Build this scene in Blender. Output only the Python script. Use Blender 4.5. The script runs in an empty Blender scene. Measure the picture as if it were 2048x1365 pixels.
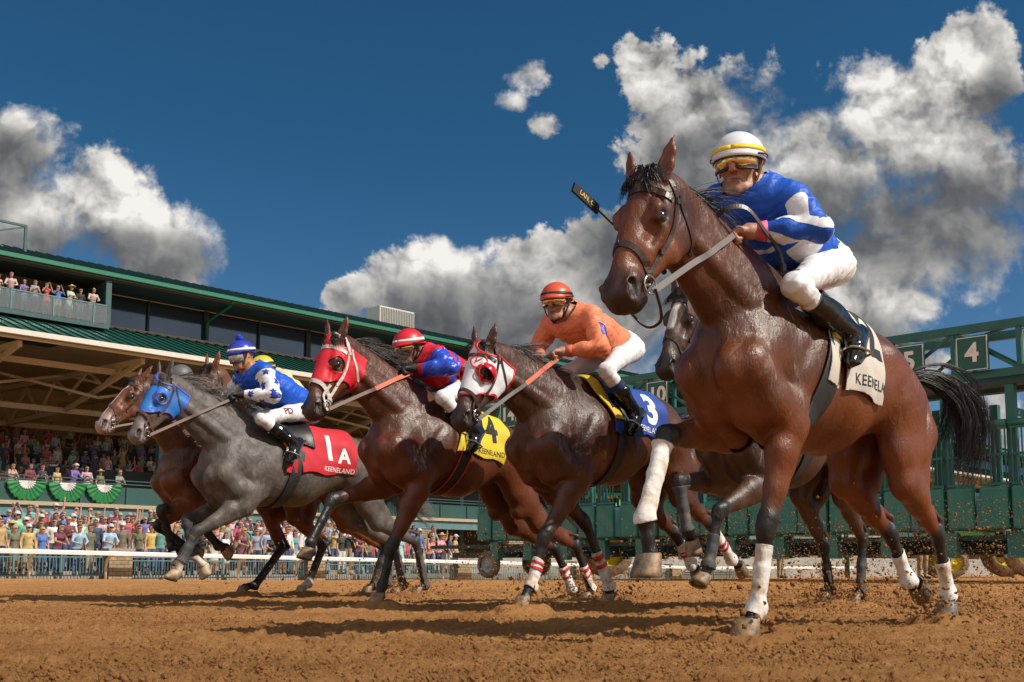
import bpy, bmesh, math, random, time
import numpy as np
import openvdb as vdb
from mathutils import Vector, Matrix
from mathutils.bvhtree import BVHTree
PI = math.pi; R = math.radians
T0 = time.time()
scene = bpy.context.scene
COL = scene.collection

# ---------------------------------------------------------------- camera
cam_d = bpy.data.cameras.new('camera'); cam = bpy.data.objects.new('camera', cam_d); COL.objects.link(cam)
cam.location = (0, 0, .32); cam.rotation_euler = (R(96), 0, 0)
cam_d.sensor_width = 36; cam_d.lens = 38.67; cam_d.shift_y = .1066
cam_d.clip_start = .05; cam_d.clip_end = 4000
scene.camera = cam
scene.view_settings.view_transform = 'Standard'; scene.view_settings.look = 'None'
scene.view_settings.gamma = 1; scene.view_settings.exposure = 0.42

# ---------------------------------------------------------------- sun
SUN_AZ = Vector((.93, -.36, 0)).normalized(); SUN_EL = R(43)
sun_dir = Vector((SUN_AZ.x*math.cos(SUN_EL), SUN_AZ.y*math.cos(SUN_EL), math.sin(SUN_EL)))
sd = bpy.data.lights.new('sun', 'SUN'); sd.energy = 3.75; sd.angle = R(.5); sd.color = (1, .93, .82)
sun = bpy.data.objects.new('sun', sd); COL.objects.link(sun)
sun.rotation_euler = sun_dir.to_track_quat('Z', 'Y').to_euler()
# ---------------------------------------------------------------- sky with cumulus
world = bpy.data.worlds.new('World'); scene.world = world; world.use_nodes = True
world.cycles.sampling_method = 'MANUAL'; world.cycles.sample_map_resolution = 256
def build_world():
    nt = world.node_tree; N = nt.nodes; Lk = nt.links
    for n in list(N): N.remove(n)
    out = N.new('ShaderNodeOutputWorld'); bg = N.new('ShaderNodeBackground'); Lk.new(bg.outputs[0], out.inputs[0])
    bg.inputs[1].default_value = .10
    sky = N.new('ShaderNodeTexSky'); sky.sky_type = 'NISHITA'; sky.sun_disc = False
    sky.sun_elevation = SUN_EL; sky.sun_rotation = math.atan2(SUN_AZ.x, SUN_AZ.y)
    sky.altitude = 300; sky.air_density = 1.0; sky.dust_density = .4; sky.ozone_density = 2.5
    tc = N.new('ShaderNodeTexCoord')
    def M(op, a, b=None, c=None, clamp=False):
        n = N.new('ShaderNodeMath'); n.operation = op; n.use_clamp = clamp
        for i, v in enumerate((a, b, c)):
            if v is None: continue
            if isinstance(v, (int, float)): n.inputs[i].default_value = v
            else: Lk.new(v, n.inputs[i])
        return n.outputs[0]
    def SS(x, lo, hi, a=0., b=1.):
        n = N.new('ShaderNodeMapRange'); n.interpolation_type = 'SMOOTHSTEP'; Lk.new(x, n.inputs[0])
        for i, v in enumerate((lo, hi, a, b)): n.inputs[i+1].default_value = v
        return n.outputs[0]
    sep = N.new('ShaderNodeSeparateXYZ'); Lk.new(tc.outputs['Generated'], sep.inputs[0])
    yy = M('MAXIMUM', sep.outputs[1], .05); u = M('DIVIDE', sep.outputs[0], yy); v = M('DIVIDE', sep.outputs[2], yy)
    cmb = N.new('ShaderNodeCombineXYZ'); Lk.new(u, cmb.inputs[0]); Lk.new(v, cmb.inputs[1])
    def blob(b):
        m = N.new('ShaderNodeVectorMath'); m.operation = 'MULTIPLY_ADD'; m.inputs[1].default_value = (1/b[2], 1/b[3], 0); m.inputs[2].default_value = (-b[0]/b[2], -b[1]/b[3], 0); Lk.new(cmb.outputs[0], m.inputs[0])
        d = N.new('ShaderNodeVectorMath'); d.operation = 'LENGTH'; Lk.new(m.outputs[0], d.inputs[0]); return M('MULTIPLY_ADD', d.outputs['Value'], -1.0, 1.0 if len(b) == 4 else b[4])
    def union(bl, k):
        d = None
        for b in bl: x = blob(b); d = x if d is None else M('SMOOTH_MAX', d, x, k)
        return d
    d = M('MAXIMUM', union(CLOUDS, .18), -1.2)
    def noise(vec, s, det, ro):
        n = N.new('ShaderNodeTexNoise'); n.noise_dimensions = '2D'; n.inputs['Scale'].default_value = s; n.inputs['Detail'].default_value = det; n.inputs['Roughness'].default_value = ro; Lk.new(vec, n.inputs['Vector']); return n
    def puffs(off):
        mp = N.new('ShaderNodeVectorMath'); mp.operation = 'ADD'; mp.inputs[1].default_value = off; Lk.new(cmb.outputs[0], mp.inputs[0])
        w = noise(mp.outputs[0], 11, 4, .6); wm = N.new('ShaderNodeVectorMath'); wm.operation = 'MULTIPLY_ADD'; wm.inputs[1].default_value = (.085, .085, 0); Lk.new(w.outputs['Color'], wm.inputs[0]); Lk.new(mp.outputs[0], wm.inputs[2])
        s = None
        for sc_, am in ((8, .62), (17, .42), (39, .24), (88, .12)):
            vo = N.new('ShaderNodeTexVoronoi'); vo.voronoi_dimensions = '2D'; vo.feature = 'F1'; vo.inputs['Scale'].default_value = sc_; Lk.new(wm.outputs[0], vo.inputs['Vector'])
            p = M('POWER', vo.outputs['Distance'], 1.5); t = M('MULTIPLY_ADD', p, -am*1.6, am*.62); s = t if s is None else M('ADD', s, t)
        n = noise(mp.outputs[0], 7, 8, .6); return M('MULTIPLY_ADD', M('SUBTRACT', n.outputs['Fac'], .5), 1.5, s)
    f0 = puffs((0, 0, 0)); f1 = puffs((.012, .020, 0))
    fine = noise(cmb.outputs[0], 42, 6, .68).outputs['Fac']; dens = M('MULTIPLY_ADD', M('SUBTRACT', fine, .5), .85, M('MULTIPLY_ADD', f0, .60, d))
    soft = noise(cmb.outputs[0], 5, 3, .5).outputs['Fac']
    a_ = N.new('ShaderNodeMapRange'); a_.interpolation_type = 'SMOOTHSTEP'; Lk.new(dens, a_.inputs[0]); a_.inputs[1].default_value = .0; Lk.new(SS(soft, .36, .62, .24, .75), a_.inputs[2])
    lit = M('SUBTRACT', f0, f1)
    base = union(BASES, .15); base = SS(M('MULTIPLY_ADD', f0, .38, base), -.10, .62)
    sh = M('MULTIPLY_ADD', lit, .62, .68)
    sh = M('MULTIPLY_ADD', SS(dens, .0, .55), -.10, sh)
    sh = M('MULTIPLY_ADD', M('SUBTRACT', f0, .1), .22, sh)
    k = M('MULTIPLY_ADD', base, -.58, 1.0); sh = M('MULTIPLY', M('MAXIMUM', sh, .12), k)
    br = union(BRIGHT, .1); sh = M('MULTIPLY', sh, SS(br, -.2, .8, .92, 1.35))
    sh = M('MAXIMUM', M('MINIMUM', sh, 1.), 0.)
    cr = N.new('ShaderNodeValToRGB'); e = cr.color_ramp.elements
    e[0].position = 0; e[0].color = (.07, .076, .085, 1); e[1].position = 1; e[1].color = (.86, .83, .79, 1)
    for p_, c_ in ((.22, (.135, .14, .148)), (.45, (.29, .288, .28)), (.68, (.52, .505, .48))): m_ = e.new(p_); m_.color = (*c_, 1)
    Lk.new(sh, cr.inputs[0])
    sc = N.new('ShaderNodeVectorMath'); sc.operation = 'SCALE'; sc.inputs['Scale'].default_value = .80/.10; Lk.new(cr.outputs[0], sc.inputs[0])
    tint = N.new('ShaderNodeVectorMath'); tint.operation = 'MULTIPLY'; Lk.new(sky.outputs[0], tint.inputs[0])
    tm = N.new('ShaderNodeMix'); tm.data_type = 'RGBA'; Lk.new(SS(sep.outputs[2], .0, .40), tm.inputs[0]); tm.inputs[6].default_value = (*SKY_LOW, 1); tm.inputs[7].default_value = (*SKY_HIGH, 1); Lk.new(tm.outputs[2], tint.inputs[1])
    mx = N.new('ShaderNodeMix'); mx.data_type = 'RGBA'; Lk.new(a_.outputs[0], mx.inputs[0]); Lk.new(tint.outputs[0], mx.inputs[6]); Lk.new(sc.outputs[0], mx.inputs[7])
    # bright broken cloud added to the unseen sky behind the camera for fill light
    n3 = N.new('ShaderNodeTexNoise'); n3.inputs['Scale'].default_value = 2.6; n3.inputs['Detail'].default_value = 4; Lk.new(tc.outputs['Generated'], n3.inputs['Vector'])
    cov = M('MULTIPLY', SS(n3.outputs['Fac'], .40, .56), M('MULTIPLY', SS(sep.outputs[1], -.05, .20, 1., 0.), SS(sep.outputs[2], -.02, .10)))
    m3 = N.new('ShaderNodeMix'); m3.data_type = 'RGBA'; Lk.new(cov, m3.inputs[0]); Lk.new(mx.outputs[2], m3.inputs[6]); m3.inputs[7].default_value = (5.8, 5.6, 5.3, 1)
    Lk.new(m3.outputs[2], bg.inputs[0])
def bb(px, py, rx, ry): return ((px-1024)/2200, (1132-py)/2200, rx/2200, ry/2200)
CLOUDS = [bb(-20, 430, 190, 130), bb(190, 410, 130, 120), bb(290, 490, 125, 120), bb(350, 530, 60, 60), bb(-30, 270, 120, 90),
          bb(840, 545, 130, 85), bb(960, 590, 150, 100), bb(1090, 530, 120, 85), bb(1000, 660, 330, 110), bb(700, 580, 60, 40), bb(1230, 640, 200, 200), bb(1210, 480, 100, 90),
          bb(1066, 112, 80, 66)+(.46,), bb(1025, 172, 70, 45)+(.30,), bb(1092, 226, 80, 50)+(.30,), bb(1210, 85, 50, 60)+(.20,),
          bb(1310, 110, 70, 80), bb(1390, 200, 130, 130), bb(1440, 300, 200, 190), bb(1640, 240, 70, 60), bb(1650, 340, 170, 150), bb(1790, 150, 85, 80), bb(1860, 230, 190, 150),
          bb(1990, 110, 110, 120), bb(1990, 350, 200, 150), bb(1720, 590, 150, 90), bb(1830, 600, 70, 45),
          bb(1600, 480, 260, 120), bb(1780, 500, 260, 110), bb(1600, 650, 200, 130), bb(1760, 620, 140, 80)+(.7,), bb(1500, 720, 220, 80), bb(1890, 430, 260, 110), bb(2010, 860, 50, 90), bb(1840, 720, 70, 30)]
BASES = [bb(130, 510, 330, 80), bb(-20, 320, 90, 90), bb(930, 690, 400, 130), bb(1290, 500, 170, 150), bb(1750, 440, 330, 110), bb(1960, 420, 230, 120), bb(2040, 180, 70, 90),
         bb(1400, 330, 140, 120), bb(1640, 400, 160, 80), bb(1640, 690, 220, 80)]
BRIGHT = [bb(230, 400, 190, 110), bb(1310, 100, 90, 90), bb(1800, 140, 130, 90), bb(860, 490, 150, 60), bb(1580, 330, 90, 60), bb(1960, 110, 90, 90), bb(40, 370, 120, 60), bb(1590, 600, 60, 120)]
SKY_LOW = (.34, .44, .56); SKY_HIGH = (.135, .36, .46)
build_world()
# ---------------------------------------------------------------- helpers: tagging and meshes
rnd = random.Random(7); rng = np.random.default_rng(7)
def tag(o, label=None, cat=None, group=None, kind=None):
    if label: o['label'] = label
    if cat: o['category'] = cat
    if group: o['group'] = group
    if kind: o['kind'] = kind
    return o
def empty(name, loc=(0, 0, 0), rz=0, label=None, cat=None, group=None, parent=None):
    o = bpy.data.objects.new(name, None); COL.objects.link(o); o.location = loc; o.rotation_euler = (0, 0, rz)
    o.empty_display_size = .2; o.parent = parent
    return tag(o, label, cat, group)
def link(name, me, mat=None, parent=None, smooth=False):
    o = bpy.data.objects.new(name, me); COL.objects.link(o); o.parent = parent
    if mat is not None:
        for m in (mat if isinstance(mat, (list, tuple)) else [mat]): me.materials.append(m)
    if smooth: me.shade_smooth()
    return o
def mesh_np(name, V, F, col=None):
    me = bpy.data.meshes.new(name); V = np.asarray(V, np.float32); F = np.asarray(F, np.int32)
    k = F.shape[1]; me.vertices.add(len(V)); me.vertices.foreach_set('co', V.ravel())
    me.loops.add(F.size); me.loops.foreach_set('vertex_index', F.ravel())
    me.polygons.add(len(F)); me.polygons.foreach_set('loop_start', np.arange(0, F.size, k, dtype=np.int32))
    if col is not None:
        a = me.color_attributes.new('Col', 'FLOAT_COLOR', 'POINT')
        c = np.ones((len(V), 4), np.float32); c[:, :3] = col; a.data.foreach_set('color', c.ravel())
    me.update(calc_edges=True); me.validate(); return me
class MB:
    """collects simple shapes into one mesh"""
    def __init__(s): s.v = []; s.f = []
    def add(s, vs, fs):
        n = len(s.v); s.v += [tuple(v) for v in vs]; s.f += [tuple(i+n for i in f) for f in fs]; return s
    def box(s, c, d, ax=None):
        """centre, full sizes, optional 3 axes"""
        c = Vector(c); ax = ax or (Vector((1, 0, 0)), Vector((0, 1, 0)), Vector((0, 0, 1)))
        vs = [c + ax[0]*d[0]*i/2 + ax[1]*d[1]*j/2 + ax[2]*d[2]*k/2 for i in (-1, 1) for j in (-1, 1) for k in (-1, 1)]
        return s.add(vs, [(0, 1, 3, 2), (4, 6, 7, 5), (0, 4, 5, 1), (2, 3, 7, 6), (0, 2, 6, 4), (1, 5, 7, 3)])
    def bar(s, a, b, w, h=None, up=(0, 0, 1)):
        a = Vector(a); b = Vector(b); d = b-a; L = d.length; d.normalize(); up = Vector(up)
        if abs(d.dot(up)) > .99: up = Vector((1, 0, 0))
        sd_ = d.cross(up).normalized(); u2 = sd_.cross(d); return s.box((a+b)/2, (L, w, h or w), (d, sd_, u2))
    def tube(s, pts, rad, n=8, cap=True):
        pts = [Vector(p) for p in pts]; m = len(pts); rr = rad if isinstance(rad, (list, tuple)) else [rad]*m
        vs = []; fs = []; ref = None
        for i, p in enumerate(pts):
            t = (pts[min(i+1, m-1)]-pts[max(i-1, 0)]).normalized()
            if ref is None or abs(t.dot(ref)) > .98: ref = Vector((0, 0, 1)) if abs(t.z) < .9 else Vector((1, 0, 0))
            a = t.cross(ref).normalized(); b = a.cross(t); ref = b
            for k in range(n):
                q = 2*PI*k/n; vs.append(p + (a*math.cos(q)+b*math.sin(q))*rr[i])
        for i in range(m-1):
            for k in range(n):
                k2 = (k+1) % n; fs.append((i*n+k, i*n+k2, (i+1)*n+k2, (i+1)*n+k))
        if cap: fs.append(tuple(range(n-1, -1, -1))); fs.append(tuple((m-1)*n+k for k in range(n)))
        return s.add(vs, fs)
    def build(s, name, mat, parent=None, smooth=False):
        me = bpy.data.meshes.new(name); me.from_pydata(s.v, [], s.f); me.update()
        return link(name, me, mat, parent, smooth)
def solidify(o, t, off=1):
    m = o.modifiers.new('solid', 'SOLIDIFY'); m.thickness = t; m.offset = off; return o

# ---------------------------------------------------------------- materials
MATS = {}
def mat(name, col=(.5, .5, .5), rough=.6, metal=0, attr=False, var=.15, vscale=8, bump=0, bscale=60, spec=.5, coat=0, sheen=0, dirt=None, dscale=6, dth=.55, alpha=None, emis=None, trans=0):
    if name in MATS: return MATS[name]
    m = bpy.data.materials.new(name); m.use_nodes = True; nt = m.node_tree; N = nt.nodes; Lk = nt.links
    b = N['Principled BSDF']; tc = N.new('ShaderNodeTexCoord')
    b.inputs['Roughness'].default_value = rough; b.inputs['Metallic'].default_value = metal
    b.inputs['Specular IOR Level'].default_value = spec; b.inputs['Coat Weight'].default_value = coat; b.inputs['Coat Roughness'].default_value = .12
    b.inputs['Sheen Weight'].default_value = sheen
    if trans: b.inputs['Transmission Weight'].default_value = trans
    def nz(scale, det=4, ro=.55):
        n = N.new('ShaderNodeTexNoise'); n.inputs['Scale'].default_value = scale; n.inputs['Detail'].default_value = det; n.inputs['Roughness'].default_value = ro
        Lk.new(tc.outputs['Object'], n.inputs['Vector']); return n.outputs['Fac']
    def mix(f, a, c, bt='MIX'):
        x = N.new('ShaderNodeMix'); x.data_type = 'RGBA'; x.blend_type = bt
        for i, q in ((0, f), (6, a), (7, c)):
            if isinstance(q, tuple): x.inputs[i].default_value = q if len(q) == 4 else (*q, 1)
            elif isinstance(q, (int, float)): x.inputs[i].default_value = q
            else: Lk.new(q, x.inputs[i])
        return x.outputs[2]
    def rng_(f, a, c, lo, hi):
        x = N.new('ShaderNodeMapRange'); Lk.new(f, x.inputs[0])
        for i, q in enumerate((a, c, lo, hi)): x.inputs[i+1].default_value = q
        return x.outputs[0]
    if attr: a = N.new('ShaderNodeAttribute'); a.attribute_name = 'Col'; base = a.outputs['Color']
    else: base = (*col, 1)
    if var:
        f = rng_(nz(vscale), .3, .7, 1-var, 1+var); cmb = N.new('ShaderNodeCombineColor')
        for i in range(3): Lk.new(f, cmb.inputs[i])
        base = mix(1.0, base, cmb.outputs[0], 'MULTIPLY')
    if dirt: base = mix(rng_(nz(dscale, 6, .65), dth-.08, dth+.12, 0, 1), base, dirt)
    if isinstance(base, tuple): b.inputs['Base Color'].default_value = base
    else: Lk.new(base, b.inputs['Base Color'])
    if bump:
        bp = N.new('ShaderNodeBump'); bp.inputs['Strength'].default_value = 1; bp.inputs['Distance'].default_value = bump
        Lk.new(nz(bscale, 6), bp.inputs['Height']); Lk.new(bp.outputs[0], b.inputs['Normal'])
    if emis: b.inputs['Emission Color'].default_value = (*emis, 1); b.inputs['Emission Strength'].default_value = 1
    m['_n'] = 1; MATS[name] = m; return m
def coat_mat(name, foam=.0, rough=.36, dapple=0):
    """short wet horse coat: colour attribute, hair-scale bump, veins, patchy sweat"""
    if name in MATS: return MATS[name]
    m = bpy.data.materials.new(name); m.use_nodes = True; nt = m.node_tree; N = nt.nodes; Lk = nt.links
    b = N['Principled BSDF']; tc = N.new('ShaderNodeTexCoord')
    def mapn(scale3, det=4, ro=.6, s=1.0, dist=0):
        mp = N.new('ShaderNodeMapping'); mp.inputs['Scale'].default_value = scale3; Lk.new(tc.outputs['Object'], mp.inputs[0])
        n = N.new('ShaderNodeTexNoise'); n.inputs['Scale'].default_value = s; n.inputs['Detail'].default_value = det; n.inputs['Roughness'].default_value = ro; n.inputs['Distortion'].default_value = dist
        Lk.new(mp.outputs[0], n.inputs['Vector']); return n.outputs['Fac']
    def rg(f, a, c, lo, hi, sm=False):
        x = N.new('ShaderNodeMapRange'); Lk.new(f, x.inputs[0]); x.interpolation_type = 'SMOOTHSTEP' if sm else 'LINEAR'
        for i, q in enumerate((a, c, lo, hi)): x.inputs[i+1].default_value = q
        return x.outputs[0]
    def math_(op, a, c):
        x = N.new('ShaderNodeMath'); x.operation = op
        for i, q in enumerate((a, c)):
            if isinstance(q, (int, float)): x.inputs[i].default_value = q
            else: Lk.new(q, x.inputs[i])
        return x.outputs[0]
    a = N.new('ShaderNodeAttribute'); a.attribute_name = 'Col'
    f = rg(mapn((3.5, 3.5, 3.5), 6, .6), .3, .7, .72, 1.3)
    if dapple:
        vo = N.new('ShaderNodeTexVoronoi'); vo.inputs['Scale'].default_value = 22; vo.feature = 'SMOOTH_F1'; Lk.new(tc.outputs['Object'], vo.inputs['Vector'])
        f = math_('MULTIPLY', f, rg(vo.outputs['Distance'], .15, .6, 1+dapple, 1-dapple))
    cc = N.new('ShaderNodeCombineColor')
    for i in range(3): Lk.new(f, cc.inputs[i])
    x = N.new('ShaderNodeMix'); x.data_type = 'RGBA'; x.blend_type = 'MULTIPLY'; x.inputs[0].default_value = 1; Lk.new(a.outputs['Color'], x.inputs[6]); Lk.new(cc.outputs[0], x.inputs[7])
    # dust thrown up on the coat + dried sweat streaks
    st = mapn((16, 16, 5), 6, .7, 1.0, 1.2)
    y = N.new('ShaderNodeMix'); y.data_type = 'RGBA'; y.inputs[7].default_value = (.42, .36, .31, 1); Lk.new(x.outputs[2], y.inputs[6])
    fa = N.new('ShaderNodeAttribute'); fa.attribute_name = 'Foam'
    Lk.new(math_('MULTIPLY', rg(st, .54, .70, 0, .60, True), fa.outputs['Fac']), y.inputs[0])
    Lk.new(y.outputs[2], b.inputs['Base Color'])
    wet = rg(mapn((5, 5, 5), 5, .6), .35, .7, 0, 1, True)
    Lk.new(rg(wet, 0, 1, rough-.03, rough+.14), b.inputs['Roughness'])
    b.inputs['Specular IOR Level'].default_value = .46
    # bump: veins (ridged noise), muscle strands, hair
    vn = math_('ABSOLUTE', math_('SUBTRACT', mapn((9, 9, 6), 2, .5, 1.0, .9), .5), 0)
    vein = rg(vn, 0, .03, 1, 0, True); vmask = rg(mapn((2.4, 2.4, 2.4), 2), .5, .62, 0, 1, True)
    h = math_('MULTIPLY', math_('MULTIPLY', vein, vmask), .0012)
    h = math_('ADD', h, math_('MULTIPLY', mapn((14, 14, 7), 5, .6), .009))
    rid = math_('ABSOLUTE', math_('SUBTRACT', mapn((20, 20, 8), 4, .6, 1.0, 1.5), .5), 0)
    h = math_('ADD', h, math_('MULTIPLY', math_('MULTIPLY', rid, mapn((3, 3, 3), 2)), .011))
    h = math_('ADD', h, math_('MULTIPLY', mapn((230, 230, 45), 3, .7), .0011))
    bp = N.new('ShaderNodeBump'); bp.inputs['Strength'].default_value = 1; bp.inputs['Distance'].default_value = 1; Lk.new(h, bp.inputs['Height'])
    Lk.new(bp.outputs[0], b.inputs['Normal'])
    MATS[name] = m; return m

# ---------------------------------------------------------------- blended volumes -> one continuous surface
class Fld:
    def __init__(s, vox): s.p = []; s.vox = vox
    def cap(s, a, b, ra, rb=None, k=.03, n=None, q=1.0, sub=False):
        a = np.array(a, float); b = np.array(b, float); rb = ra if rb is None else rb
        if n is not None: n = np.array(n, float); n = n/np.linalg.norm(n)
        s.p.append((a, b, ra, rb, k, n, q, sub)); return s
    def ball(s, a, r, k=.03, n=None, q=1.0, sub=False):
        a = np.array(a, float); return s.cap(a, a+np.array((1e-4, 0, 0)), r, r, k, n, q, sub)
    def chain(s, pts, rads, k=.03, n=None, q=1.0):
        for i in range(len(pts)-1): s.cap(pts[i], pts[i+1], rads[i], rads[i+1], k, n, q)
        return s
    def eval(s, pad=.05):
        lo = np.min([np.minimum(p[0], p[1])-max(p[2], p[3])*max(1, p[6]) for p in s.p if not p[7]], 0)-pad
        hi = np.max([np.maximum(p[0], p[1])+max(p[2], p[3])*max(1, p[6]) for p in s.p if not p[7]], 0)+pad
        v = s.vox; dim = np.ceil((hi-lo)/v).astype(int)+1; s.lo = lo
        A = np.full(dim, .12, np.float32)
        for a, b, ra, rb, k, n, q, sub in s.p:
            m = max(ra, rb)*max(1, q)+.03+k
            i0 = np.maximum(((np.minimum(a, b)-m-lo)/v).astype(int), 0); i1 = np.minimum(((np.maximum(a, b)+m-lo)/v).astype(int)+2, dim)
            if np.any(i1 <= i0): continue
            X = (lo[0]+v*np.arange(i0[0], i1[0]))[:, None, None].astype(np.float32)
            Y = (lo[1]+v*np.arange(i0[1], i1[1]))[None, :, None].astype(np.float32)
            Z = (lo[2]+v*np.arange(i0[2], i1[2]))[None, None, :].astype(np.float32)
            px, py, pz = X-a[0], Y-a[1], Z-a[2]; ba = b-a
            if n is not None and q != 1.0:
                c = 1/q-1; t = (px*n[0]+py*n[1]+pz*n[2])*c; px = px+t*n[0]; py = py+t*n[1]; pz = pz+t*n[2]; ba = ba+n*(ba@n)*c
            L2 = max(float(ba@ba), 1e-12)
            h = np.clip((px*ba[0]+py*ba[1]+pz*ba[2])/L2, 0, 1)
            dx = px-h*ba[0]; dy = py-h*ba[1]; dz = pz-h*ba[2]
            dl = np.sqrt(dx*dx+dy*dy+dz*dz); d = dl-(ra+(rb-ra)*h)
            if n is not None and q != 1.0:
                dn = (dx*n[0]+dy*n[1]+dz*n[2])/np.maximum(dl, 1e-5)
                g = np.sqrt(np.maximum(1+dn*dn*(2*c+c*c), 1e-3)); d = d/g
            sl = A[i0[0]:i1[0], i0[1]:i1[1], i0[2]:i1[2]]
            if sub:
                d = -d; hh = np.maximum(k-np.abs(sl-d), 0)/k; sl[:] = np.maximum(sl, d)+hh*hh*k*.25
            else:
                hh = np.maximum(k-np.abs(sl-d), 0)/k; sl[:] = np.minimum(sl, d)-hh*hh*k*.25
        s.A = A; return s
    def surf(s, iso=0.0):
        g = vdb.FloatGrid(.12); g.copyFromArray(np.ascontiguousarray(s.A)); P, Tt, Q = g.convertToPolygons(iso, 0.0)
        V = np.array(P, np.float64)*s.vox+s.lo
        tris = []
        if len(Q): Q = np.array(Q, np.int64); tris += [Q[:, [0, 2, 1]], Q[:, [0, 3, 2]]]; s.quads = Q[:, ::-1]
        if len(Tt): tris.append(np.array(Tt, np.int64)[:, ::-1])
        T = np.concatenate(tris); a, b, c = V[T[:, 0]], V[T[:, 1]], V[T[:, 2]]; ctr = V.mean(0)
        if np.einsum('ij,ij->i', a-ctr, np.cross(b-ctr, c-ctr)).sum() < 0: T = T[:, ::-1].copy()
        return V, T
def smooth_np(V, T, it=2, lam=.5):
    n = len(V); E = np.concatenate([T[:, [0, 1]], T[:, [1, 2]], T[:, [2, 0]]]); deg = np.bincount(E.ravel(), minlength=n)[:, None]
    for i in range(it*2):
        l = lam if i % 2 == 0 else -lam*1.04
        S = np.zeros_like(V)
        for c in range(3): S[:, c] = np.bincount(E[:, 0], V[E[:, 1], c], n)+np.bincount(E[:, 1], V[E[:, 0], c], n)
        V = V+l*(S/np.maximum(deg, 1)-V)
    return V
def clip(V, T, f):
    """keep the part of the surface where f < 0, cut cleanly"""
    f = np.where(np.abs(f) < 1e-7, 1e-7, f); s = f[T] < 0; c = s.sum(1)
    out = [T[c == 3]]; newV = []; base = len(V)
    ed = {}
    for cnt in (1, 2):
        Q = T[c == cnt]
        if not len(Q): continue
        ss = s[c == cnt]; odd = ss if cnt == 1 else ~ss
        k = np.argmax(odd, 1); r = np.arange(len(Q)); a = Q[r, k]; b = Q[r, (k+1) % 3]; d = Q[r, (k+2) % 3]
        tb = (f[a]/(f[a]-f[b]))[:, None]; td = (f[a]/(f[a]-f[d]))[:, None]
        pb = V[a]+(V[b]-V[a])*tb; pd = V[a]+(V[d]-V[a])*td
        ib = base+np.arange(len(Q)); idd = ib+len(Q); base += 2*len(Q); newV += [pb, pd]
        if cnt == 1: out.append(np.stack([a, ib, idd], 1))
        else: out += [np.stack([ib, b, d], 1), np.stack([ib, d, idd], 1)]
    V2 = np.concatenate([V]+newV) if newV else V; T2 = np.concatenate(out)
    if not len(T2): return np.zeros((0, V.shape[1])), np.zeros((0, 3), int)
    used, inv = np.unique(T2.ravel(), return_inverse=True); V2 = V2[used]; T2 = inv.reshape(-1, 3)
    key = np.round(V2*2e5).astype(np.int64); _, first, inv2 = np.unique(key, axis=0, return_index=True, return_inverse=True); inv2 = inv2.ravel()
    V2 = V2[first]; T2 = inv2[T2]; ok = (T2[:, 0] != T2[:, 1]) & (T2[:, 1] != T2[:, 2]) & (T2[:, 0] != T2[:, 2])
    return V2, T2[ok]
def segdist(V, a, b):
    a = np.array(a, float); b = np.array(b, float); ba = b-a; h = np.clip((V-a)@ba/max(ba@ba, 1e-9), 0, 1); return np.linalg.norm(V-a-h[:, None]*ba, axis=1), h
def sstep(x, a, b): t = np.clip((x-a)/(b-a), 0, 1); return t*t*(3-2*t)
class Lattice:
    """cheap value noise for displacing vertices"""
    def __init__(s, seed=1, n=64): s.g = np.random.default_rng(seed).random((n, n, n)); s.n = n
    def __call__(s, P, sc):
        P = P*sc; i = np.floor(P).astype(int); f = P-i; f = f*f*(3-2*f); n = s.n; r = 0
        for dx in (0, 1):
            for dy in (0, 1):
                for dz in (0, 1):
                    w = (f[:, 0] if dx else 1-f[:, 0])*(f[:, 1] if dy else 1-f[:, 1])*(f[:, 2] if dz else 1-f[:, 2])
                    r = r+w*s.g[(i[:, 0]+dx) % n, (i[:, 1]+dy) % n, (i[:, 2]+dz) % n]
        return r-.5
LN = Lattice()
def vnormals(V, T):
    n = np.cross(V[T[:, 1]]-V[T[:, 0]], V[T[:, 2]]-V[T[:, 0]]); N_ = np.zeros_like(V)
    for c in range(3): 
        for k in range(3): N_[:, c] += np.bincount(T[:, k], n[:, c], len(V))
    return N_/np.maximum(np.linalg.norm(N_, axis=1), 1e-12)[:, None]
def ribbon(mb, pts, w, th, bvh=None, off=.004, up=None, n=None):
    """flat strap through pts; with bvh it lies on the surface"""
    P = [Vector(p) for p in pts]
    if n is None: n = max(2, int(sum((P[i+1]-P[i]).length for i in range(len(P)-1))/.012))
    Q = catmull(P, n); NN = []
    for i, q in enumerate(Q):
        if bvh is not None:
            co, no, _, _ = bvh.find_nearest(q)
            if (q-co).length > 1e-6 and (q-co).dot(no) > 0: no = (no*.3+(q-co).normalized()).normalized() if (q-co).length > .01 else no
            Q[i] = co+no*off; NN.append(no)
        else: NN.append(Vector(up) if up is not None else Vector((0, 0, 1)))
    if bvh is not None:
        Q = [(Q[max(i-1, 0)]+Q[i]*2+Q[min(i+1, len(Q)-1)])/4 for i in range(len(Q))]
    vs = []; fs = []; m = len(Q)
    for i in range(m):
        t = (Q[min(i+1, m-1)]-Q[max(i-1, 0)]).normalized(); nn = NN[i]-t*NN[i].dot(t); nn = nn.normalized() if nn.length > 1e-5 else Vector((0, 0, 1)); s_ = t.cross(nn)
        vs += [Q[i]+s_*w/2+nn*th/2, Q[i]-s_*w/2+nn*th/2, Q[i]-s_*w/2-nn*th/2, Q[i]+s_*w/2-nn*th/2]
    for i in range(m-1):
        for k in range(4): k2 = (k+1) % 4; fs.append((i*4+k, i*4+k2, (i+1)*4+k2, (i+1)*4+k))
    fs += [(0, 1, 2, 3), ((m-1)*4+3, (m-1)*4+2, (m-1)*4+1, (m-1)*4)]
    mb.add(vs, fs); return Q
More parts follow.
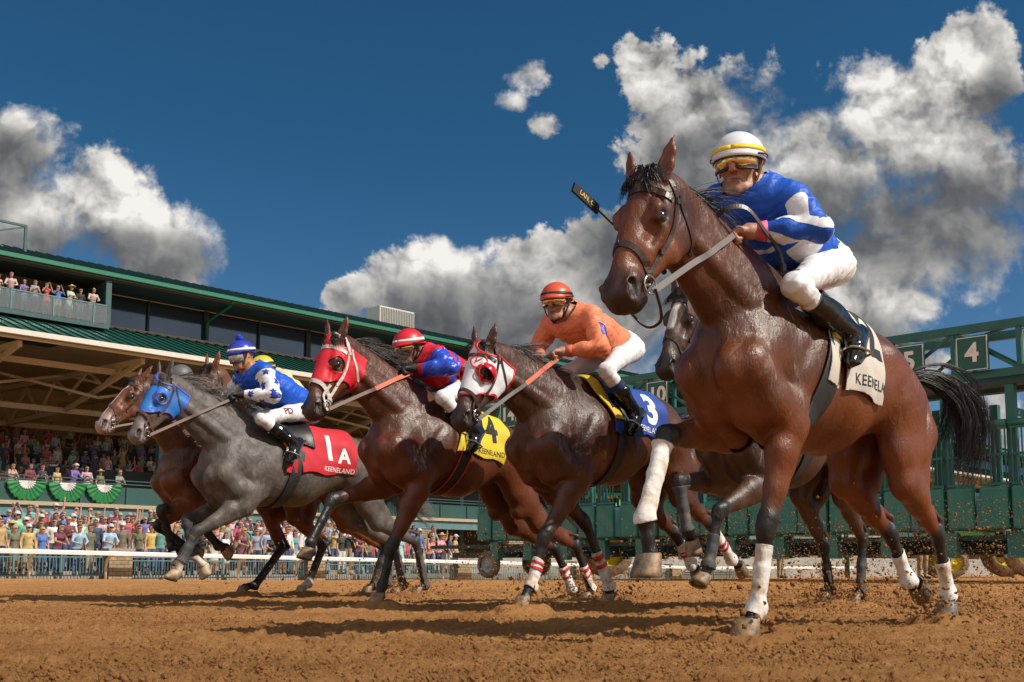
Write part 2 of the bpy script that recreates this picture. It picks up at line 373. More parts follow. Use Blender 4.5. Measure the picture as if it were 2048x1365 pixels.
def catmull(P, n):
    if len(P) == 2: return [P[0].lerp(P[1], i/(n-1)) for i in range(n)]
    out = []
    for i in range(n):
        x = i/(n-1)*(len(P)-1); k = min(int(x), len(P)-2); t = x-k
        p0 = P[max(k-1, 0)]; p1 = P[k]; p2 = P[k+1]; p3 = P[min(k+2, len(P)-1)]
        out.append(.5*((2*p1)+(p2-p0)*t+(2*p0-5*p1+4*p2-p3)*t*t+(3*p1-p0-3*p2+p3)*t*t*t))
    return out
def hair(name, strands, mt, parent, w=.004):
    """strands: list of (points) -> thin tapered ribbons, one mesh"""
    vs = []; fs = []
    for pts in strands:
        m = len(pts); b = len(vs); ax = Vector((rnd.gauss(0, 1), rnd.gauss(0, 1), rnd.gauss(0, 1))).normalized()
        for i, p in enumerate(pts):
            t = (pts[min(i+1, m-1)]-pts[max(i-1, 0)]).normalized(); s_ = t.cross(ax).normalized(); ww = w*(1-.85*i/(m-1)); u_ = s_.cross(t)
            vs += [p+s_*ww, p-s_*ww*.5+u_*ww*.6, p-s_*ww*.5-u_*ww*.6]
        for i in range(m-1):
            a = b+i*3
            for k in range(3): k2 = (k+1) % 3; fs.append((a+k, a+k2, a+3+k2, a+3+k))
    return link(name, mesh_np(name, [tuple(v) for v in vs], fs), mt, parent, True)
def text_mesh(s, size=1.0, bold=0.0, ext=0.0, align='CENTER', shear=0, spacing=1.0):
    c = bpy.data.curves.new('t', 'FONT'); c.body = s; c.size = size; c.offset = bold; c.extrude = ext; c.align_x = align; c.align_y = 'CENTER'; c.shear = shear; c.space_character = spacing
    o = bpy.data.objects.new('t', c); COL.objects.link(o); dg = bpy.context.evaluated_depsgraph_get(); dg.update()
    me = bpy.data.meshes.new_from_object(o.evaluated_get(dg)); bpy.data.objects.remove(o); bpy.data.curves.remove(c)
    return me
def project_text(me, name, origin, ex, ey, mt, parent, bvh, seg=.02, off=.003, direction=None):
    """lays a flat mesh on a curved surface: cast along the plane normal"""
    bm = bmesh.new(); bm.from_mesh(me); bmesh.ops.triangulate(bm, faces=bm.faces[:])
    for _ in range(7):
        es = [e for e in bm.edges if e.calc_length() > seg]
        if not es: break
        bmesh.ops.subdivide_edges(bm, edges=es, cuts=1); bmesh.ops.triangulate(bm, faces=[f for f in bm.faces if len(f.verts) > 3])
    origin = Vector(origin); ex = Vector(ex).normalized(); ey = (Vector(ey)-ex*Vector(ey).dot(ex)).normalized(); ez = ex.cross(ey)
    dr = Vector(direction).normalized() if direction is not None else -ez
    for v in bm.verts:
        p = origin+ex*v.co.x+ey*v.co.y; h = bvh.ray_cast(p-dr*.4, dr)
        if h[0] is None: h = bvh.find_nearest(p)
        v.co = h[0]-dr*off
    m2 = bpy.data.meshes.new(name); bm.to_mesh(m2); bm.free()
    return link(name, m2, mt, parent)
def bvh_of(V, T): return BVHTree.FromPolygons([tuple(v) for v in V], [tuple(int(i) for i in t) for t in T])
WHITE = mat('white_cloth', (.78, .77, .74), .7, var=.08)
BLACKC = mat('black_print', (.015, .015, .017), .7, var=0)
def nv(a): a = np.array(a, float); return a/np.linalg.norm(a)
# joint positions in metres in each horse's own frame (x forward, y to its left, z up)
LM = {
 'A': dict(loc=(0.925, 4.788), hd=224.5, poll=(0.542, 0, 1.935), muz=(0.802, 0, 1.369), withers=(-0.409, 0, 1.671), croup=(-1.421, 0, 1.488), dock=(-1.83, 0, 1.379), kneeL=(-0.12, 0.13, 0.484), fetL=(-0.074, 0.1, 0.136), hoofL=(-0, 0.1, 0), kneeR=(0.196, -0.17, 0.885), fetR=(0.383, -0.14, 0.52), hoofR=(0.373, -0.12, 0.272), hockL=(-1.818, 0.12, 0.482), hfL=(-1.946, 0.11, 0.159), hhL=(-1.921, 0.11, 0.027), hockR=(-1.72, -0.1, 0.49), hfR=(-1.901, -0.1, 0.237), hhR=(-2.088, -0.1, 0.184), jhead=(-0.195, 0, 2.142), jshL=(-0.289, 0.19, 1.98), jelL=(-0.256, 0.3, 1.78), jwrL=(-0.111, 0.1, 1.811), jhaL=(-0.006, 0.06, 1.802), jshR=(-0.261, -0.17, 2.046), jpel=(-0.864, 0.02, 1.844), jknL=(-0.185, 0.26, 1.53), jankL=(-0.613, 0.3, 1.387), jtoeL=(-0.44, 0.32, 1.303)),
 'B': dict(withers=(1.20, 0, 1.64), croup=(.20, 0, 1.58), loc=(2.518, 8.464), hd=226, poll=(2.045, 0, 2.102), muz=(2.328, 0, 1.523), kneeR=(1.873, -0.17, 0.874), fetR=(1.823, -0.14, 0.546), hoofR=(1.753, -0.12, 0.415), kneeL=(1.873, 0.14, 0.669), fetL=(1.978, 0.12, 0.323), hoofL=(2.056, 0.11, 0.19), hockR=(0.033, -0.12, 0.466), hfR=(-0.015, -0.11, 0.128), hhR=(0.096, -0.1, 0.032), hockL=(-0.125, 0.12, 0.515), hfL=(-0.075, 0.11, 0.108), hhL=(-0, 0.1, 0.019)),
 'C': dict(loc=(-0.002, 7.46), hd=226, poll=(0.314, 0, 1.788), muz=(0.592, 0.02, 1.229), withers=(-0.555, 0, 1.676), croup=(-1.636, 0, 1.618), kneeL=(-0.193, 0.12, 0.513), fetL=(-0.078, 0.1, 0.186), hoofL=(-0, 0.1, 0.035), kneeR=(-0.921, -0.13, 0.643), fetR=(-1.16, -0.1, 0.151), hoofR=(-1.146, -0.1, 0.021), hockL=(-2.196, 0.12, 0.651), hfL=(-2.525, 0.1, 0.37), hhL=(-2.713, 0.1, 0.278), hockR=(-2.045, -0.12, 0.572), hfR=(-2.236, -0.1, 0.328), hhR=(-2.348, -0.1, 0.233), jhead=(-0.466, 0, 2.233), jshL=(-0.655, 0.18, 2.154), jelL=(-0.542, 0.28, 1.827), jwrL=(-0.41, 0.1, 1.822), jhaL=(-0.327, 0.06, 1.816), jshR=(-0.617, -0.18, 2.138), jelR=(-0.672, -0.26, 1.992), jpel=(-1.248, 0, 2.056), jknL=(-0.717, 0.25, 1.714), jankL=(-1, 0.28, 1.449), jtoeL=(-0.901, 0.3, 1.35)),
 'D': dict(loc=(-1.067, 8.286), hd=226, poll=(0.391, 0, 2.005), muz=(0.68, 0.04, 1.397), withers=(-0.538, 0, 1.688), croup=(-1.426, 0, 1.491), kneeL=(-0.106, 0.12, 0.454), fetL=(-0.036, 0.1, 0.172), hoofL=(0, 0.1, 0.033), kneeR=(0.23, -0.17, 0.812), fetR=(0.451, -0.13, 0.491), hoofR=(0.486, -0.12, 0.363), hockL=(-2.231, 0.12, 0.488), hfL=(-2.457, 0.1, 0.105), hhL=(-2.386, 0.1, -0.005), hockR=(-2.219, -0.12, 0.473), hfR=(-2.42, -0.1, 0.103), hhR=(-2.538, -0.1, 0.01), jhead=(-0.387, 0, 2.03), jshL=(-0.501, 0.18, 1.962), jelL=(-0.485, 0.28, 1.828), jwrL=(-0.334, 0.1, 1.838), jhaL=(-0.256, 0.06, 1.833), jshR=(-0.507, -0.18, 1.916), jpel=(-1.005, 0, 1.833), jknL=(-0.494, 0.25, 1.624), jankL=(-0.812, 0.28, 1.387), jtoeL=(-0.727, 0.3, 1.306)),
 'E': dict(loc=(-1.02, 11.133), hd=226, poll=(2.79, 0, 1.908), muz=(3.107, 0.03, 1.354), withers=(1.897, 0, 1.629), croup=(0.824, 0, 1.548), kneeL=(2.495, 0.13, 0.599), fetL=(2.613, 0.11, 0.353), hoofL=(2.67, 0.1, 0.197), kneeR=(2.423, -0.15, 0.714), fetR=(2.363, -0.12, 0.406), hoofR=(2.225, -0.1, 0.251), hockL=(0.044, 0.12, 0.553), hfL=(-0.105, 0.1, 0.12), hhL=(0, 0.1, 0.022), hockR=(0.121, -0.12, 0.541), hfR=(0.02, -0.1, 0.119), hhR=(0.098, -0.1, 0.021), jhead=(2.006, 0, 2.182), jshL=(1.896, 0.18, 2.029), jelL=(1.897, 0.27, 1.791), jwrL=(2.089, 0.1, 1.819), jhaL=(2.164, 0.06, 1.815), jshR=(1.868, -0.18, 2.045), jhaR=(2.279, -0.03, 1.838), jpel=(1.249, 0, 1.753), jknL=(1.944, 0.24, 1.602), jankL=(1.632, 0.28, 1.417), jtoeL=(1.723, 0.3, 1.315)),
 'G': dict(loc=(-1.466, 11.564), hd=226, poll=(1.98, 0, 2.17), muz=(2.33, .02, 1.62), withers=(1.55, 0, 1.70), croup=(.52, 0, 1.60), kneeL=(2.10, .13, .74), fetL=(2.22, .11, .46), hoofL=(2.27, .1, .31), kneeR=(1.95, -.15, .72), fetR=(1.75, -.12, .50), hoofR=(1.62, -.1, .44), hockL=(-.09, .12, .55), hfL=(.05, .1, .12), hhL=(.13, .1, .025), hockR=(-.25, -.12, .52), hfR=(-.30, -.1, .13), hhR=(-.22, -.1, .03)),
 'F': dict(loc=(-1.919, 12.001), hd=226, poll=(2.37, 0, 2.09), muz=(2.80, 0, 1.60), withers=(1.62, 0, 1.67), croup=(.62, 0, 1.58), kneeL=(2.14, .13, .84), fetL=(2.02, .13, .50), hoofL=(1.86, .12, .44), kneeR=(2.02, -.15, .70), fetR=(1.74, -.12, .50), hoofR=(1.56, -.1, .46), hockL=(.26, .12, .53), hfL=(.43, .1, .13), hhL=(.50, .1, .03), hockR=(.62, -.12, .50), hfR=(.95, -.1, .12), hhR=(1.08, -.1, .03)),
}
# ---------------------------------------------------------------- the course: U runs along the track away to the right, NN across it towards the stands
U = np.array((.695, .719, 0.)); NN = np.array((-.719, .695, 0.)); UV = Vector(U); NV = Vector(NN); ZV = Vector((0, 0, 1))
def fz(a): return -.14-.0152*(np.clip(a, 0, 62)-16.2)
def W3(a, D, z=0.): return Vector(U)*a+Vector(NN)*D+Vector((0, 0, z))
AX = (UV, NV, ZV)
def ground_z(X, Y):
    a = X*U[0]+Y*U[1]; D = X*NN[0]+Y*NN[1]; t = np.clip((D-12)/28, 0, 1); t = t*t*(3-2*t)
    r = np.hypot(X, Y); return t*fz(a)*np.clip((r-14)/14, 0, 1)
def dirt_mat():
    m = bpy.data.materials.new('track_dirt'); m.use_nodes = True; nt = m.node_tree; N = nt.nodes; Lk = nt.links; b = N['Principled BSDF']; tc = N.new('ShaderNodeTexCoord')
    def nz(s, d=6, r=.6):
        n = N.new('ShaderNodeTexNoise'); n.inputs['Scale'].default_value = s; n.inputs['Detail'].default_value = d; n.inputs['Roughness'].default_value = r; Lk.new(tc.outputs['Object'], n.inputs['Vector']); return n.outputs['Fac']
    cr = N.new('ShaderNodeValToRGB'); e = cr.color_ramp.elements; e[0].position = .32; e[0].color = (.30, .118, .034, 1); e[1].position = .68; e[1].color = (.74, .375, .135, 1)
    ad = N.new('ShaderNodeMath'); ad.operation = 'MULTIPLY_ADD'; Lk.new(nz(24, 6, .7), ad.inputs[0]); ad.inputs[1].default_value = .55; m2 = N.new('ShaderNodeMath'); m2.operation = 'MULTIPLY'; m2.inputs[1].default_value = .45; Lk.new(nz(1.3, 5), m2.inputs[0]); Lk.new(m2.outputs[0], ad.inputs[2])
    Lk.new(ad.outputs[0], cr.inputs[0]); Lk.new(cr.outputs[0], b.inputs['Base Color']); b.inputs['Roughness'].default_value = .92; b.inputs['Specular IOR Level'].default_value = .2
    bp = N.new('ShaderNodeBump'); bp.inputs['Strength'].default_value = 1; bp.inputs['Distance'].default_value = .034; Lk.new(nz(75, 7, .85), bp.inputs['Height']); Lk.new(bp.outputs[0], b.inputs['Normal'])
    return m
DIRT = dirt_mat()
def grid_sheet(name, X, Y, Z, mt, kind='structure'):
    r, c = X.shape; V = np.stack([X.ravel(), Y.ravel(), Z.ravel()], 1); i = np.arange(r-1)[:, None]*c+np.arange(c-1)[None, :]; i = i.ravel()
    F = np.stack([i, i+1, i+c+1, i+c], 1); o = link(name, mesh_np(name, V, F), mt, None, True); return tag(o, kind=kind)
def noise2(X, Y, s, seed=0): 
    P = np.stack([X.ravel()*s, Y.ravel()*s, np.full(X.size, seed*.37+.5)], 1); return LN(P, 1.0).reshape(X.shape)
nr, nc = 820, 620
rr_ = 2.2*(30/2.2)**(np.arange(nr)/(nr-1)); th = np.linspace(-.92, .92, nc)
Xg = rr_[:, None]*np.tan(th*.9)[None, :]*1.0; Yg = np.repeat(rr_[:, None], nc, 1)
base = ground_z(Xg, Yg); near_ = np.clip(1.25-Yg/26, .25, 1)
cl = .30-np.abs(noise2(Xg, Yg, 9, 1)+.5*noise2(Xg, Yg, 21, 2)); cl2 = .25-np.abs(noise2(Xg, Yg, 30, 3)+.5*noise2(Xg, Yg, 66, 5)); cl3 = noise2(Xg, Yg, 95, 4)
msk = np.clip(noise2(Xg, Yg, 1.1, 7)*3+.7, .25, 1.3)
Zg = base+(noise2(Xg, Yg, .9, 8)*.030+noise2(Xg, Yg, 3.1, 9)*.028)*near_+(cl*.045*msk+cl2*.052+cl3*.026)*near_-.008
# harrow lines and hoof prints along the direction of travel
ac = Xg*NN[0]+Yg*NN[1]; al = Xg*U[0]+Yg*U[1]
Zg += np.sin(ac*2*PI/.16+noise2(Xg, Yg, 1.5, 12)*3)*.004*near_
hr = random.Random(5)
for _ in range(170):
    hx, hy = hr.uniform(-5, 7), hr.uniform(2.8, 13); d_ = np.hypot(Xg-hx, (Yg-hy)); Zg += (-.028*np.exp(-(d_/.075)**2)+.014*np.exp(-((d_-.13)/.045)**2))*near_
edge = np.clip((30-Yg)/3, 0, 1)*np.clip((Yg-2.2)/.2, 0, 1); Zg = base+(Zg-base)*edge
for hn in LM.values():      # hooves press in rather than hover
    a_ = R(hn['hd']); 
    for kx in ('hoofL', 'hoofR', 'hhL', 'hhR'):
        p = hn[kx]
        if p[2] < .07: wx = hn['loc'][0]+math.cos(a_)*p[0]-math.sin(a_)*p[1]; wy = hn['loc'][1]+math.sin(a_)*p[0]+math.cos(a_)*p[1]; d_ = np.hypot(Xg-wx, Yg-wy); w_ = np.exp(-(d_/.16)**4); Zg = Zg*(1-w_)+w_*(p[2]+.026)+.030*np.exp(-((d_-.16)/.05)**2)*(1+noise2(Xg, Yg, 14, 3))
tr = grid_sheet('track', Xg, Yg, Zg, DIRT)
# the rest of the ground, reaching the horizon (lies 4 mm under the worked dirt where they meet)
def outer():
    R_ = np.concatenate([[0.], np.geomspace(1.5, 900, 70)]); A_ = np.linspace(0, 2*PI, 145); X = R_[:, None]*np.sin(A_); Y = R_[:, None]*np.cos(A_)
    inside = (Y > 2.1) & (Y < 31) & (np.abs(X) < np.maximum(Y, .1)*1.12); Z = ground_z(X, Y)-np.where(inside, .14, .0)
    return grid_sheet('ground', X, Y, Z-.012, DIRT)
outer()
# apron behind the rail, stepping up to the stand
CONC = mat('apron_concrete', (.30, .27, .23), .85, var=.2, vscale=.8)
mb = MB()
for i in range(7):
    D0 = 43.2+i*1.0; z1 = .19*i; a0, a1 = 2, 130
    mb.add([W3(a, D, z) for a in (a0, a1) for D, z in ((D0, -1.4), (D0, fz(16.2)+.05+z1-(.0)), (D0+1.0, fz(16.2)+.05+z1), (D0+1.0, -1.4))], [(0, 1, 5, 4), (1, 2, 6, 5), (2, 3, 7, 6), (0, 3, 2, 1), (4, 5, 6, 7)])
tag(mb.build('apron_steps', CONC), kind='structure')
# ---- running rail (white) with goose-neck posts
RAILW = mat('white_rail_paint', (.78, .77, .74), .35, var=.06, vscale=3); CREAMP = mat('cream_post_paint', (.58, .52, .40), .5, var=.1)
TEAL = mat('teal_steel', (.035, .085, .085), .45, var=.15, vscale=4); TEALL = mat('light_teal_steel', (.10, .20, .21), .5, var=.15, vscale=3)
GREEN = mat('green_metal', (.012, .095, .072), .38, var=.18, vscale=2.5); GREEND = mat('dark_green_metal', (.010, .045, .036), .45, var=.2, vscale=3)
STONE = None
def stone():
    m = bpy.data.materials.new('rough_limestone'); m.use_nodes = True; nt = m.node_tree; N = nt.nodes; Lk = nt.links; b = N['Principled BSDF']; tc = N.new('ShaderNodeTexCoord')
    mp = N.new('ShaderNodeMapping'); mp.inputs['Rotation'].default_value = (PI/2, 0, 0); Lk.new(tc.outputs['Object'], mp.inputs[0])
    br = N.new('ShaderNodeTexBrick'); br.inputs['Scale'].default_value = 1.0; br.inputs['Brick Width'].default_value = .34; br.inputs['Row Height'].default_value = .15; br.inputs['Mortar Size'].default_value = .012
    br.inputs['Color1'].default_value = (.36, .27, .15, 1); br.inputs['Color2'].default_value = (.24, .19, .12, 1); br.inputs['Mortar'].default_value = (.14, .11, .08, 1); Lk.new(mp.outputs[0], br.inputs['Vector'])
    n = N.new('ShaderNodeTexNoise'); n.inputs['Scale'].default_value = 9; n.inputs['Detail'].default_value = 6; Lk.new(tc.outputs['Object'], n.inputs['Vector'])
    x = N.new('ShaderNodeMix'); x.data_type = 'RGBA'; x.blend_type = 'OVERLAY'; x.inputs[0].default_value = .7; Lk.new(br.outputs['Color'], x.inputs[6]); Lk.new(n.outputs['Color'], x.inputs[7]); Lk.new(x.outputs[2], b.inputs['Base Color'])
    bp = N.new('ShaderNodeBump'); bp.inputs['Distance'].default_value = .03; Lk.new(br.outputs['Fac'], bp.inputs['Height']); bp.invert = True; Lk.new(bp.outputs[0], b.inputs['Normal']); b.inputs['Roughness'].default_value = .9; return m
STONE = stone()
t = empty('running_rail', W3(10, 42, fz(16.2)), 0, 'long white running rail on curved cream posts along the far side of the dirt', 'rail'); org = t.location.copy()
def sub(v): return Vector(v)-org
mb = MB(); prev = None
aa = np.arange(4, 86, 2.0)
for i in range(len(aa)-1):
    a0, a1 = aa[i], aa[i+1]; mb.add([sub(W3(a, D, fz(a)+z)) for a in (a0, a1) for D, z in ((41.90, .93), (41.88, 1.05), (41.94, 1.10), (42.08, 1.10), (42.12, 1.04), (42.08, .93))], [tuple((k, (k+1) % 6, 6+(k+1) % 6, 6+k)) for k in range(6)])
mb.build('rail_beam', RAILW, t)
for a in np.arange(8.4, 84, 3.05):
    z = fz(a); mb = MB(); mb.tube([sub(W3(a, 42.6, z-.1)), sub(W3(a, 42.6, z+.45)), sub(W3(a, 42.52, z+.75)), sub(W3(a, 42.25, z+.92)), sub(W3(a, 42.0, z+.95))], .055, 8); mb.build('post', CREAMP, t, True)
me = text_mesh('10', .20, .004); o = link('marker_number', me, BLACKC, t); o.matrix_world = Matrix.Translation(W3(24.62, 41.875, fz(24.6)+.99)-org) @ Matrix(((U[0], 0, -NN[0], 0), (U[1], 0, -NN[1], 0), (0, 1, 0, 0), (0, 0, 0, 1)))
# ---- picket fence in bays between stone piers
def pier(a, w=1.0, h=1.12):
    z = fz(a); t = empty('stone_pier', W3(a, 43.0, z), math.atan2(U[1], U[0]), None, 'pier', 'stone piers in the fence')
    mb = MB(); mb.box((0, 0, h/2-.1), (w, .55, h+.2)); mb.build('shaft', STONE, t); mb = MB(); mb.box((0, 0, h+.063), (w+.14, .7, .12)); mb.build('cap', CONC, t); return t
PA = [12.9, 21.3, 31.0, 40.6, 50.2, 59.8, 69.0]
for i, a in enumerate(PA): pier(a)['label'] = ['rough limestone pier in the fence beyond the left edge of the runners', 'rough limestone pier in the fence left of the runners, by a cream rail post', 'rough limestone pier in the fence behind the legs of the bay and red hooded horses', 'limestone pier in the fence behind the red hooded horse', 'limestone pier in the fence behind the white hooded horse', 'limestone pier in the fence beyond the starting gate wheels', 'farthest limestone pier in the fence beyond the gate'][i]
for i in range(len(PA)-1):
    a0, a1 = PA[i]+.52, PA[i+1]-.52; am = (a0+a1)/2; t = empty('picket_fence', W3(am, 42.95, fz(am)), math.atan2(U[1], U[0]), None, 'fence', 'green picket fence bays')
    t['label'] = 'teal steel picket fence bay ' + ['left of the pier beside the left edge crowd', 'between the left pier and the next one', 'behind the hind legs of the far bay', 'between the piers behind the red hooded horse', 'seen under the starting gate behind the white hooded horse', 'at the far end beyond the gate'][i]
    mb = MB(); Lh = (a1-a0)/2
    for zz in (.10, .82, .96): mb.box((0, 0, zz), (2*Lh, .04, .045))
    mb.build('bars', TEALL, t); mb = MB()
    for x in np.arange(-Lh+.06, Lh, .135): mb.box((x, 0, .44), (.022, .022, .74))
    mb.build('pickets', TEALL, t); mb = MB()
    for x in np.arange(-Lh, Lh+.1, Lh/2*.999): mb.box((x, 0, .49), (.07, .07, 1.04))
    mb.build('posts', TEALL, t)
# ---------------------------------------------------------------- the grandstand
gs = empty('grandstand', W3(45, 56, 0), math.atan2(U[1], U[0]), 'long green roofed grandstand with tiers of spectators and a glazed upper level', 'grandstand')
ga, gD = 45, 56
def G3(a, D, z): return Vector((a-ga, D-gD, z))
A0, A1 = 4.0, 210.0
TAN = mat('tan_ceiling', (.55, .45, .30), .8, var=.1, vscale=.5); TANP = mat('cream_truss_paint', (.44, .37, .25), .6, var=.08)
GLASS = mat('dark_window_glass', (.06, .095, .15), .08, .6, var=.25, vscale=.12, spec=.9); FASC = mat('pale_gutter', (.60, .57, .50), .5, var=.08)
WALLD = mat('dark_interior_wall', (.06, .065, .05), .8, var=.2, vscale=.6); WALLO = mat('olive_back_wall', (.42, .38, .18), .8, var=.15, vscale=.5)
def quad(mb, *p): mb.add(list(p), [tuple(range(len(p)))])
def slab(name, prof, mt, a0=A0, a1=A1, par=None):
    """closed profile (D, z) extruded along the stand"""
    n = len(prof); mb = MB(); mb.add([G3(a, D, z) for a in (a0, a1) for D, z in prof], [tuple(range(n)), tuple(range(2*n-1, n-1, -1))]+[(k, n+k, n+(k+1) % n, (k+1) % n) for k in range(n)]); return mb.build(name, mt, par or gs)
rt = slab('upper_roof', [(54.6, 15.62), (62.0, 18.1), (90, 18.4), (90, 18.1), (62.0, 17.8), (54.6, 15.40)], GREEN)
mb = MB()
for a in np.arange(A0, A1, .62): mb.bar(G3(a, 54.6, 15.66), G3(a, 62.0, 18.14), .05, .07)
mb.build('seams', GREEND, rt)
slab('gutter', [(54.30, 15.42), (54.30, 15.64), (54.55, 15.66), (54.55, 15.42)], mat('green_gutter', (.02, .16, .10), .4, var=.1))
slab('soffit', [(54.6, 15.36), (57.0, 15.36), (57.0, 15.20), (54.6, 15.22)], mat('dark_soffit', (.02, .03, .028), .7))
# lower skirt roof
rl = slab('lower_roof', [(50.6, 11.05), (57.2, 13.35), (57.2, 13.15), (50.6, 10.85)], GREEN)
mb = MB()
for a in np.arange(A0, A1, .62): mb.bar(G3(a, 50.6, 11.09), G3(a, 57.15, 13.37), .05, .07)
mb.build('seams', GREEND, rl)
slab('lower_gutter', [(50.30, 10.80), (50.30, 11.04), (50.58, 11.06), (50.58, 10.80)], FASC)
slab('sill', [(57.21, 13.1), (56.9, 13.42), (57.5, 13.5), (57.5, 13.1)], FASC)
# upper glazing right of the open balcony
GA = 25.9
wn = slab('window_band', [(57.6, 13.5), (57.6, 15.3), (57.75, 15.3), (57.75, 13.5)], GLASS, GA+.35)
for k_, a in enumerate(np.arange(GA+.2, 150, 3.66)): mb = MB(); mb.box(G3(a, 57.52, 14.4), (.10 if k_ % 2 else .34, .14, 1.8)); mb.build('mullion', mat('dark_mullion', (.02, .03, .03), .5), wn)
for a in np.arange(GA+7.5, 150, 14.64):
    mb = MB(); mb.tube([G3(a, 54.5, 15.42), G3(a, 54.9, 15.2), G3(a, 57.2, 14.7), G3(a, 57.35, 14.5), G3(a, 57.35, 13.4)], .09, 8); mb.build('downpipe', mat('green_gutter', (.02, .16, .10), .4, var=.1), gs, True)
# upper balcony (open, left)
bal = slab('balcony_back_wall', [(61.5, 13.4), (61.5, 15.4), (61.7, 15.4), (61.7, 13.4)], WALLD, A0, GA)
slab('balcony_ceiling', [(57, 15.34), (61.6, 15.34), (61.6, 15.2), (57, 15.2)], TAN, A0, GA)
slab('balcony_floor', [(54.45, 12.62), (54.45, 12.86), (61.6, 12.86), (61.6, 12.62)], TEAL, A0, GA+.1)
mb = MB(); mb.box(G3(GA+.1, 58.1, 14.05), (.3, 7.0, 2.6)); mb.build('balcony_end_wall', TEAL, gs)
GPAN = mat('balcony_glass', (.55, .62, .64), .08, 0, var=0, trans=.85)
mb = MB(); mb.box(G3((A0+GA)/2, 54.56, 13.36), (GA-A0, .02, .92)); bg_ = mb.build('balcony_glass_rail', GPAN, gs)
mb = MB(); mb.box(G3((A0+GA)/2, 54.56, 13.87), (GA-A0, .06, .06))
for a in np.arange(A0+.2, GA, 2.1): mb.box(G3(a, 54.56, 13.34), (.07, .08, 1.05))
mb.build('handrail', TEALL, bg_)
# hall under the lower roof: ceiling, cream trusses, posts, raked seating, back wall
slab('hall_ceiling', [(50.7, 10.80), (57.2, 13.0), (76, 12.7), (76, 12.5), (57.2, 12.8), (50.7, 10.65)], TAN)
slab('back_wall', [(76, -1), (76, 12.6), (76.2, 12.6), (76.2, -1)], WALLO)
mb = MB()
for a in np.arange(8, 150, 6.1):
    mb.bar(G3(a, 51.2, 10.55), G3(a, 75, 11.3), .22, .30); mb.bar(G3(a, 51.2, 10.55), G3(a, 60, 8.9), .18, .22); mb.bar(G3(a, 60, 8.9), G3(a, 75, 8.9), .2, .26)
    for q in range(5): D_ = 53.5+q*4; mb.bar(G3(a, D_, 10.7 if q else 10.5), G3(a, D_+2, 9.0 if q > 1 else 9.8), .12, .12); mb.bar(G3(a, D_+2, 9.0 if q > 1 else 9.8), G3(a, D_+4, 10.9), .12, .12)
for a in np.arange(8, 144, 6.1): mb.bar(G3(a, 56, 9.2), G3(a+6.1, 60, 10.9), .12, .14); mb.bar(G3(a+6.1, 56, 9.2), G3(a, 60, 10.9), .12, .14)
for D_, z in ((60, 8.9), (68, 8.9), (54, 10.3)): mb.box(G3(80, D_, z), (150, .18, .3))
mb.build('roof_trusses', TANP, gs)
mb = MB()
for a in np.arange(12.0, 150, 12.2): mb.box(G3(a+7.9, 60, 5.0), (.36, .36, 7.8))
mb.build('columns', TEALL, gs)
mb = MB()
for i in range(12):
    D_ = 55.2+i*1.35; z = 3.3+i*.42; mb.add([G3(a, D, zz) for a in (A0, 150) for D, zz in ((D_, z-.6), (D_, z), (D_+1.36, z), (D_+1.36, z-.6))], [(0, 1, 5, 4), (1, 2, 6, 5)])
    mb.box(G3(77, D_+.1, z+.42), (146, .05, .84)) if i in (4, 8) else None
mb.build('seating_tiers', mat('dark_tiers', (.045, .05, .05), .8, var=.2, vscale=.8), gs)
pr = slab('parapet', [(54.0, 3.45), (54.0, 4.35), (54.18, 4.35), (54.18, 3.45)], mat('green_parapet', (.018, .07, .062), .5, var=.15, vscale=.6)); mb = MB()
for a in np.arange(10, 150, 2.44): mb.box(G3(a, 53.96, 3.9), (.08, .07, .9))
mb.build('battens', TEAL, pr); mb = MB(); mb.box(G3(77, 54.1, 4.52), (146, .05, .05)); mb.box(G3(77, 54.1, 4.7), (146, .05, .05)); mb.build('handrail', TEAL, pr)
slab('deck_edge', [(53.6, 3.25), (53.6, 3.44), (60, 3.44), (60, 3.25)], mat('tan_deck_edge', (.42, .33, .22), .8, var=.1)); slab('deck_beam', [(53.75, 2.72), (53.75, 3.24), (54.1, 3.24), (54.1, 2.72)], TEALL)
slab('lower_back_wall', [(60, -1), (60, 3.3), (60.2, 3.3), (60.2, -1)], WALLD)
for a in np.arange(13.5, 150, 8.4):
    mb = MB(); mb.box(G3(a+9.0, 54.4, 1.0), (1.5, 1.2, 3.42)); mb.build('stone_pillar', STONE, gs)
# roof railing, plant and vents
t = empty('braced_tower', W3(14.1, 60, 17.0), math.atan2(U[1], U[0]), 'teal steel cross braced frame standing on the roof at far left', 'frame'); mb = MB()
for x in (0, 4.5, 9.6): mb.box((x, 0, .9), (.14, .14, 2.0))
for z in (.1, 1.85): mb.box((4.8, 0, z), (9.7, .12, .12))
mb.build('posts', TEAL, t); mb = MB()
for x in (0, 4.8): mb.bar((x, 0, .1), (x+4.8, 0, 1.8), .08); mb.bar((x+4.8, 0.09, .1), (x, 0.09, 1.8), .08)
mb.build('braces', TEAL, t)
t = empty('cooling_unit', W3(51.6, 62.5, 18.0), math.atan2(U[1], U[0]), 'pale louvred cooling unit on the grandstand roof', 'cooling unit'); mb = MB(); mb.box((0, 0, .6), (3.3, 1.6, 1.3)); mb.build('casing', FASC, t); mb = MB()
for x in np.arange(-1.5, 1.6, .16): mb.box((x, -.83, .6), (.07, .05, 1.1))
mb.build('louvres', mat('grey_louvre', (.25, .26, .24), .6), t)
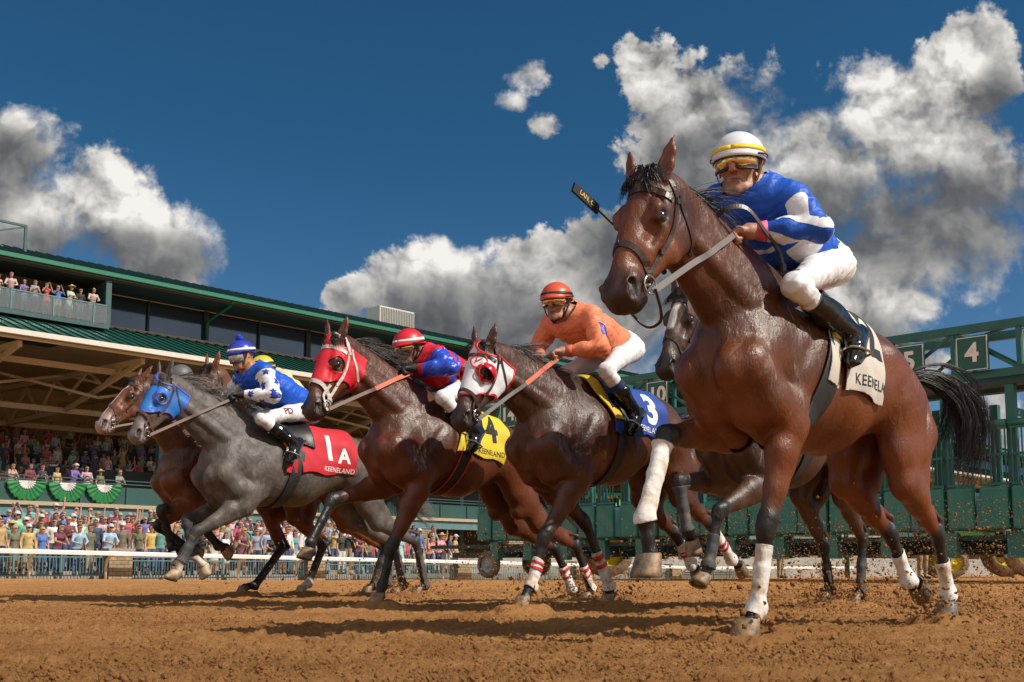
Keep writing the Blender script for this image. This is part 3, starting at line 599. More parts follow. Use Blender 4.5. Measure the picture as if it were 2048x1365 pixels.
# bunting on the parapet
BG = mat('green_bunting_cloth', (.012, .17, .045), .6, var=.15, vscale=3, bump=.01, bscale=8); BWh = mat('white_bunting_cloth', (.68, .68, .66), .7, var=.08)
def fan(a, lab):
    t = empty('bunting_fan', W3(a, 53.9, 4.42), math.atan2(U[1], U[0]), lab, 'bunting', 'green and white bunting fans on the parapet')
    for nm, r0, r1, mt, dd in (('green_skirt', .40, .98, BG, 0), ('white_centre', .0, .42, BWh, -.02)):
        vs = []; n = 66; m = 6
        for i in range(n+1):
            th = PI+PI*i/n; 
            for j in range(m+1):
                r = r0+(r1-r0)*j/m; pl = .035*math.sin(i*2*PI/6)*(r/r1); sx_ = 1.0; z = math.sin(th)*r*(1.0 if nm[0] == 'w' else 1.0+.06*math.sin(i*2*PI/6)); x = math.cos(th)*r*.98
                vs.append((x, -.04+pl+dd, z))
        mb = MB(); mb.add(vs, [(i*(m+1)+j, i*(m+1)+j+1, (i+1)*(m+1)+j+1, (i+1)*(m+1)+j) for i in range(n) for j in range(m)]); o = mb.build(nm, mt, t, True); solidify(o, .01, 0)
fan(21.9, 'green and white pleated bunting fan, left one of the three on the green parapet'); fan(23.9, 'green and white pleated bunting fan, middle one of three on the green parapet'); fan(25.8, 'green and white pleated bunting fan, rightmost one, beside the far bay horse')
# ---------------------------------------------------------------- starting gate
GO = Vector((9.0, 21.6, 0)); gu = NV.copy(); gb = UV.copy()   # stalls run along gu (away to the left); gb points to the back of the gate
PADG = mat('green_pad_vinyl', (.026, .18, .14), .38, var=.2, vscale=3, bump=.006, bscale=6, dirt=(.16, .12, .07), dscale=3, dth=.62)
PADD = mat('dark_pad_vinyl', (.02, .06, .06), .4, var=.2, vscale=3); GSTEEL = mat('gate_green_steel', (.018, .12, .098), .4, var=.2, vscale=2); GDARK = mat('gate_dark_steel', (.015, .04, .036), .5, var=.2)
SP = 1.27; N_ST = 14; T0G = -4.88
gt = empty('starting_gate', GO, math.atan2(gu.y, gu.x), 'long green starting gate with padded stalls under a numbered truss', 'starting gate')
def Q(t, b, z): return Vector((t, -b, z))     # local: x along stalls, -y towards the back
def gq(mb, t, b, z, st, sb, sz): mb.box(Q(t, b, z), (st, sb, sz))
tA, tB = T0G, T0G+SP*(N_ST+2)+.4
mb = MB()
for b in (.0, 1.1):
    for z in (4.05, 5.0): gq(mb, (tA+tB)/2, b, z, tB-tA, .14, .16)
for i in range(int((tB-tA)/1.27)+1):
    t = tA+i*1.27
    for b in (0, 1.1): gq(mb, t, b, 4.52, .09, .09, .9)
    mb.bar(Q(t, 0, 5.0), Q(t, 1.1, 5.0), .08); mb.bar(Q(t, 0, 4.05), Q(t, 1.1, 4.05), .1)
    if t+1.27 < tB+.1:
        for b in (0, 1.1): mb.bar(Q(t if i % 2 else t+1.27, b, 4.1), Q(t+1.27 if i % 2 else t, b, 4.95), .06)
        mb.bar(Q(t if i % 2 else t+1.27, 0, 5.0), Q(t+1.27 if i % 2 else t, 1.1, 5.0), .06)
mb.build('truss', GSTEEL, gt)
mb = MB(); gq(mb, (tA+tB)/2, .10, 3.86, tB-tA, .34, .10); gq(mb, (tA+tB)/2, 1.0, 3.86, tB-tA, .3, .10); mb.build('header_deck', GDARK, gt)
for k in range(N_ST+1):
    t = T0G+.2+SP*k
    mb = MB()
    for b in (0, 2.6): gq(mb, t, b, 2.15, .17, .17, 3.3)
    gq(mb, t, 1.3, 3.3, .12, 2.5, .12); gq(mb, t, 1.3, .62, .12, 2.5, .14); mb.build('stall_post', GSTEEL, gt)
    # partition pads along the stall
    mb = MB(); gq(mb, t, 1.3, 1.42, .26, 2.4, .80); bo = mb.build('partition_pad', PADD, gt)
    m_ = bo.modifiers.new('b', 'BEVEL'); m_.width = .07; m_.segments = 3
    # open front doors: padded below, barred cage above
    for s in (-1, 1):
        mb = MB(); c = Q(t+s*.30, -.16-.10*(k % 2), 1.42); mb.box(c, (.54, .16, .84)); d = mb.build('front_door', PADG, gt); m_ = d.modifiers.new('b', 'BEVEL'); m_.width = .06; m_.segments = 3
        mb = MB(); 
        for q in range(6): mb.box(c+Vector((-.24+.096*q, 0, .98)), (.022, .03, 1.1))
        for z in (.46, 1.02, 1.53): mb.box(c+Vector((0, 0, z)), (.54, .045, .05))
        mb.build('door_bars', GSTEEL, d)
        mb = MB(); mb.tube([c+Vector((-.28, 0, 1.62)), c+Vector((.28, 0, 1.62))], .075, 10); mb.build('top_roll', PADG, d, True)
    mb = MB(); gq(mb, t, -.02, .72, .3, .2, .5); mb.build('foot_pad', PADG, gt)
mb = MB(); gq(mb, (tA+tB)/2, .05, .86, tB-tA, .12, .10); gq(mb, (tA+tB)/2, 2.6, .80, tB-tA, .12, .2); gq(mb, (tA+tB)/2, 2.64, 1.55, tB-tA, .06, .9); mb.build('long_beams', GDARK, gt)
mb = MB(); gq(mb, (tA+tB)/2, 1.2, .63, tB-tA, .7, .16); mb.build('chassis', GDARK, gt)
SIGNG = mat('sign_green', (.012, .10, .08), .5, var=.05)
for n in range(1, N_ST+1):
    t = T0G+.2+SP*(n-1)+.62+(.0); mb = MB(); mb.box(Q(t, -.20, 4.46), (.62, .05, .68)); sg = mb.build('number_board', SIGNG, gt)
    mb = MB()
    for (x, z, w, h) in ((0, .325, .60, .015), (0, -.325, .60, .015), (.292, 0, .015, .65), (-.292, 0, .015, .65)): mb.box(Q(t+x, -.2325, 4.46+z), (w, .012, h))
    mb.build('border', WHITE, sg)
    me = text_mesh(str(n), .52, .016, ext=.004); o = link('numeral', me, WHITE, sg); o.matrix_local = Matrix.Translation(Q(t, -.235, 4.46)) @ Matrix(((-1, 0, 0, 0), (0, 0, 1, 0), (0, 1, 0, 0), (0, 0, 0, 1)))
TYRE = mat('grey_tyre', (.10, .095, .085), .85, var=.2, dirt=(.30, .20, .12), dscale=5, dth=.45); YRIM = mat('yellow_rim', (.72, .55, .01), .4, var=.1); PRIM = mat('pale_rim', (.36, .40, .36), .5, var=.1)
def wheel(name, par, c, ax, r, w, rim, rr=.62):
    ax = Vector(ax).normalized(); e = ax.cross(ZV).normalized(); c = Vector(c); vs = []; fs = []; n = 32; prof = [(rr, -.5), (.86, -.5), (.97, -.36), (1, -.15), (1, .15), (.97, .36), (.86, .5), (rr, .5)]
    for k in range(n):
        q = 2*PI*k/n
        for pr_, pw in prof: lug = 1+(.02 if k % 2 and pr_ > .95 else 0); vs.append(c+ax*w*pw+(e*math.cos(q)+ZV*math.sin(q))*r*pr_*lug)
    m = len(prof); fs = [(k*m+j, k*m+j+1, ((k+1) % n)*m+j+1, ((k+1) % n)*m+j) for k in range(n) for j in range(m-1)]; mb = MB(); mb.add(vs, fs); wo = mb.build(name, TYRE, par, True)
    mb = MB(); vs = []; prof = [(.02, .30), (.22, .30), (.26, .12), (.50, .08), (rr, .34), (rr, -.34), (.5, -.08), (.26, -.12), (.22, -.3), (.02, -.3)]
    for k in range(n):
        q = 2*PI*k/n
        for pr_, pw in prof: vs.append(c+ax*w*pw+(e*math.cos(q)+ZV*math.sin(q))*r*pr_)
    m = len(prof); mb.add(vs, [(k*m+j, k*m+j+1, ((k+1) % n)*m+j+1, ((k+1) % n)*m+j) for k in range(n) for j in range(m)] if False else [(k*m+j, k*m+(j+1) % m, ((k+1) % n)*m+(j+1) % m, ((k+1) % n)*m+j) for k in range(n) for j in range(m)]); mb.build('rim', rim, wo, True); return wo
for t in (T0G+1.0, 13.4):
    wheel('wheel', gt, Q(t, -.02, .36), (0, 1, 0), .38, .24, PRIM)
def tractor(loc, rz, lab, rim=YRIM):
    t = empty('tractor', loc, rz, lab, 'tractor'); TG = mat('tractor_green', (.02, .15, .03), .35, var=.1)
    mb = MB(); mb.box((.9, 0, 1.15), (1.9, .75, .7)); mb.box((.6, 0, .75), (2.4, .35, .3)); b = mb.build('body', TG, t); m_ = b.modifiers.new('b', 'BEVEL'); m_.width = .06; m_.segments = 2
    mb = MB(); mb.box((-.65, 0, 1.25), (.6, .5, .12)); mb.box((-.9, 0, 1.55), (.1, .5, .5)); mb.build('seat', BLACKC, t)
    for s in (-1, 1):
        wheel('wheel', t, (-.6, .78*s, .72), (0, 1, 0), .72, .42, rim); wheel('wheel', t, (1.5, .62*s, .42), (0, 1, 0), .42, .28, rim)
        
        for x_ in (-.95, -.15): mb = MB(); mb.tube([(x_, .6*s, 1.35), (x_, .6*s, 2.4)], .04, 8); mb.build('roll_bar', TG, t, True)
    mb = MB(); mb.box((-.55, 0, 2.42), (1.1, 1.35, .08)); mb.build('canopy', TG, t); mb = MB(); mb.tube([(.9, 0, 1.4), (.9, 0, 2.0)], .035, 8); mb.build('exhaust', BLACKC, t, True)
tractor(GO+gu*12.9+gb*3.6, PI, 'green tractor with yellow wheel centres parked behind the middle of the gate')
tractor((13.9, 31.7, 0), PI, 'farther green tractor with yellow wheels behind the right end of the gate')

t = empty('floodlight', (9.15, 30.2, 0), 0, 'small tan floodlight box on a tall pole beyond the gate', 'floodlight'); mb = MB(); mb.tube([(0, 0, 0), (0, 0, 6.6)], .07, 8); mb.build('pole', GSTEEL, t, True); mb = MB(); mb.box((0, 0, 6.85), (.38, .3, .46)); mb.build('housing', mat('tan_housing', (.42, .28, .14), .6), t); mb = MB(); mb.box((0, -.16, 6.85), (.28, .03, .34)); mb.build('lens', GLASS, t)
# ---------------------------------------------------------------- spectators and gate crew
def person_mat():
    m = bpy.data.materials.new('person_cloth_and_skin'); m.use_nodes = True; nt = m.node_tree; N = nt.nodes; Lk = nt.links; b = N['Principled BSDF']
    a = N.new('ShaderNodeAttribute'); a.attribute_name = 'Col'; k = N.new('ShaderNodeAttribute'); k.attribute_name = 'Top'; oi = N.new('ShaderNodeObjectInfo'); tc = N.new('ShaderNodeTexCoord')
    n = N.new('ShaderNodeTexNoise'); n.inputs['Scale'].default_value = 9; n.inputs['Detail'].default_value = 4; Lk.new(tc.outputs['Object'], n.inputs['Vector']); mr = N.new('ShaderNodeMapRange'); Lk.new(n.outputs['Fac'], mr.inputs[0]); mr.inputs[1].default_value = .3; mr.inputs[2].default_value = .7; mr.inputs[3].default_value = .75; mr.inputs[4].default_value = 1.2
    x = N.new('ShaderNodeMix'); x.data_type = 'RGBA'; Lk.new(k.outputs['Fac'], x.inputs[0]); Lk.new(a.outputs['Color'], x.inputs[6]); Lk.new(oi.outputs['Color'], x.inputs[7])
    v = N.new('ShaderNodeVectorMath'); v.operation = 'SCALE'; Lk.new(x.outputs[2], v.inputs[0]); Lk.new(mr.outputs[0], v.inputs['Scale']); Lk.new(v.outputs[0], b.inputs['Base Color']); b.inputs['Roughness'].default_value = .75
    return m
PM = person_mat(); HAIRC = {'dark': (.02, .013, .01), 'brown': (.07, .035, .018), 'blond': (.42, .26, .10), 'grey': (.35, .34, .33)}
PMESH = {}
def person_mesh(pose, head, female, skirt, legs, seated=False, vox=.021):
    key = (pose, head, female, skirt, legs, seated)
    if key in PMESH: return PMESH[key]
    Y = (0, 1, 0); f = Fld(vox); hipz = .93 if not seated else .48; dz = hipz-.93; sk = .85 if female else 1.0
    H_ = np.array((0.03, 0, 1.62+dz)); ch = np.array((0, 0, 1.30+dz)); lean = np.array((.10, 0, 0)) if pose == 'lean' else np.zeros(3); H_ = H_+lean*1.6; ch = ch+lean
    f.cap(H_+(0, 0, .03), H_+(.01, 0, -.05), .095, .072, .03, Y, .86); f.ball(H_+(.10, 0, -.01), .014, .02); f.cap(H_, ch+(0, 0, .12), .05, .055, .03)
    f.chain([ch+(0, 0, .03), (ch+(0, 0, hipz+.05))*.5 if False else np.array((lean[0]*.5, 0, 1.12+dz)), (0, 0, .95+dz)], [.125*sk, .105*sk, .12], .05, Y, 1.35)
    if female: f.ball(ch+(.07, .06, -.03), .06, .03); f.ball(ch+(.07, -.06, -.03), .06, .03)
    hands = []
    for s in (1, -1):
        sh = ch+(0, .175*s*sk, .11); 
        if pose == 'phone': el = sh+(.16, .10*s, -.13); wr = H_+(.26, .05*s, .02)
        elif pose == 'clap': el = sh+(.05, .08*s, -.27); wr = ch+(.28, .04*s, -.05)
        elif pose == 'shade' and s > 0: el = sh+(.14, .14, .05); wr = H_+(.13, .05, .06)
        elif pose == 'raise' and s > 0: el = sh+(.05, .12, .18); wr = sh+(.06, .14, .46)
        elif pose == 'lean': el = sh+(.12, .08*s, -.24); wr = ch+(.38, .10*s, -.22)
        else: el = sh+(0, .07*s, -.27); wr = sh+(.10, .06*s, -.50)
        f.chain([ch+(0, .1*s, .09), sh, el], [.07, .055, .044], .03); f.chain([el, wr, wr+nv(wr-el)*.09], [.040, .030, .032], .02); hands.append((sh, el, wr))
        if seated: kn = np.array((.42, .11*s, hipz)); an = np.array((.40, .11*s, .09))
        else: kn = np.array((.02, .10*s, .50)); an = np.array((0, .11*s, .09))
        f.chain([(0, .09*s, .90+dz), kn, an], [.105, .068, .045], .03); f.cap(an+(0, 0, -.04), an+(.13, .01*s, -.055), .042, .032, .02)
    if skirt and not seated: f.chain([(0, 0, .95), (0, 0, .75), (0, 0, .55)], [.13, .17, .19], .05, Y, 1.15)
    if head in ('long_dark', 'long_blond'): f.chain([H_+(-.03, 0, .04), H_+(-.07, 0, -.10), H_+(-.08, 0, -.26)], [.10, .095, .07], .03, Y, .95)
    elif head != 'bald': f.cap(H_+(-.025, 0, .045), H_+(-.03, 0, 0), .098, .09, .02, Y, .9)
    if head == 'straw': f.cap(H_+(0, 0, .085), H_+(0, 0, .088), .20, .20, .008, (0, 0, 1), .10); f.ball(H_+(0, 0, .11), .085, .02)
    if head == 'cap': f.cap(H_+(0, 0, .06), H_+(.10, 0, .05), .088, .06, .02, (0, 0, 1), .5); f.ball(H_+(0, 0, .06), .10, .02)
    if pose == 'phone': f.cap(hands[0][2]+(.06, -.05, .06), hands[0][2]+(.06, -.05, -.01), .045, .045, .004, (1, 0, 0), .28)
    f.eval(); V, T = f.surf(0); V = smooth_np(V, T, 1); skin = np.array((.46, .25, .17)); c = np.tile(skin, (len(V), 1)); top = np.zeros(len(V))
    arm = np.zeros(len(V), bool)
    for sh, el, wr in hands: d1, _ = segdist(V, sh, el); d2, h2 = segdist(V, el, wr+nv(wr-el)*.1); arm |= (np.minimum(d1, d2) < .075) & (V[:, 2] > .6+dz)
    up_ = ch[2]+.165; torso = (V[:, 2] < up_) & (V[:, 2] > (.93 if not skirt else .52)+dz) & ~arm
    for sh, el, wr in hands:
        d1, h1 = segdist(V, sh, el); d2, h2 = segdist(V, el, wr); slv = (d1 < .075) & ((h1 < (.6 if female else 2)) | (d2 < 0)); slv |= (not female and legs != 'short') & (d2 < .06) & (h2 < .93); top[slv & (V[:, 2] < up_+.02)] = 1
    top[torso] = 1
    if seated: top[(V[:, 2] < hipz+.10)] = 0
    low = (V[:, 2] < .95+dz) & ~arm & (top < .5); lc = {'navy': (.03, .045, .10), 'khaki': (.34, .27, .17), 'jeans': (.06, .11, .22), 'skin': tuple(skin), 'white': (.6, .6, .58), 'short': (.30, .25, .16)}[legs]
    c[low] = lc
    if legs == 'short': c[(V[:, 2] < .5) & ~arm] = skin
    c[(V[:, 2] < .085) & low] = (.05, .04, .035)
    hcol = {'short_dark': 'dark', 'short_brown': 'brown', 'long_dark': 'dark', 'long_blond': 'blond', 'grey': 'grey', 'straw': 'brown', 'cap': 'dark', 'bald': None}[head]
    hd_ = (V[:, 2] > H_[2]-.30) & ((V[:, 0] < H_[0]-.01) | (V[:, 2] > H_[2]+.075)) & (np.abs(V[:, 1]) < .16) & (np.hypot(V[:, 0]-H_[0], V[:, 1]) < .24) & ((V[:, 2] > H_[2]-.06) | (head[:4] == 'long')) & ~arm
    if hcol: c[hd_] = HAIRC[hcol]; top[hd_] = 0
    if head == 'straw': m_ = (V[:, 2] > H_[2]+.06) & (np.hypot(V[:, 0]-H_[0], V[:, 1]) < .24) & ~arm; c[m_] = (.52, .38, .20); top[m_] = 0
    if head == 'cap': m_ = (V[:, 2] > H_[2]+.03) & ~arm & (np.hypot(V[:, 0]-H_[0], V[:, 1]) < .2); c[m_] = (.5, .5, .52)
    fc = (V[:, 0] > H_[0]+.07) & (np.abs(V[:, 2]-H_[2]-.022) < .018) & (np.abs(V[:, 1]) < .075) & ~arm; c[fc] = (.02, .015, .015)
    if pose == 'phone': d, _ = segdist(V, hands[0][2]+(.06, -.05, .06), hands[0][2]+(.06, -.05, -.01)); c[(d < .06) & (V[:, 0] > hands[0][2][0]+.045)] = (.03, .05, .09)
    me = mesh_np('person', V, T, c); at = me.attributes.new('Top', 'FLOAT', 'POINT'); at.data.foreach_set('value', top.astype(np.float32)); me.materials.append(PM); me.shade_smooth(); PMESH[key] = me; return me
TOPS = [('white', (.72, .72, .70)), ('pale blue', (.28, .42, .62)), ('navy', (.025, .04, .12)), ('red', (.50, .03, .035)), ('teal', (.06, .32, .30)), ('violet', (.14, .09, .36)), ('black', (.02, .02, .022)), ('coral', (.62, .20, .15)), ('mustard', (.50, .32, .05)),
        ('pink', (.62, .28, .34)), ('olive', (.12, .14, .05)), ('beige', (.48, .40, .30)), ('royal blue', (.03, .12, .48)), ('mint green', (.30, .55, .38)), ('grey', (.25, .26, .28)), ('burgundy', (.18, .015, .04))]
TOPS = [(n_, tuple(.72*v_+.28*(sum(c_)/3)+.01 for v_ in c_)) for n_, c_ in TOPS]
POSES = {'phone': 'holding up a phone', 'clap': 'with hands clasped in front', 'shade': 'shading the eyes with one hand', 'lean': 'leaning forward', 'down': 'with arms down', 'raise': 'with one arm raised'}
HEADS = {'short_dark': 'short dark hair', 'short_brown': 'short brown hair', 'long_dark': 'long dark hair', 'long_blond': 'long blond hair', 'grey': 'grey hair', 'straw': 'a wide straw hat', 'cap': 'a pale cap', 'bald': 'a bald head'}
used_l = set()
def add_person(loc, face, rr, where, group, seated=False, poses=None, sc=None, vox=.021):
    for _ in range(400):
        pose = rr.choice(poses or ['phone', 'clap', 'shade', 'lean', 'down', 'phone', 'clap', 'down', 'raise']); female = rr.random() < .5; head = rr.choice(['long_dark', 'long_blond', 'straw', 'long_dark'] if female else ['short_dark', 'short_brown', 'grey', 'cap', 'bald']); skirt = female and rr.random() < .5 and not seated
        tn, tcx = rr.choice(TOPS); garment = ('dress' if skirt else 'top') if female else rr.choice(['shirt', 'jacket', 'shirt'])
        lab = '%s %s, %s, %s, %s' % (tn, garment, HEADS[head], POSES[pose], where)
        lab = '%s in %s %s, %s, %s, %s' % ('woman' if female else 'man', tn, garment, HEADS[head], POSES[pose].replace('with ', ''), where)
        if lab not in used_l and len(lab.split()) <= 16: break
    used_l.add(lab)
    legs = 'skin' if skirt else rr.choice(['navy', 'khaki', 'jeans', 'short'] if not female else ['jeans', 'white', 'navy'])
    o = bpy.data.objects.new('person', person_mesh(pose, head, female, skirt, legs, seated, vox)); COL.objects.link(o); o.location = loc; o.rotation_euler = (0, 0, face+rr.gauss(0, .25)); s = (sc or 1)*rr.uniform(.93, 1.05)*(.95 if female else 1); o.scale = (s, s, s); o.color = (*[min(1, v*rr.uniform(.85, 1.15)) for v in tcx], 1)
    tag(o, lab, 'spectator', group); return o
FACE = math.atan2(-NN[1], -NN[0])
pr_ = random.Random(31); GR = 'spectators crowded behind the rail'
def zone(a): return 'left of stone pier' if a < 20.8 else 'right of stone pier' if a < 26.5 else 'beyond the far bay' if a < 31.5 else 'behind red hooded horse' if a < 38 else 'far along the rail'
for row in range(6):
    D = 43.55+row*1.0; z0 = fz(16.2)+.05+.19*row; a = 13.2+pr_.random()*.3
    while a < 41:
        if a > 36 and row > 3: break
        if a < 27.3 or a > 27.9: add_person(W3(a, D+pr_.uniform(-.25, .25), z0), FACE, pr_, ('front row, ' if row == 0 else 'second row, ' if row == 1 else 'rows behind, ')+zone(a), GR, sc=1.22)
        a += pr_.uniform(.48, .74)*(1.0 if row < 4 else 1.5)*(1 if a < 31 else 1.5)
# child on shoulders above the crowd
o = add_person(W3(19.85, 47.6, 1.45), FACE, pr_, 'raised above everyone', GR, poses=['down'], sc=.8, seated=False); o['label'] = 'child in a pale grey shirt raised high above the crowd left of the pier'; o.color = (.5, .5, .48, 1)
# upper balcony
pr2 = random.Random(8)
for i, a in enumerate([15.2, 15.9, 16.5, 17.1, 17.7, 18.4, 19.0, 19.7, 20.5, 21.1, 21.8, 22.3, 22.9, 23.5, 24.1, 24.7, 25.3]):
    add_person(W3(a, 54.95+pr2.uniform(0, .15), 12.87), FACE, pr2, 'on the glass balcony', 'guests on the upper glass balcony', poses=['clap', 'phone', 'down', 'lean'], sc=1.05)
# seats above the parapet: first tiers are individuals
pr3 = random.Random(12); a = 15.8
for row, D, z in ((0, 54.75, 3.44), (1, 56.0, 3.30), (2, 57.4, 3.72), (3, 58.7, 4.14)):
    a = 14.5+pr3.random()
    while a < 27:
        add_person(W3(a, D, z), FACE, pr3, 'stand %s' % ('by parapet' if row == 0 else 'second tier' if row == 1 else 'third tier' if row == 2 else 'fourth tier'), 'spectators in the stand above the parapet', seated=row > 0 and pr3.random() < .5, poses=['clap', 'down', 'lean', 'shade'], sc=1.12)
        a += pr3.uniform(.55, 1.0)
# the darker tiers behind, too many to tell apart
def mass():
    vs = []; rr = random.Random(4); keys = list(PMESH.values())[:14]; data = []
    for me in keys: n = len(me.vertices); co = np.empty(n*3, np.float32); me.vertices.foreach_get('co', co); cl_ = np.empty(n*4, np.float32); me.color_attributes['Col'].data.foreach_get('color', cl_); tp = np.empty(n, np.float32); me.attributes['Top'].data.foreach_get('value', tp); li = np.empty(len(me.loops), np.int32); me.loops.foreach_get('vertex_index', li); data.append((co.reshape(-1, 3), cl_.reshape(-1, 4)[:, :3], tp, li.reshape(-1, 3)))
    VV, FF, CC = [], [], []; n0 = 0
    for row in range(4, 12):
        D = 55.9+row*1.35; z = 3.3+row*.42; a = 13+rr.random()
        while a < 44:
            co, cl_, tp, li = rr.choice(data); c_, s_ = math.cos(FACE+rr.gauss(0, .2)), math.sin(FACE); p = co.copy(); c2 = math.cos(FACE); s2 = math.sin(FACE); P = np.stack([p[:, 0]*c2-p[:, 1]*s2, p[:, 0]*s2+p[:, 1]*c2, p[:, 2]-(.45 if rr.random() < .6 else 0)], 1)+np.array(W3(a, D, z)); tc_ = np.array(rr.choice(TOPS)[1]); VV.append(P); CC.append(cl_*(1-tp[:, None])+tc_*tp[:, None]); FF.append(li+n0); n0 += len(p); a += rr.uniform(.6, 1.3)
    me = mesh_np('seated_crowd', np.concatenate(VV), np.concatenate(FF), np.concatenate(CC)); o = link('seated_crowd', me, mat('crowd_cloth', rough=.8, attr=True, var=.1), None, True); tag(o, 'seated crowd filling the shaded upper tiers of the stand', 'crowd', kind='stuff')
mass()
# gate crew: only their legs show under the gate
pr4 = random.Random(3)
for t, b, lab in ((-.3, 3.4, 'gate crewman in khaki trousers at the right end behind the gate'), (2.0, 3.6, 'gate crewman in khaki trousers behind the tail of the nearest horse'), (2.9, 4.3, 'gate crewman in dusty trousers between the hind legs of the nearest horse'), (6.3, 3.5, 'gate crewman in grey trousers behind the dark brown horse'), (-1.5, 5.0, 'gate crewman standing furthest right behind the gate')):
    p = GO+gu*t+gb*b; o = bpy.data.objects.new('person', person_mesh('down', 'cap', False, False, 'khaki')); COL.objects.link(o); o.location = (p.x, p.y, 0); o.rotation_euler = (0, 0, FACE+pr4.uniform(-1, 1)); o.color = (.03, .08, .05, 1); tag(o, lab, 'gate crewman', 'crew working behind the gate')
# ---------------------------------------------------------------- the horses
EYE = mat('dark_eye', (.012, .008, .006), .05, var=0, coat=1)
HOOF = mat('hoof_horn', (.10, .085, .07), .55, var=.3, vscale=30, bump=.002, bscale=60, dirt=(.38, .22, .10), dscale=14, dth=.5)
HOOFP = mat('pale_hoof_horn', (.46, .36, .24), .5, var=.25, vscale=25, bump=.002, dirt=(.38, .20, .08), dscale=14, dth=.52)
HAIRB = mat('black_hair', (.018, .015, .014), .42, var=.5, vscale=40)
HAIRG = mat('grey_hair', (.16, .14, .125), .5, var=.5, vscale=40)
STEEL = mat('bit_steel', (.6, .58, .55), .22, 1, var=.1)
def nv(a): a = np.array(a, float); return a/np.linalg.norm(a)
def V3(a): return Vector([float(x) for x in a])
class Horse: pass
def horse(name, loc, hd, lm, coat, label, vox=.011, k=1.0, dark=(.016, .013, .012), muzzle=None, foam=(.5, .5), mat_name=None, legs_dark=True,
          ear_back=.15, mane='up', hair_m=None, socks={}, bands={}, blaze=None, wide=1.0, dapple=0, open_mouth=0, seed=1, nostril=1.0, rough=.36, earspread=.22, tail=None, fl=1.12, fh=1.08, fn=1.0, sooty=None, hoof=1.12, ear_y=.052, mane_n=1100, mane_f=None):
    Hh = Horse(); Hh.name = name
    a = R(hd); root = empty('racehorse', (loc[0], loc[1], 0), a, label, 'horse', 'racehorses galloping down the track'); Hh.root = root
    L = {kk: np.array(v, float) for kk, v in lm.items()}; Hh.L = L
    W = L['withers']; C_ = L['croup']; ang = math.atan2(W[2]-C_[2], W[0]-C_[0])-math.atan2(.05, .95)
    ca, sa = math.cos(ang), math.sin(ang); sx = np.hypot(W[0]-C_[0], W[2]-C_[2])/.95
    def T(x, y, z): x = x*(sx if x < 0 else 1)*k; z = z*k; return np.array([W[0]+x*ca-z*sa, W[1]+y*k*wide, W[2]+x*sa+z*ca])
    Hh.T = T; Yv = (0, 1, 0); f = Fld(vox)
    # trunk
    f.chain([T(.16, 0, -.42), T(-.12, 0, -.435), T(-.42, 0, -.425), T(-.72, 0, -.35)], [.285*k, .335*k, .325*k, .250*k], .05, Yv, .80*wide)
    f.chain([T(.05, 0, -.13), T(-.18, 0, -.125), T(-.5, 0, -.18), T(-.85, 0, -.17)], [.10*k, .11*k, .15*k, .16*k], .10, Yv, 1.0)
    f.chain([T(-.72, 0, -.34), T(-.95, 0, -.27), T(-1.17, 0, -.33)], [.225*k, .205*k, .145*k], .06, Yv, .90)
    for s in (-1, 1):
        f.chain([T(-.80, .15*s, -.22), T(-.98, .13*s, -.38), T(-1.06, .14*s, -.58)], [.10*k, .165*k, .135*k], .05, Yv, .66)
        f.chain([T(-1.22, .075*s, -.28), T(-1.25, .095*s, -.48), T(-1.12, .13*s, -.74)], [.085*k, .108*k, .08*k], .035, Yv, .8)
        # shoulder blade, point of shoulder, upper arm, triceps
        f.chain([T(-.02, .075*s, -.14), T(.14, .125*s, -.34), T(.33, .165*s, -.54)], [.07*k, .105*k, .095*k], .035, Yv, .62)
        f.chain([T(-.10, .13*s, -.28), T(-.02, .175*s, -.50), T(.02, .175*s, -.64)], [.09*k, .15*k, .12*k], .03, Yv, .50)
        f.chain([T(.33, .15*s, -.53), T(.20, .165*s, -.66), T(.08, .17*s, -.72)], [.105*k, .10*k, .085*k], .03, Yv, .8)
        # breast
        f.chain([T(.34, .075*s, -.46), T(.38, .085*s, -.56), T(.26, .085*s, -.70), T(.08, .08*s, -.77)], [.09*k, .105*k, .095*k, .07*k], .028, Yv, .85)
    f.cap(T(.36, 0, -.42), T(.30, 0, -.62), .09*k, .10*k, .05)
    # grooves between the muscles
    for s in (-1, 1):
        f.cap(T(.12, .185*s, -.08), T(.31, .235*s, -.36), .012, .014, .055, sub=True)
        f.cap(T(-.19, .275*s, -.22), T(-.15, .30*s, -.70), .012, .012, .06, sub=True)
        f.cap(T(-.02, .262*s, -.30), T(.14, .275*s, -.56), .008, .010, .045, sub=True)
        f.ball(T(-.70, .325*s, -.24), .06, .12, sub=True)
        f.cap(T(-1.03, .272*s, -.28), T(-1.08, .285*s, -.62), .008, .010, .05, sub=True)
        f.cap(T(-.86, .285*s, -.50), T(-.93, .29*s, -.72), .006, .008, .05, sub=True)
        f.cap(T(.22, .25*s, -.58), T(.36, .235*s, -.42), .005, .006, .04, sub=True)
        for i in range(5): x = -.30-.095*i; f.cap(T(x+.05, .300*s, -.34), T(x-.03, .285*s, -.56), .004, .004, .030, sub=True)
    f.cap(T(.50, 0, -.38), T(.44, 0, -.66), .028, .030, .06, sub=True)
    Hh.ntrunk = len(f.p)
    # head frame
    po, mu = L['poll'], L['muz']; E1 = nv(mu-po); hl = np.linalg.norm(mu-po)/.60; E1h = nv((E1[0], E1[1], 0)); E2 = nv(np.cross((0, 0, 1), E1h))
    if 'roll' in lm: E2 = nv(E2*math.cos(lm['roll'][0])+np.cross(E1, E2)*math.sin(lm['roll'][0]))
    E3 = np.cross(E1, E2); E3 = nv(E3)
    def Hd(x, y, z): return po+(E1*x+(E2*y+E3*z)*fh)*hl
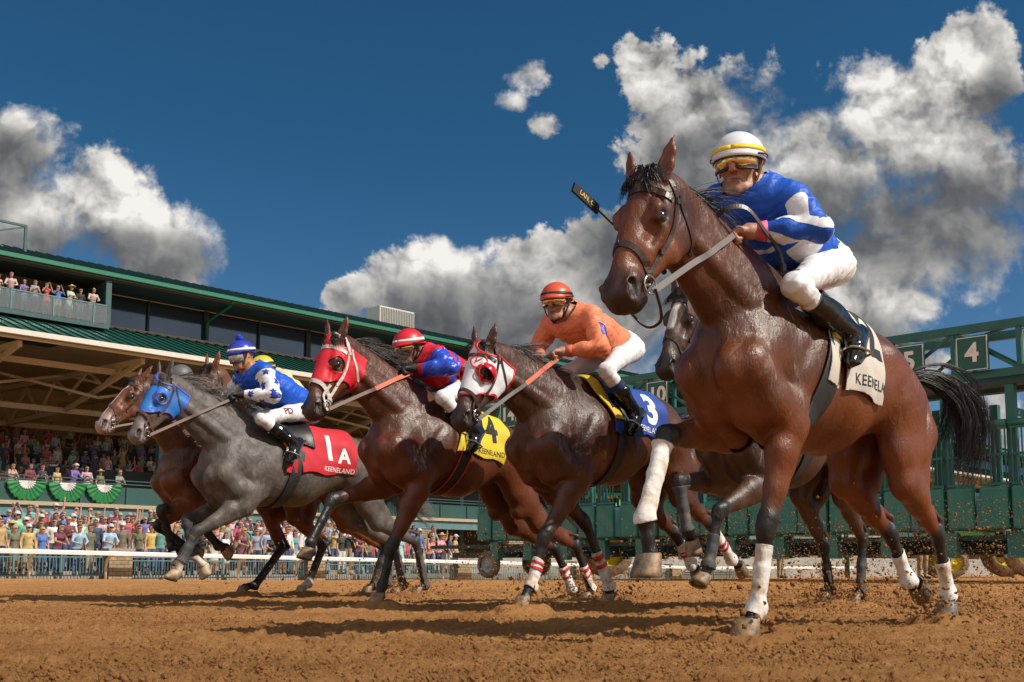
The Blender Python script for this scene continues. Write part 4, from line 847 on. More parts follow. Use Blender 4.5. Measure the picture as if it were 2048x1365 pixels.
    Hh.fh = fh; Hh.Hd = Hd; Hh.E = (E1, E2, E3); Hh.hl = hl
    # neck
    p3 = Hd(.07, 0, -.10); dirn = nv(T(.30, 0, -.10)-T(-.1, 0, -.33)); p0 = T(.0, 0, -.30); p1 = T(.36, 0, -.16)*.5+(p0+(p3-p0)*.4)*.5; p2 = p3-nv(nv(p3-p0)+np.array((.0, 0, -.0)))*.28*k+np.array((0, 0, .03))
    NP = [p0*(1-t)**3+3*p1*t*(1-t)**2+3*p2*t*t*(1-t)+p3*t**3 for t in np.linspace(0, 1, 8)]; Hh.NP = NP
    NR = [x*(1+(fn-1)*min(i_/3, 1)) for i_, x in enumerate([.27, .245, .215, .185, .162, .142, .128, .118])]
    for i in range(7): f.cap(NP[i], NP[i+1], NR[i]*k, NR[i+1]*k, .035, Yv, [.66, .62, .58, .54, .54, .56, .6][i])
    nd = nv(NP[-1]-NP[0]); nup = nv(np.cross(nd, (0, 1, 0)))*-1
    if nup[2] < 0: nup = -nup
    crest = [NP[i]+nup*NR[i]*k*.86 for i in range(8)]; crest[0] = T(-.02, 0, -.04); crest[1] = crest[1]*.6+T(.10, 0, -.02)*.4; crest[-1] = Hd(-.0, 0, -.03); Hh.crest = crest
    f.chain(crest, [.045*k]*8, .09, Yv, .7)
    # windpipe and neck muscles
    f.chain([NP[i]-nup*NR[i]*k*.80 for i in range(1, 8)], [.062*k, .058*k, .052*k, .048*k, .045*k, .045*k, .05*k], .03)
    for s in (-1, 1):
        yy = np.array((0, s, 0.))
        f.chain([NP[i]+yy*NR[i]*k*.44-nup*NR[i]*k*.30 for i in range(1, 8)], [.07*k, .066*k, .058*k, .052*k, .044*k, .040*k, .035*k], .012, Yv, .8)
        f.chain([NP[i]+yy*NR[i]*k*.33+nup*NR[i]*k*.40 for i in range(0, 7)], [.07*k, .067*k, .062*k, .057*k, .05*k, .04*k, .035*k], .014, Yv, .8)
    # head
    h = hl*fh; kh = .02*h
    f.cap(Hd(.03, 0, -.085), Hd(.17, 0, -.085), .070*h, .078*h, .03, E2, 1.12)
    f.cap(Hd(.15, 0, -.08), Hd(.30, 0, -.075), .078*h, .066*h, kh, E2, .86)
    f.cap(Hd(.30, 0, -.075), Hd(.46, 0, -.072), .064*h, .050*h, kh, E2, .80)
    f.cap(Hd(.16, 0, -.03), Hd(.44, 0, -.036), .034*h, .022*h, .03*h, E2, 1.1)
    f.cap(Hd(.10, 0, -.15), Hd(.02, 0, -.13), .085*h, .10*h, .04, E2, .7)
    for s in (-1, 1):
        f.cap(Hd(.155, .048*s, -.165), Hd(.215, .045*s, -.155), .083*h, .074*h, .012*h, E2, .42)
        f.cap(Hd(.26, .028*s, -.155), Hd(.43, .016*s, -.118), .045*h, .028*h, .02*h)
        f.cap(Hd(.160, .062*s, -.058), Hd(.215, .062*s, -.062), .028*h, .026*h, .02*h)
        f.chain([Hd(.135, .062*s, -.036), Hd(.17, .078*s, -.032), Hd(.21, .076*s, -.042)], [.020*h, .015*h, .012*h], .016*h)
        f.chain([Hd(.165, .076*s, -.080), Hd(.19, .080*s, -.085), Hd(.215, .074*s, -.072)], [.008*h, .009*h, .008*h], .01*h)
        f.cap(Hd(.105, .055*s, -.040), Hd(.125, .062*s, -.045), .012*h, .012*h, .02*h, sub=True)
        f.cap(Hd(.235, .072*s, -.055), Hd(.29, .064*s, -.06), .010*h, .010*h, .03*h, sub=True)
        f.cap(Hd(.22, .078*s, -.095), Hd(.36, .047*s, -.092), .012*h, .010*h, .016*h)
        f.cap(Hd(.180, .098*s, -.060), Hd(.196, .098*s, -.062), .0185*h, .0175*h, .008*h, sub=True)
        f.cap(Hd(.475, .030*s, -.060), Hd(.530, .034*s, -.068), .028*h, .027*h, .02*h)
        f.chain([Hd(.485, .046*s, -.044), Hd(.52, .052*s, -.036), Hd(.548, .048*s, -.056), Hd(.545, .046*s, -.086), Hd(.51, .050*s, -.088)], [.010*h]*5, .010*h)
        f.cap(Hd(.515, .060*s, -.050), Hd(.545, .052*s, -.072), .0205*h*nostril, .0185*h*nostril, .006*h, sub=True)
        f.cap(Hd(.50, .042*s, -.052), Hd(.538, .036*s, -.070), .0165*h*nostril, .015*h*nostril, .006*h, sub=True)
    f.cap(Hd(.46, 0, -.075), Hd(.53, 0, -.075), .050*h, .052*h, kh, E2, .92)
    f.cap(Hd(.545, .018, -.098), Hd(.545, -.018, -.098), .036*h, .036*h, kh)
    ch = -.128-open_mouth
    f.cap(Hd(.44, 0, -.110-open_mouth*.5), Hd(.515, 0, ch), .030*h, .030*h, .012*h, E2, 1.15)
    f.cap(Hd(.490, 0, ch-.014), Hd(.528, 0, ch-.008), .030*h, .024*h, .014*h, E2, 1.2)
    if not open_mouth:
        for s in (-1, 1): f.cap(Hd(.445, .058*s, -.104), Hd(.52, .054*s, -.117), .009*h, .009*h, .008*h, sub=True); f.cap(Hd(.52, .054*s, -.117), Hd(.585, .022*s, -.120), .009*h, .007*h, .008*h, sub=True)
    else: f.cap(Hd(.47, .0, -.108-open_mouth*.5), Hd(.57, .0, -.115-open_mouth*.5), .006*h, .014*h, .006*h, E2, 5., sub=True)
    # ears
    up = np.array((0, 0, 1.)); ed0 = nv(up*.95-E1h*ear_back)
    Hh.ears = []
    for s in (-1, 1):
        b0 = Hd(.015, ear_y*s, -.035); ed = nv(ed0+E2*s*earspread); e_n = nv(E1h+E2*s*.35); e_s = nv(np.cross(ed, e_n))
        q1 = b0+ed*.058*hl; q2 = b0+ed*.115*hl; q3 = b0+ed*.188*hl
        f.chain([b0, q1, q2, q3], [.027*hl, .034*hl, .026*hl, .005], .012, e_n, .50)
        f.cap(q1+e_n*.020*hl-ed*.015, q2+e_n*.016*hl+ed*.02, .022*hl, .012*hl, .006, e_n, .55, sub=True)
        Hh.ears.append((b0, q3))
    # tail bone
    dock = T(-1.20, 0, -.22) if 'dock' not in L else L['dock']*.5+T(-1.20, 0, -.22)*.5; Hh.dock = dock
    f.cap(T(-1.12, 0, -.2), dock, .06*k, .045*k, .05)
    # legs
    kl = k*fl
    segs = []; Hh.legs = {}
    def fr(d): return np.array((-d[2], 0, d[0]))
    for s, S in ((1, 'L'), (-1, 'R')):
        kn, fe, ho = L['knee'+S], L['fet'+S], L['hoof'+S]
        el = T(.05, .17*s, -.74); want = .44*k; v = kn-el; dl = np.linalg.norm(v)
        if dl < want*.85 or dl > want*1.2: el = el-nv(v)*(want*(.9 if dl < want else 1.12)-dl)*.8
        d = nv(kn-el); F_ = fr(d); m1 = el+(kn-el)*.28+F_*.018*fl; m2 = el+(kn-el)*.62
        f.cap(T(.06, .17*s, -.66), el, .10*kl, .095*kl, .04, Yv, .75)
        f.chain([el, m1, m2, kn-d*.05], [.090*kl, .078*kl, .054*kl, .045*kl], .03, Yv, .80)
        f.chain([el-F_*.05, el+(kn-el)*.4-F_*.035*fl, kn-d*.07-F_*.02], [.05*kl, .042*kl, .022*kl], .02)
        f.chain([el+F_*.05, el+(kn-el)*.35+F_*.042, kn-d*.08+F_*.02], [.05*kl, .036*kl, .022*kl], .016, Yv, .8)
        f.cap(kn-d*.035, kn+nv(fe-kn)*.03, .049*kl, .043*kl, .025, Yv, .92); f.ball(kn+F_*.014, .036*kl, .02)
        f.ball(kn-F_*.035*fl+nv(fe-kn)*.0, .018*kl, .02)
        c = nv(fe-kn); Fc = fr(c)
        f.chain([kn, kn+(fe-kn)*.5, fe], [.034*kl, .0265*kl, .029*kl], .02, Yv, .85)
        f.cap(kn-Fc*.030*fl+c*.02, fe-Fc*.030*fl-c*.01, .016*kl, .017*kl, .012)
        f.ball(fe, .037*kl, .02, Yv, .85); f.ball(fe-Fc*.022*fl, .030*kl, .02)
        p = nv(ho-fe); planted = ho[2] < .07; ax = np.array((0, 0, -1.)) if planted else nv(p+0*fr(p)); Fh = fr(ax)
        if planted: ax = nv(np.array((.0, 0, -1.)))
        cor = ho-ax*.075*kl-Fh*.022*kl
        f.chain([fe, fe+(cor-fe)*.5, cor+ax*.012], [.031*kl, .027*kl, .040*kl], .02, Yv, .92)
        Hh.legs['f'+S] = (el, kn, fe, cor, ho, ax, Fh); segs += [(kn, fe), (fe, ho)]
        # hind
        hk, hf, hh = L['hock'+S], L['hf'+S], L['hh'+S]
        st = T(-.80, .17*s, -.70); want = .46*k; v = hk-st; dl = np.linalg.norm(v)
        if abs(dl-want) > .06: st = st-nv(v)*(want-dl)*(.65 if dl < want else .85)
        Hh.__dict__['st'+S] = st
        f.chain([T(-.93, .12*s, -.42), st+(T(-.93, .12*s, -.42)-st)*.4, st], [.15*k, .118*k, .088*k], .05, Yv, .66)
        f.chain([T(-1.13, .12*s, -.62), (T(-1.13, .12*s, -.62)+st+(hk-st)*.4)/2, st+(hk-st)*.42], [.11*k, .078*k, .058*k], .05, Yv, .7)
        d = nv(hk-st); F_ = fr(d)
        f.chain([st, st+(hk-st)*.3-F_*.015, st+(hk-st)*.65, hk-d*.03], [.088*k, .074*k, .052*k, .043*kl], .035, Yv, .78)
        c = nv(hf-hk); Fc = fr(c)
        pt = hk-Fc*.055*fl-c*.075
        f.cap(hk-c*.01, hk+c*.03, .043*kl, .038*kl, .02, Yv, .85); f.cap(hk-Fc*.02+c*.02, pt, .030*kl, .021*kl, .018)
        f.chain([pt, st+(hk-st)*.45-F_*.055*fl], [.014*kl, .026*kl], .02)
        f.chain([hk, hk+(hf-hk)*.5, hf], [.037*kl, .029*kl, .031*kl], .02, Yv, .85)
        f.cap(hk-Fc*.034*fl+c*.03, hf-Fc*.031*fl, .016*kl, .017*kl, .012)
        f.ball(hf, .038*kl, .02, Yv, .85); f.ball(hf-Fc*.022*fl, .031*kl, .02)
        p = nv(hh-hf); planted = hh[2] < .07; ax = np.array((0, 0, -1.)) if planted else p; Fh = fr(ax); cor = hh-ax*.072*kl-Fh*.020*kl
        f.chain([hf, hf+(cor-hf)*.5, cor+ax*.012], [.032*kl, .027*kl, .040*kl], .02, Yv, .92)
        Hh.legs['h'+S] = (st, hk, hf, cor, hh, ax, Fh); segs += [(hk, hf), (hf, hh)]
    f.eval(); V, Tt = f.surf(0); V = smooth_np(V, Tt, 2)
    Hh.f = f; Hh.V, Hh.Tt = V, Tt; Hh.bvh = bvh_of(V, Tt)
    # coat colours
    c = np.tile(np.array(coat), (len(V), 1)); dk = np.array(dark)
    def paint(w, colr): nonlocal c; c = c*(1-w[:, None])+np.array(colr)*w[:, None]
    # sooty coat: neck, shoulder and topline are darker hair than elbow, belly and quarters
    if sooty is not None:
        dn = np.min([segdist(V, NP[i], NP[i+1])[0]/(NR[i]*k) for i in range(7)], 0); w = 1-sstep(dn, 1.0, 1.5)
        for s in (-1, 1): ds, _ = segdist(V, T(.0, .17*s, -.15), T(.22, .17*s, -.50)); w = np.maximum(w, (1-sstep(ds, .12, .30))*.9)
        w = np.clip(w*.75*(.8+.9*LN(V, 5)), 0, 1); paint(w, sooty)
        w = (1-sstep(np.abs((V-T(0, 0, 0))@nv(T(0, 0, 1)-T(0, 0, 0))+.05), .05, .22))*(V[:, 0] < W[0]+.2)*.5; paint(w, sooty)
    if legs_dark:
        for nm, (a_, b_, c_, d_, e_, ax, Fh) in Hh.legs.items():
            ds, hh_ = segdist(V, b_, c_); w = 1-sstep(ds, .07, .12)
            ds2, _ = segdist(V, c_, e_); w = np.maximum(w, 1-sstep(ds2, .08, .12))
            ds3, h3 = segdist(V, a_, b_); w = np.maximum(w, (1-sstep(ds3, .10, .15))*sstep(h3, .55 if nm[0] == 'f' else .7, 1.0)*.9)
            paint(w, dk)
    mz = np.array(muzzle if muzzle is not None else dark); ds, _ = segdist(V, Hd(.50, 0, -.09), Hd(.56, 0, -.09)); paint((1-sstep(ds, .06*hl, .15*hl))*.85, mz)
    for s in (-1, 1):
        ds, _ = segdist(V, Hd(.187, .085*s, -.058), Hd(.19, .085*s, -.058)); paint((1-sstep(ds, .028, .055))*.7, dk)
        ds, _ = segdist(V, Hd(.50, .042*s, -.053), Hd(.540, .040*s, -.071)); paint(1-sstep(ds, .020*h, .027*h), (.012, .006, .005))
    for nm, (t0, colr) in socks.items():
        a_, b_, c_, d_, e_, ax, Fh = Hh.legs[nm]; pt = b_+(c_-b_)*t0; dd = nv(c_-b_); ds, _ = segdist(V, c_, e_); ds2, _ = segdist(V, pt, c_)
        paint((1-sstep(np.minimum(ds, ds2), .06, .09))*sstep((V-pt)@dd, -.01, .02), colr)
    if blaze is not None:
        q = (V-po)@np.stack([E1, E2, E3], 1)/hl; n_ = LN(V, 18)*.012
        for (x0, x1, w0) in blaze: paint((1-sstep(np.abs(q[:, 1])+n_, w0*.7, w0))*sstep(q[:, 0], x0, x0+.03)*(1-sstep(q[:, 0], x1-.03, x1))*(q[:, 2] > -.085), (.62, .58, .54))
    # sparse belly/inner leg darkening of the real coat is left out; mane line
    ds = np.min([segdist(V, crest[i], crest[i+1])[0] for i in range(7)], 0); paint((1-sstep(ds, .02, .06))*.6, dk)
    me = mesh_np('body', V, Tt, c)
    fo = me.attributes.new('Foam', 'FLOAT', 'POINT')
    ds, _ = segdist(V, T(.12, .16, -.22), T(.20, .2, -.50)); ds2, _ = segdist(V, T(.12, -.16, -.22), T(.20, -.2, -.50)); ds = np.minimum(ds, ds2)
    w = (1-sstep(ds, .12, .34))*foam[0]
    d3 = np.min([segdist(V, NP[i], NP[i+1])[0] for i in range(7)], 0); w = np.maximum(w, (1-sstep(d3, .2, .3))*foam[1]*.4)
    fo.data.foreach_set('value', w.astype(np.float32))
    Hh.body = link('body', me, coat_mat(mat_name or 'bay_coat', rough=rough, dapple=dapple), root, True)
    # eyes
    for s in (-1, 1):
        if f'noeye{s}' in lm: continue
        mb = MB(); sph(mb, Hd(.188, .0715*s, -.0605), .0235*h); mb.build('eye', EYE, root, True)
    # hooves
    for nm, (a_, b_, c_, cor, ho, ax, Fh) in Hh.legs.items():
        mb = MB(); rings = []; up_ = -ax
        for t, rx, ry, sh in ((0, .056, .052, .008), (.25, .0545, .051, .005), (.7, .048, .046, -.008), (1.0, .044, .042, -.018), (1.06, .038, .038, -.02)):
            rings.append([ho+up_*.076*k*hoof*t+Fh*(sh+.01)*k*hoof+Fh*(rx*math.cos(q)*k*hoof*(1 if math.cos(q) > 0 else .85))+np.array((0, 1, 0))*ry*math.sin(q)*k*hoof for q in np.linspace(0, 2*PI, 21)[:-1]])
        vs = [p for r_ in rings for p in r_]; n = 20; fs = [(i*n+j, i*n+(j+1) % n, (i+1)*n+(j+1) % n, (i+1)*n+j) for i in range(4) for j in range(n)]
        # sole: sunk ring then frog
        bc = ho+Fh*.018*k*hoof; vs += [bc+(p-bc)*.82 for p in rings[0]]; vs += [bc+(p-bc)*.78+up_*.012 for p in rings[0]]
        b0 = 5*n; fs += [(j, b0+j, b0+(j+1) % n, (j+1) % n) for j in range(n)]+[(b0+j, b0+n+j, b0+n+(j+1) % n, b0+(j+1) % n) for j in range(n)]+[tuple(b0+n+j for j in range(n))]+[tuple(4*n+j for j in range(n-1, -1, -1))]
        mb.add(vs, fs); mb.build('hoof', HOOFP if nm in socks else HOOF, root, True)
    # bandages: {leg: (material, t0, t1, label)}
    for nm, (mt, t0, end, lab) in bands.items():
        a_, b_, c_, cor, ho, ax, Fh = Hh.legs[nm]; bandage(Hh, nm, mt, t0, end, lab)
    # mane, forelock, tail
    hm = hair_m or HAIRB; st_ = []
    rr = random.Random(seed)
    cl_ = [(rr.random(), rr.uniform(-.6, .6), rr.gauss(0, .3), rr.uniform(.7, 1.25)) for _ in range(46)]
    for i in range(mane_n):
        ct_, side, cz, cl2 = rr.choice(cl_); t = min(max(ct_+rr.gauss(0, .025), 0), 1); x = t*6.6; j = min(int(x), 6); p = V3(crest[j]+(crest[j+1]-crest[j])*(x-j))+V3(nup)*.035*k; side += rr.gauss(0, .12)
        ln = (.12+.09*rr.random())*cl2*(1.15 if mane == 'up' else .85)*(.6+.8*t)*(mane_f(t) if mane_f else 1)
        if mane == 'up': v0 = V3(nup)*rr.uniform(.7, 1.1)+Vector((-.45, side*.6, .15)); v1 = Vector((-1, side*.6+rr.gauss(0, .08), cz+rr.gauss(0, .08)-.05)); v2 = Vector((-.8, side, cz-.45))
        else: v0 = V3(nup)*.5+Vector((-.5, side, .1)); v1 = Vector((-.6, side*1.3+rr.gauss(0, .1), -.5)); v2 = Vector((-.3, side, -1))
        v0.normalize(); v1.normalize(); v2.normalize(); pts = [p-V3(nup)*.03]
        for q in range(1, 7): tt = q/6; pts.append(pts[-1]+(v0*(1-tt)**2+v1*2*tt*(1-tt)+v2*tt*tt).normalized()*ln/5)
        st_.append(pts)
    fc_ = [(rr.uniform(-.036, .036), rr.uniform(-.02, .05), rr.gauss(0, .25), rr.gauss(0, .2)) for _ in range(16)]
    for i in range(380):
        yy_, xx_, a1_, a2_ = rr.choice(fc_); p = V3(Hd(xx_+rr.gauss(0, .006), yy_+rr.gauss(0, .006), .0)); a1_ += rr.gauss(0, .08); a2_ += rr.gauss(0, .08)
        v0 = (V3(E1)*.35+V3(E3)*.55+V3(E2)*a1_+Vector((0, 0, .5))).normalized(); v1 = (V3(E1)*.5+Vector((-.6, a1_*1.4, a2_))).normalized(); v2 = (V3(E1)*.8+Vector((-.3, a1_*2, -.2))).normalized()
        pts = [p]; ln = rr.uniform(.07, .13)
        for q in range(1, 6): tt = q/5; pts.append(pts[-1]+(v0*(1-tt)**2+v1*2*tt*(1-tt)+v2*tt*tt).normalized()*ln/5)
        st_.append(pts)
    Hh.mane = hair('mane', st_, hm, root, .0032)
    tp = tail or [(-.10, 0, .06), (-.30, 0, .06), (-.52, 0, -.08), (-.66, 0, -.34), (-.70, 0, -.62)]
    st_ = []; D0 = V3(dock); tc_ = [(rr.gauss(0, 1), rr.gauss(0, 1), rr.uniform(.6, 1.08), rr.uniform(0, 6), rr.gauss(0, .05)) for _ in range(44)]
    for i in range(1150):
        ry, rz, l, wv, lift = rr.choice(tc_); ry += rr.gauss(0, .16); rz += rr.gauss(0, .16); l *= rr.uniform(.85, 1.04); pts = [D0+Vector((rr.uniform(-.02, .12), rr.gauss(0, .015), rr.gauss(0, .015)))]
        for q, pp in enumerate(tp):
            s_ = (q+1)/len(tp); pts.append(D0+Vector(pp)*l*k+Vector((rr.gauss(0, .004), ry*.055*s_+.024*s_*math.sin(wv+q*1.7), rz*.058*s_+.024*s_*math.cos(wv+q*1.9)+lift*s_)))
        st_.append([Vector(x) for x in catmull(pts, 9)])
    Hh.tail = hair('tail', st_, hm, root, .0030)
    return Hh
def sph(mb, c, r, n=14, sc=(1, 1, 1)):
    c = V3(c); vs = [c+Vector((0, 0, r*sc[2]))]
    for i in range(1, n):
        for j in range(n): a = PI*i/n; b = 2*PI*j/n; vs.append(c+Vector((math.sin(a)*math.cos(b)*sc[0], math.sin(a)*math.sin(b)*sc[1], math.cos(a)*sc[2]))*r)
    vs.append(c-Vector((0, 0, r*sc[2]))); fs = [(0, 1+j, 1+(j+1) % n) for j in range(n)]
    for i in range(n-2):
        for j in range(n): fs.append((1+i*n+j, 1+(i+1)*n+j, 1+(i+1)*n+(j+1) % n, 1+i*n+(j+1) % n))
    e = len(vs)-1; b0 = 1+(n-2)*n; fs += [(e, b0+(j+1) % n, b0+j) for j in range(n)]
    mb.add(vs, fs)
def layer(Hh, off, trunk=False):
    """the horse's own surface pushed out by off metres"""
    key = 'lay%g%s' % (off, trunk)
    if trunk and 'ft' not in Hh.__dict__: ft = Fld(Hh.f.vox); ft.p = Hh.f.p[:Hh.ntrunk]; ft.eval(); Hh.ft = ft
    if key not in Hh.__dict__:
        V, Tt = (Hh.ft if trunk else Hh.f).surf(off); Hh.__dict__[key] = (smooth_np(V, Tt, 3), Tt)
    return Hh.__dict__[key]
def near(V, Tt, c, r):
    m = np.linalg.norm(V-np.array(c), axis=1) < r; keep = m[Tt].all(1); T2 = Tt[keep]; used, inv = np.unique(T2.ravel(), return_inverse=True); return V[used], inv.reshape(-1, 3)
def largest(V, T, p):
    """keeps the connected piece nearest to p"""
    if not len(T): return V, T
    par = np.arange(len(V))
    E = np.concatenate([T[:, [0, 1]], T[:, [1, 2]]])
    for _ in range(400):
        m = np.minimum(par[E[:, 0]], par[E[:, 1]]); old = par.copy(); np.minimum.at(par, E[:, 0], m); np.minimum.at(par, E[:, 1], m); par = par[par]
        if (old == par).all(): break
    i = np.argmin(np.linalg.norm(V-np.array(p), axis=1)); keep = par[T[:, 0]] == par[i]; T2 = T[keep]; used, inv = np.unique(T2.ravel(), return_inverse=True); return V[used], inv.reshape(-1, 3)
BAND_W = mat('white_bandage', (.74, .72, .69), .75, var=.12, bump=.003, bscale=60, dirt=(.42, .26, .13), dscale=9, dth=.545)
BAND_D = mat('grey_bandage', (.055, .055, .06), .75, var=.2, bump=.0016, bscale=90, dirt=(.25, .15, .08), dscale=9, dth=.62)
BAND_R = mat('red_tape', (.55, .03, .035), .6, var=.1)
def bandage(Hh, nm, mt, t0, end, lab=None, parent=None, off=.006, name='bandage'):
    a_, b_, c_, cor, ho, ax, Fh = Hh.legs[nm]; V, Tt = layer(Hh, off); mid = (b_+c_)/2
    V, Tt = near(V, Tt, mid, .34); dd = nv(c_-b_)
    V, Tt = clip(V, Tt, -((V-(b_+(c_-b_)*t0))@dd-.006*np.sin(V[:, 2]*60)))
    if end <= 1.0: V, Tt = clip(V, Tt, (V-(b_+(c_-b_)*end))@dd)
    else: pd = nv(cor-c_); V, Tt = clip(V, Tt, (V-(c_+(cor-c_)*(end-1)))@pd)
    ds = np.minimum(segdist(V, b_, c_)[0], segdist(V, c_, cor)[0]); V, Tt = clip(V, Tt, ds-.09)
    V, Tt = largest(V, Tt, b_+(c_-b_)*(t0+min(end, 1))/2)
    if not len(Tt): return None
    N_ = vnormals(V, Tt); tq_ = (V-b_)@dd; V = V+N_*((np.abs((tq_/.034) % 1-.5)-.25)*.0018*(1+2*LN(V, 12))+LN(V, 26)*.007)[:, None]
    o = link(name, mesh_np(name, V, Tt), mt, parent or Hh.root, True); solidify(o, .004, 0)
    if lab: o['label'] = lab
    return o
# ---------------------------------------------------------------- tack
LEATHER = mat('brown_leather', (.045, .022, .014), .38, var=.3, vscale=30, bump=.0008, bscale=200)
BLACKL = mat('black_leather', (.012, .011, .011), .30, var=.2, vscale=30, bump=.0008, bscale=150)
GIRTH = mat('black_webbing', (.016, .016, .017), .6, var=.3, vscale=50, bump=.001, bscale=150)


def tq(Hh, V):
    sh = Hh.__dict__.get('shift', 0)
    """points -> trunk coordinates (x forward of the withers, y, z above them)"""
    if 'tinv' not in Hh.__dict__:
        o = Hh.T(0, 0, 0); ex = Hh.T(1, 0, 0)-o; exn = Hh.T(-1, 0, 0)-o; ez = Hh.T(0, 0, 1)-o; Hh.tinv = (o, ex, exn, ez)
    o, ex, exn, ez = Hh.tinv; d = V-o; x = d@ex/(ex@ex); xn = -(d@exn)/(exn@exn); return np.stack([np.where(x > 0, x, xn)-sh, d[:, 1], d@ez/(ez@ez)], 1)
def hq(Hh, V):
    E1, E2, E3 = Hh.E; d = V-Hh.L['poll']; return d@np.stack([E1, E2, E3], 1)/Hh.hl
def clear(P, b, d):
    """resamples a line and lifts it off the surface where it would sink in"""
    Q = catmull(P, 24)
    for _ in range(3):
        for i in range(1, len(Q)-1):
            co, no, _i, _d = b.find_nearest(Q[i])
            if (Q[i]-co).dot(no) < d: Q[i] = co+no*d
        Q = [Q[0]]+[(Q[i-1]+Q[i]*2+Q[i+1])/4 for i in range(1, len(Q)-1)]+[Q[-1]]
    return Q
def bridle(Hh, mt, reins, rmt, grip=None, gmt=None, cross=False, ring=True, wd=1.0, rw=.020, oo=0):
    fh = Hh.fh; Hd = Hh.Hd; mb = MB(); b = Hh.bvh
    w = .019*wd*Hh.hl
    for s in (-1, 1):
        ribbon(mb, [Hd(-.015, .02*s, .0), Hd(.0, .06*s, -.05), Hd(.06, .088*s, -.10)], w, .004, b, .004+oo)
        ribbon(mb, [Hd(.06, .088*s, -.10), Hd(.20, .085*s, -.125), Hd(.34, .055*s, -.12), Hd(.455, .055*s, -.105)], w*.85, .004, b, .005+oo)
        ribbon(mb, [Hd(.03, .085*s, -.11), Hd(.12, .085*s, -.19), Hd(.16, .05*s, -.25), Hd(.165, 0, -.26)], w*.7, .004, b, .004+oo)
        ribbon(mb, [Hd(.345, 0, -.01), Hd(.36, .045*s, -.04), Hd(.39, .055*s, -.09), Hd(.42, .04*s, -.13), Hd(.43, 0, -.16)], w*1.15, .004, b, .006+oo)
        if cross: ribbon(mb, [Hd(.33, .06*s, -.08), Hd(.43, .056*s, -.065), Hd(.475, .05*s, -.11), Hd(.48, 0, -.16)], w*.8, .004, b, .005+oo)
        for p in ((.07, .09, -.105), (.30, .065, -.12)):
            co, no, _, _ = b.find_nearest(V3(Hd(p[0], p[1]*s, p[2]))); mb.box(co+no*(.007+oo), (.020, .012, .024))
    ribbon(mb, [Hd(.085, .088, -.085), Hd(.08, .06, -.03), Hd(.085, 0, .0), Hd(.08, -.06, -.03), Hd(.085, -.088, -.085)], w*1.1, .004, b, .005+oo)
    br = mb.build('bridle', mt, Hh.root); Hh.bridle = br
    # bit rings
    for s in (-1, 1):
        mb = MB(); c = V3(Hd(.465, .068*s, -.112)); a = V3(Hh.E[0]); u = V3(Hh.E[2])
        mb.tube([c+(a*math.cos(t)+u*math.sin(t))*.036*Hh.hl for t in np.linspace(0, 2*PI, 17)], .0042, 6)
        mb.tube([c, V3(Hd(.46, 0, -.115))], .006, 6)
        mb.build('bit', STEEL, br, True)
    for s, pts in reins.items():
        c = V3(Hd(.48, .070*s, -.13)); mb = MB(); P = clear([c]+[V3(p) for p in pts], b, .016)
        ribbon(mb, P, rw, .004, None, up=(0, 1, .35)); mb.build('rein', rmt, br)
        if grip is not None:
            q0, q1 = grip; n_ = len(P); mb = MB(); ribbon(mb, P[int(q0*(n_-1)):max(int(q1*(n_-1))+1, int(q0*(n_-1))+2)], rw*1.25, .008, None, up=(0, 1, .35)); mb.build('rein_grip', gmt or rmt, br)
def cloth(Hh, mt, x0=-.80, x1=-.20, zb=-.42, number='4', nmat=None, word='KEENELAND', wmat=None, npos=(-.62, -.26), nsize=.26, wsize=.062, wpos=None, off=.016, flap=True, pad=None, pad2=None, seed=0):
    V, Tt = layer(Hh, off, True); q = tq(Hh, V); m = (q[:, 0] > x0-.08) & (q[:, 0] < x1+.1) & (q[:, 2] > zb-.12) & (np.abs(q[:, 1]) < .5)
    keep = m[Tt].all(1); used, inv = np.unique(Tt[keep].ravel(), return_inverse=True); V = V[used]; Tt = inv.reshape(-1, 3); q = tq(Hh, V)
    lam = .5
    V = smooth_np(V, Tt, 6); N_ = vnormals(V, Tt); q = tq(Hh, V)
    # hanging folds
    fold = np.sin(q[:, 0]*38+seed+2*np.sin(q[:, 2]*9))*.0045+LN(q+3+seed, 9)*.012; V = V+N_*(fold*sstep(-q[:, 2], .12, .40))[:, None]; q = tq(Hh, V)
    side = 1
    for fld in (lambda q: q[:, 0]-x1-.02*np.sin(q[:, 2]*9), lambda q: (x0+.10*sstep(-q[:, 2], .0, .5)*0)-q[:, 0]+.012*np.sin(q[:, 2]*14+1), lambda q: zb-.012*np.sin(q[:, 0]*18+seed)-q[:, 2]-.05*(q[:, 0]+.5)):
        V, Tt = clip(V, Tt, fld(tq(Hh, V)))
    # girth notch: cut the cloth open where the girth straps pass
    if flap:
        q = tq(Hh, V); f_ = np.maximum(np.abs(q[:, 0]-(x1-.105)-.03*(q[:, 2]+.3))-.022, q[:, 2]+.22); V, Tt = clip(V, Tt, -f_)
    o = link('saddle_cloth', mesh_np('saddle_cloth', V, Tt), mt, Hh.root, True); solidify(o, .005, 0); b = bvh_of(V, Tt)
    Hh.clothbvh = b
    for s in (1, -1):
        if number:
            me = text_mesh(number, nsize, nsize*.035); project_text(me, 'number_print', Hh.T(npos[0]+Hh.__dict__.get('shift', 0), .3*s, npos[1]), (-s, 0, 0), (0, 0, 1), nmat, o, b, off=.004, direction=(0, -s, 0))
        wp = wpos or (x0+(x1-x0)*.36, zb+.055)
        me = text_mesh(word, wsize, wsize*.008, spacing=1.06); project_text(me, 'name_print', Hh.T(wp[0]+Hh.__dict__.get('shift', 0), .3*s, wp[1]), (-s, 0, -.04*s), (0, 0, 1), wmat or nmat, o, b, off=.004, direction=(0, -s, 0))
    return o
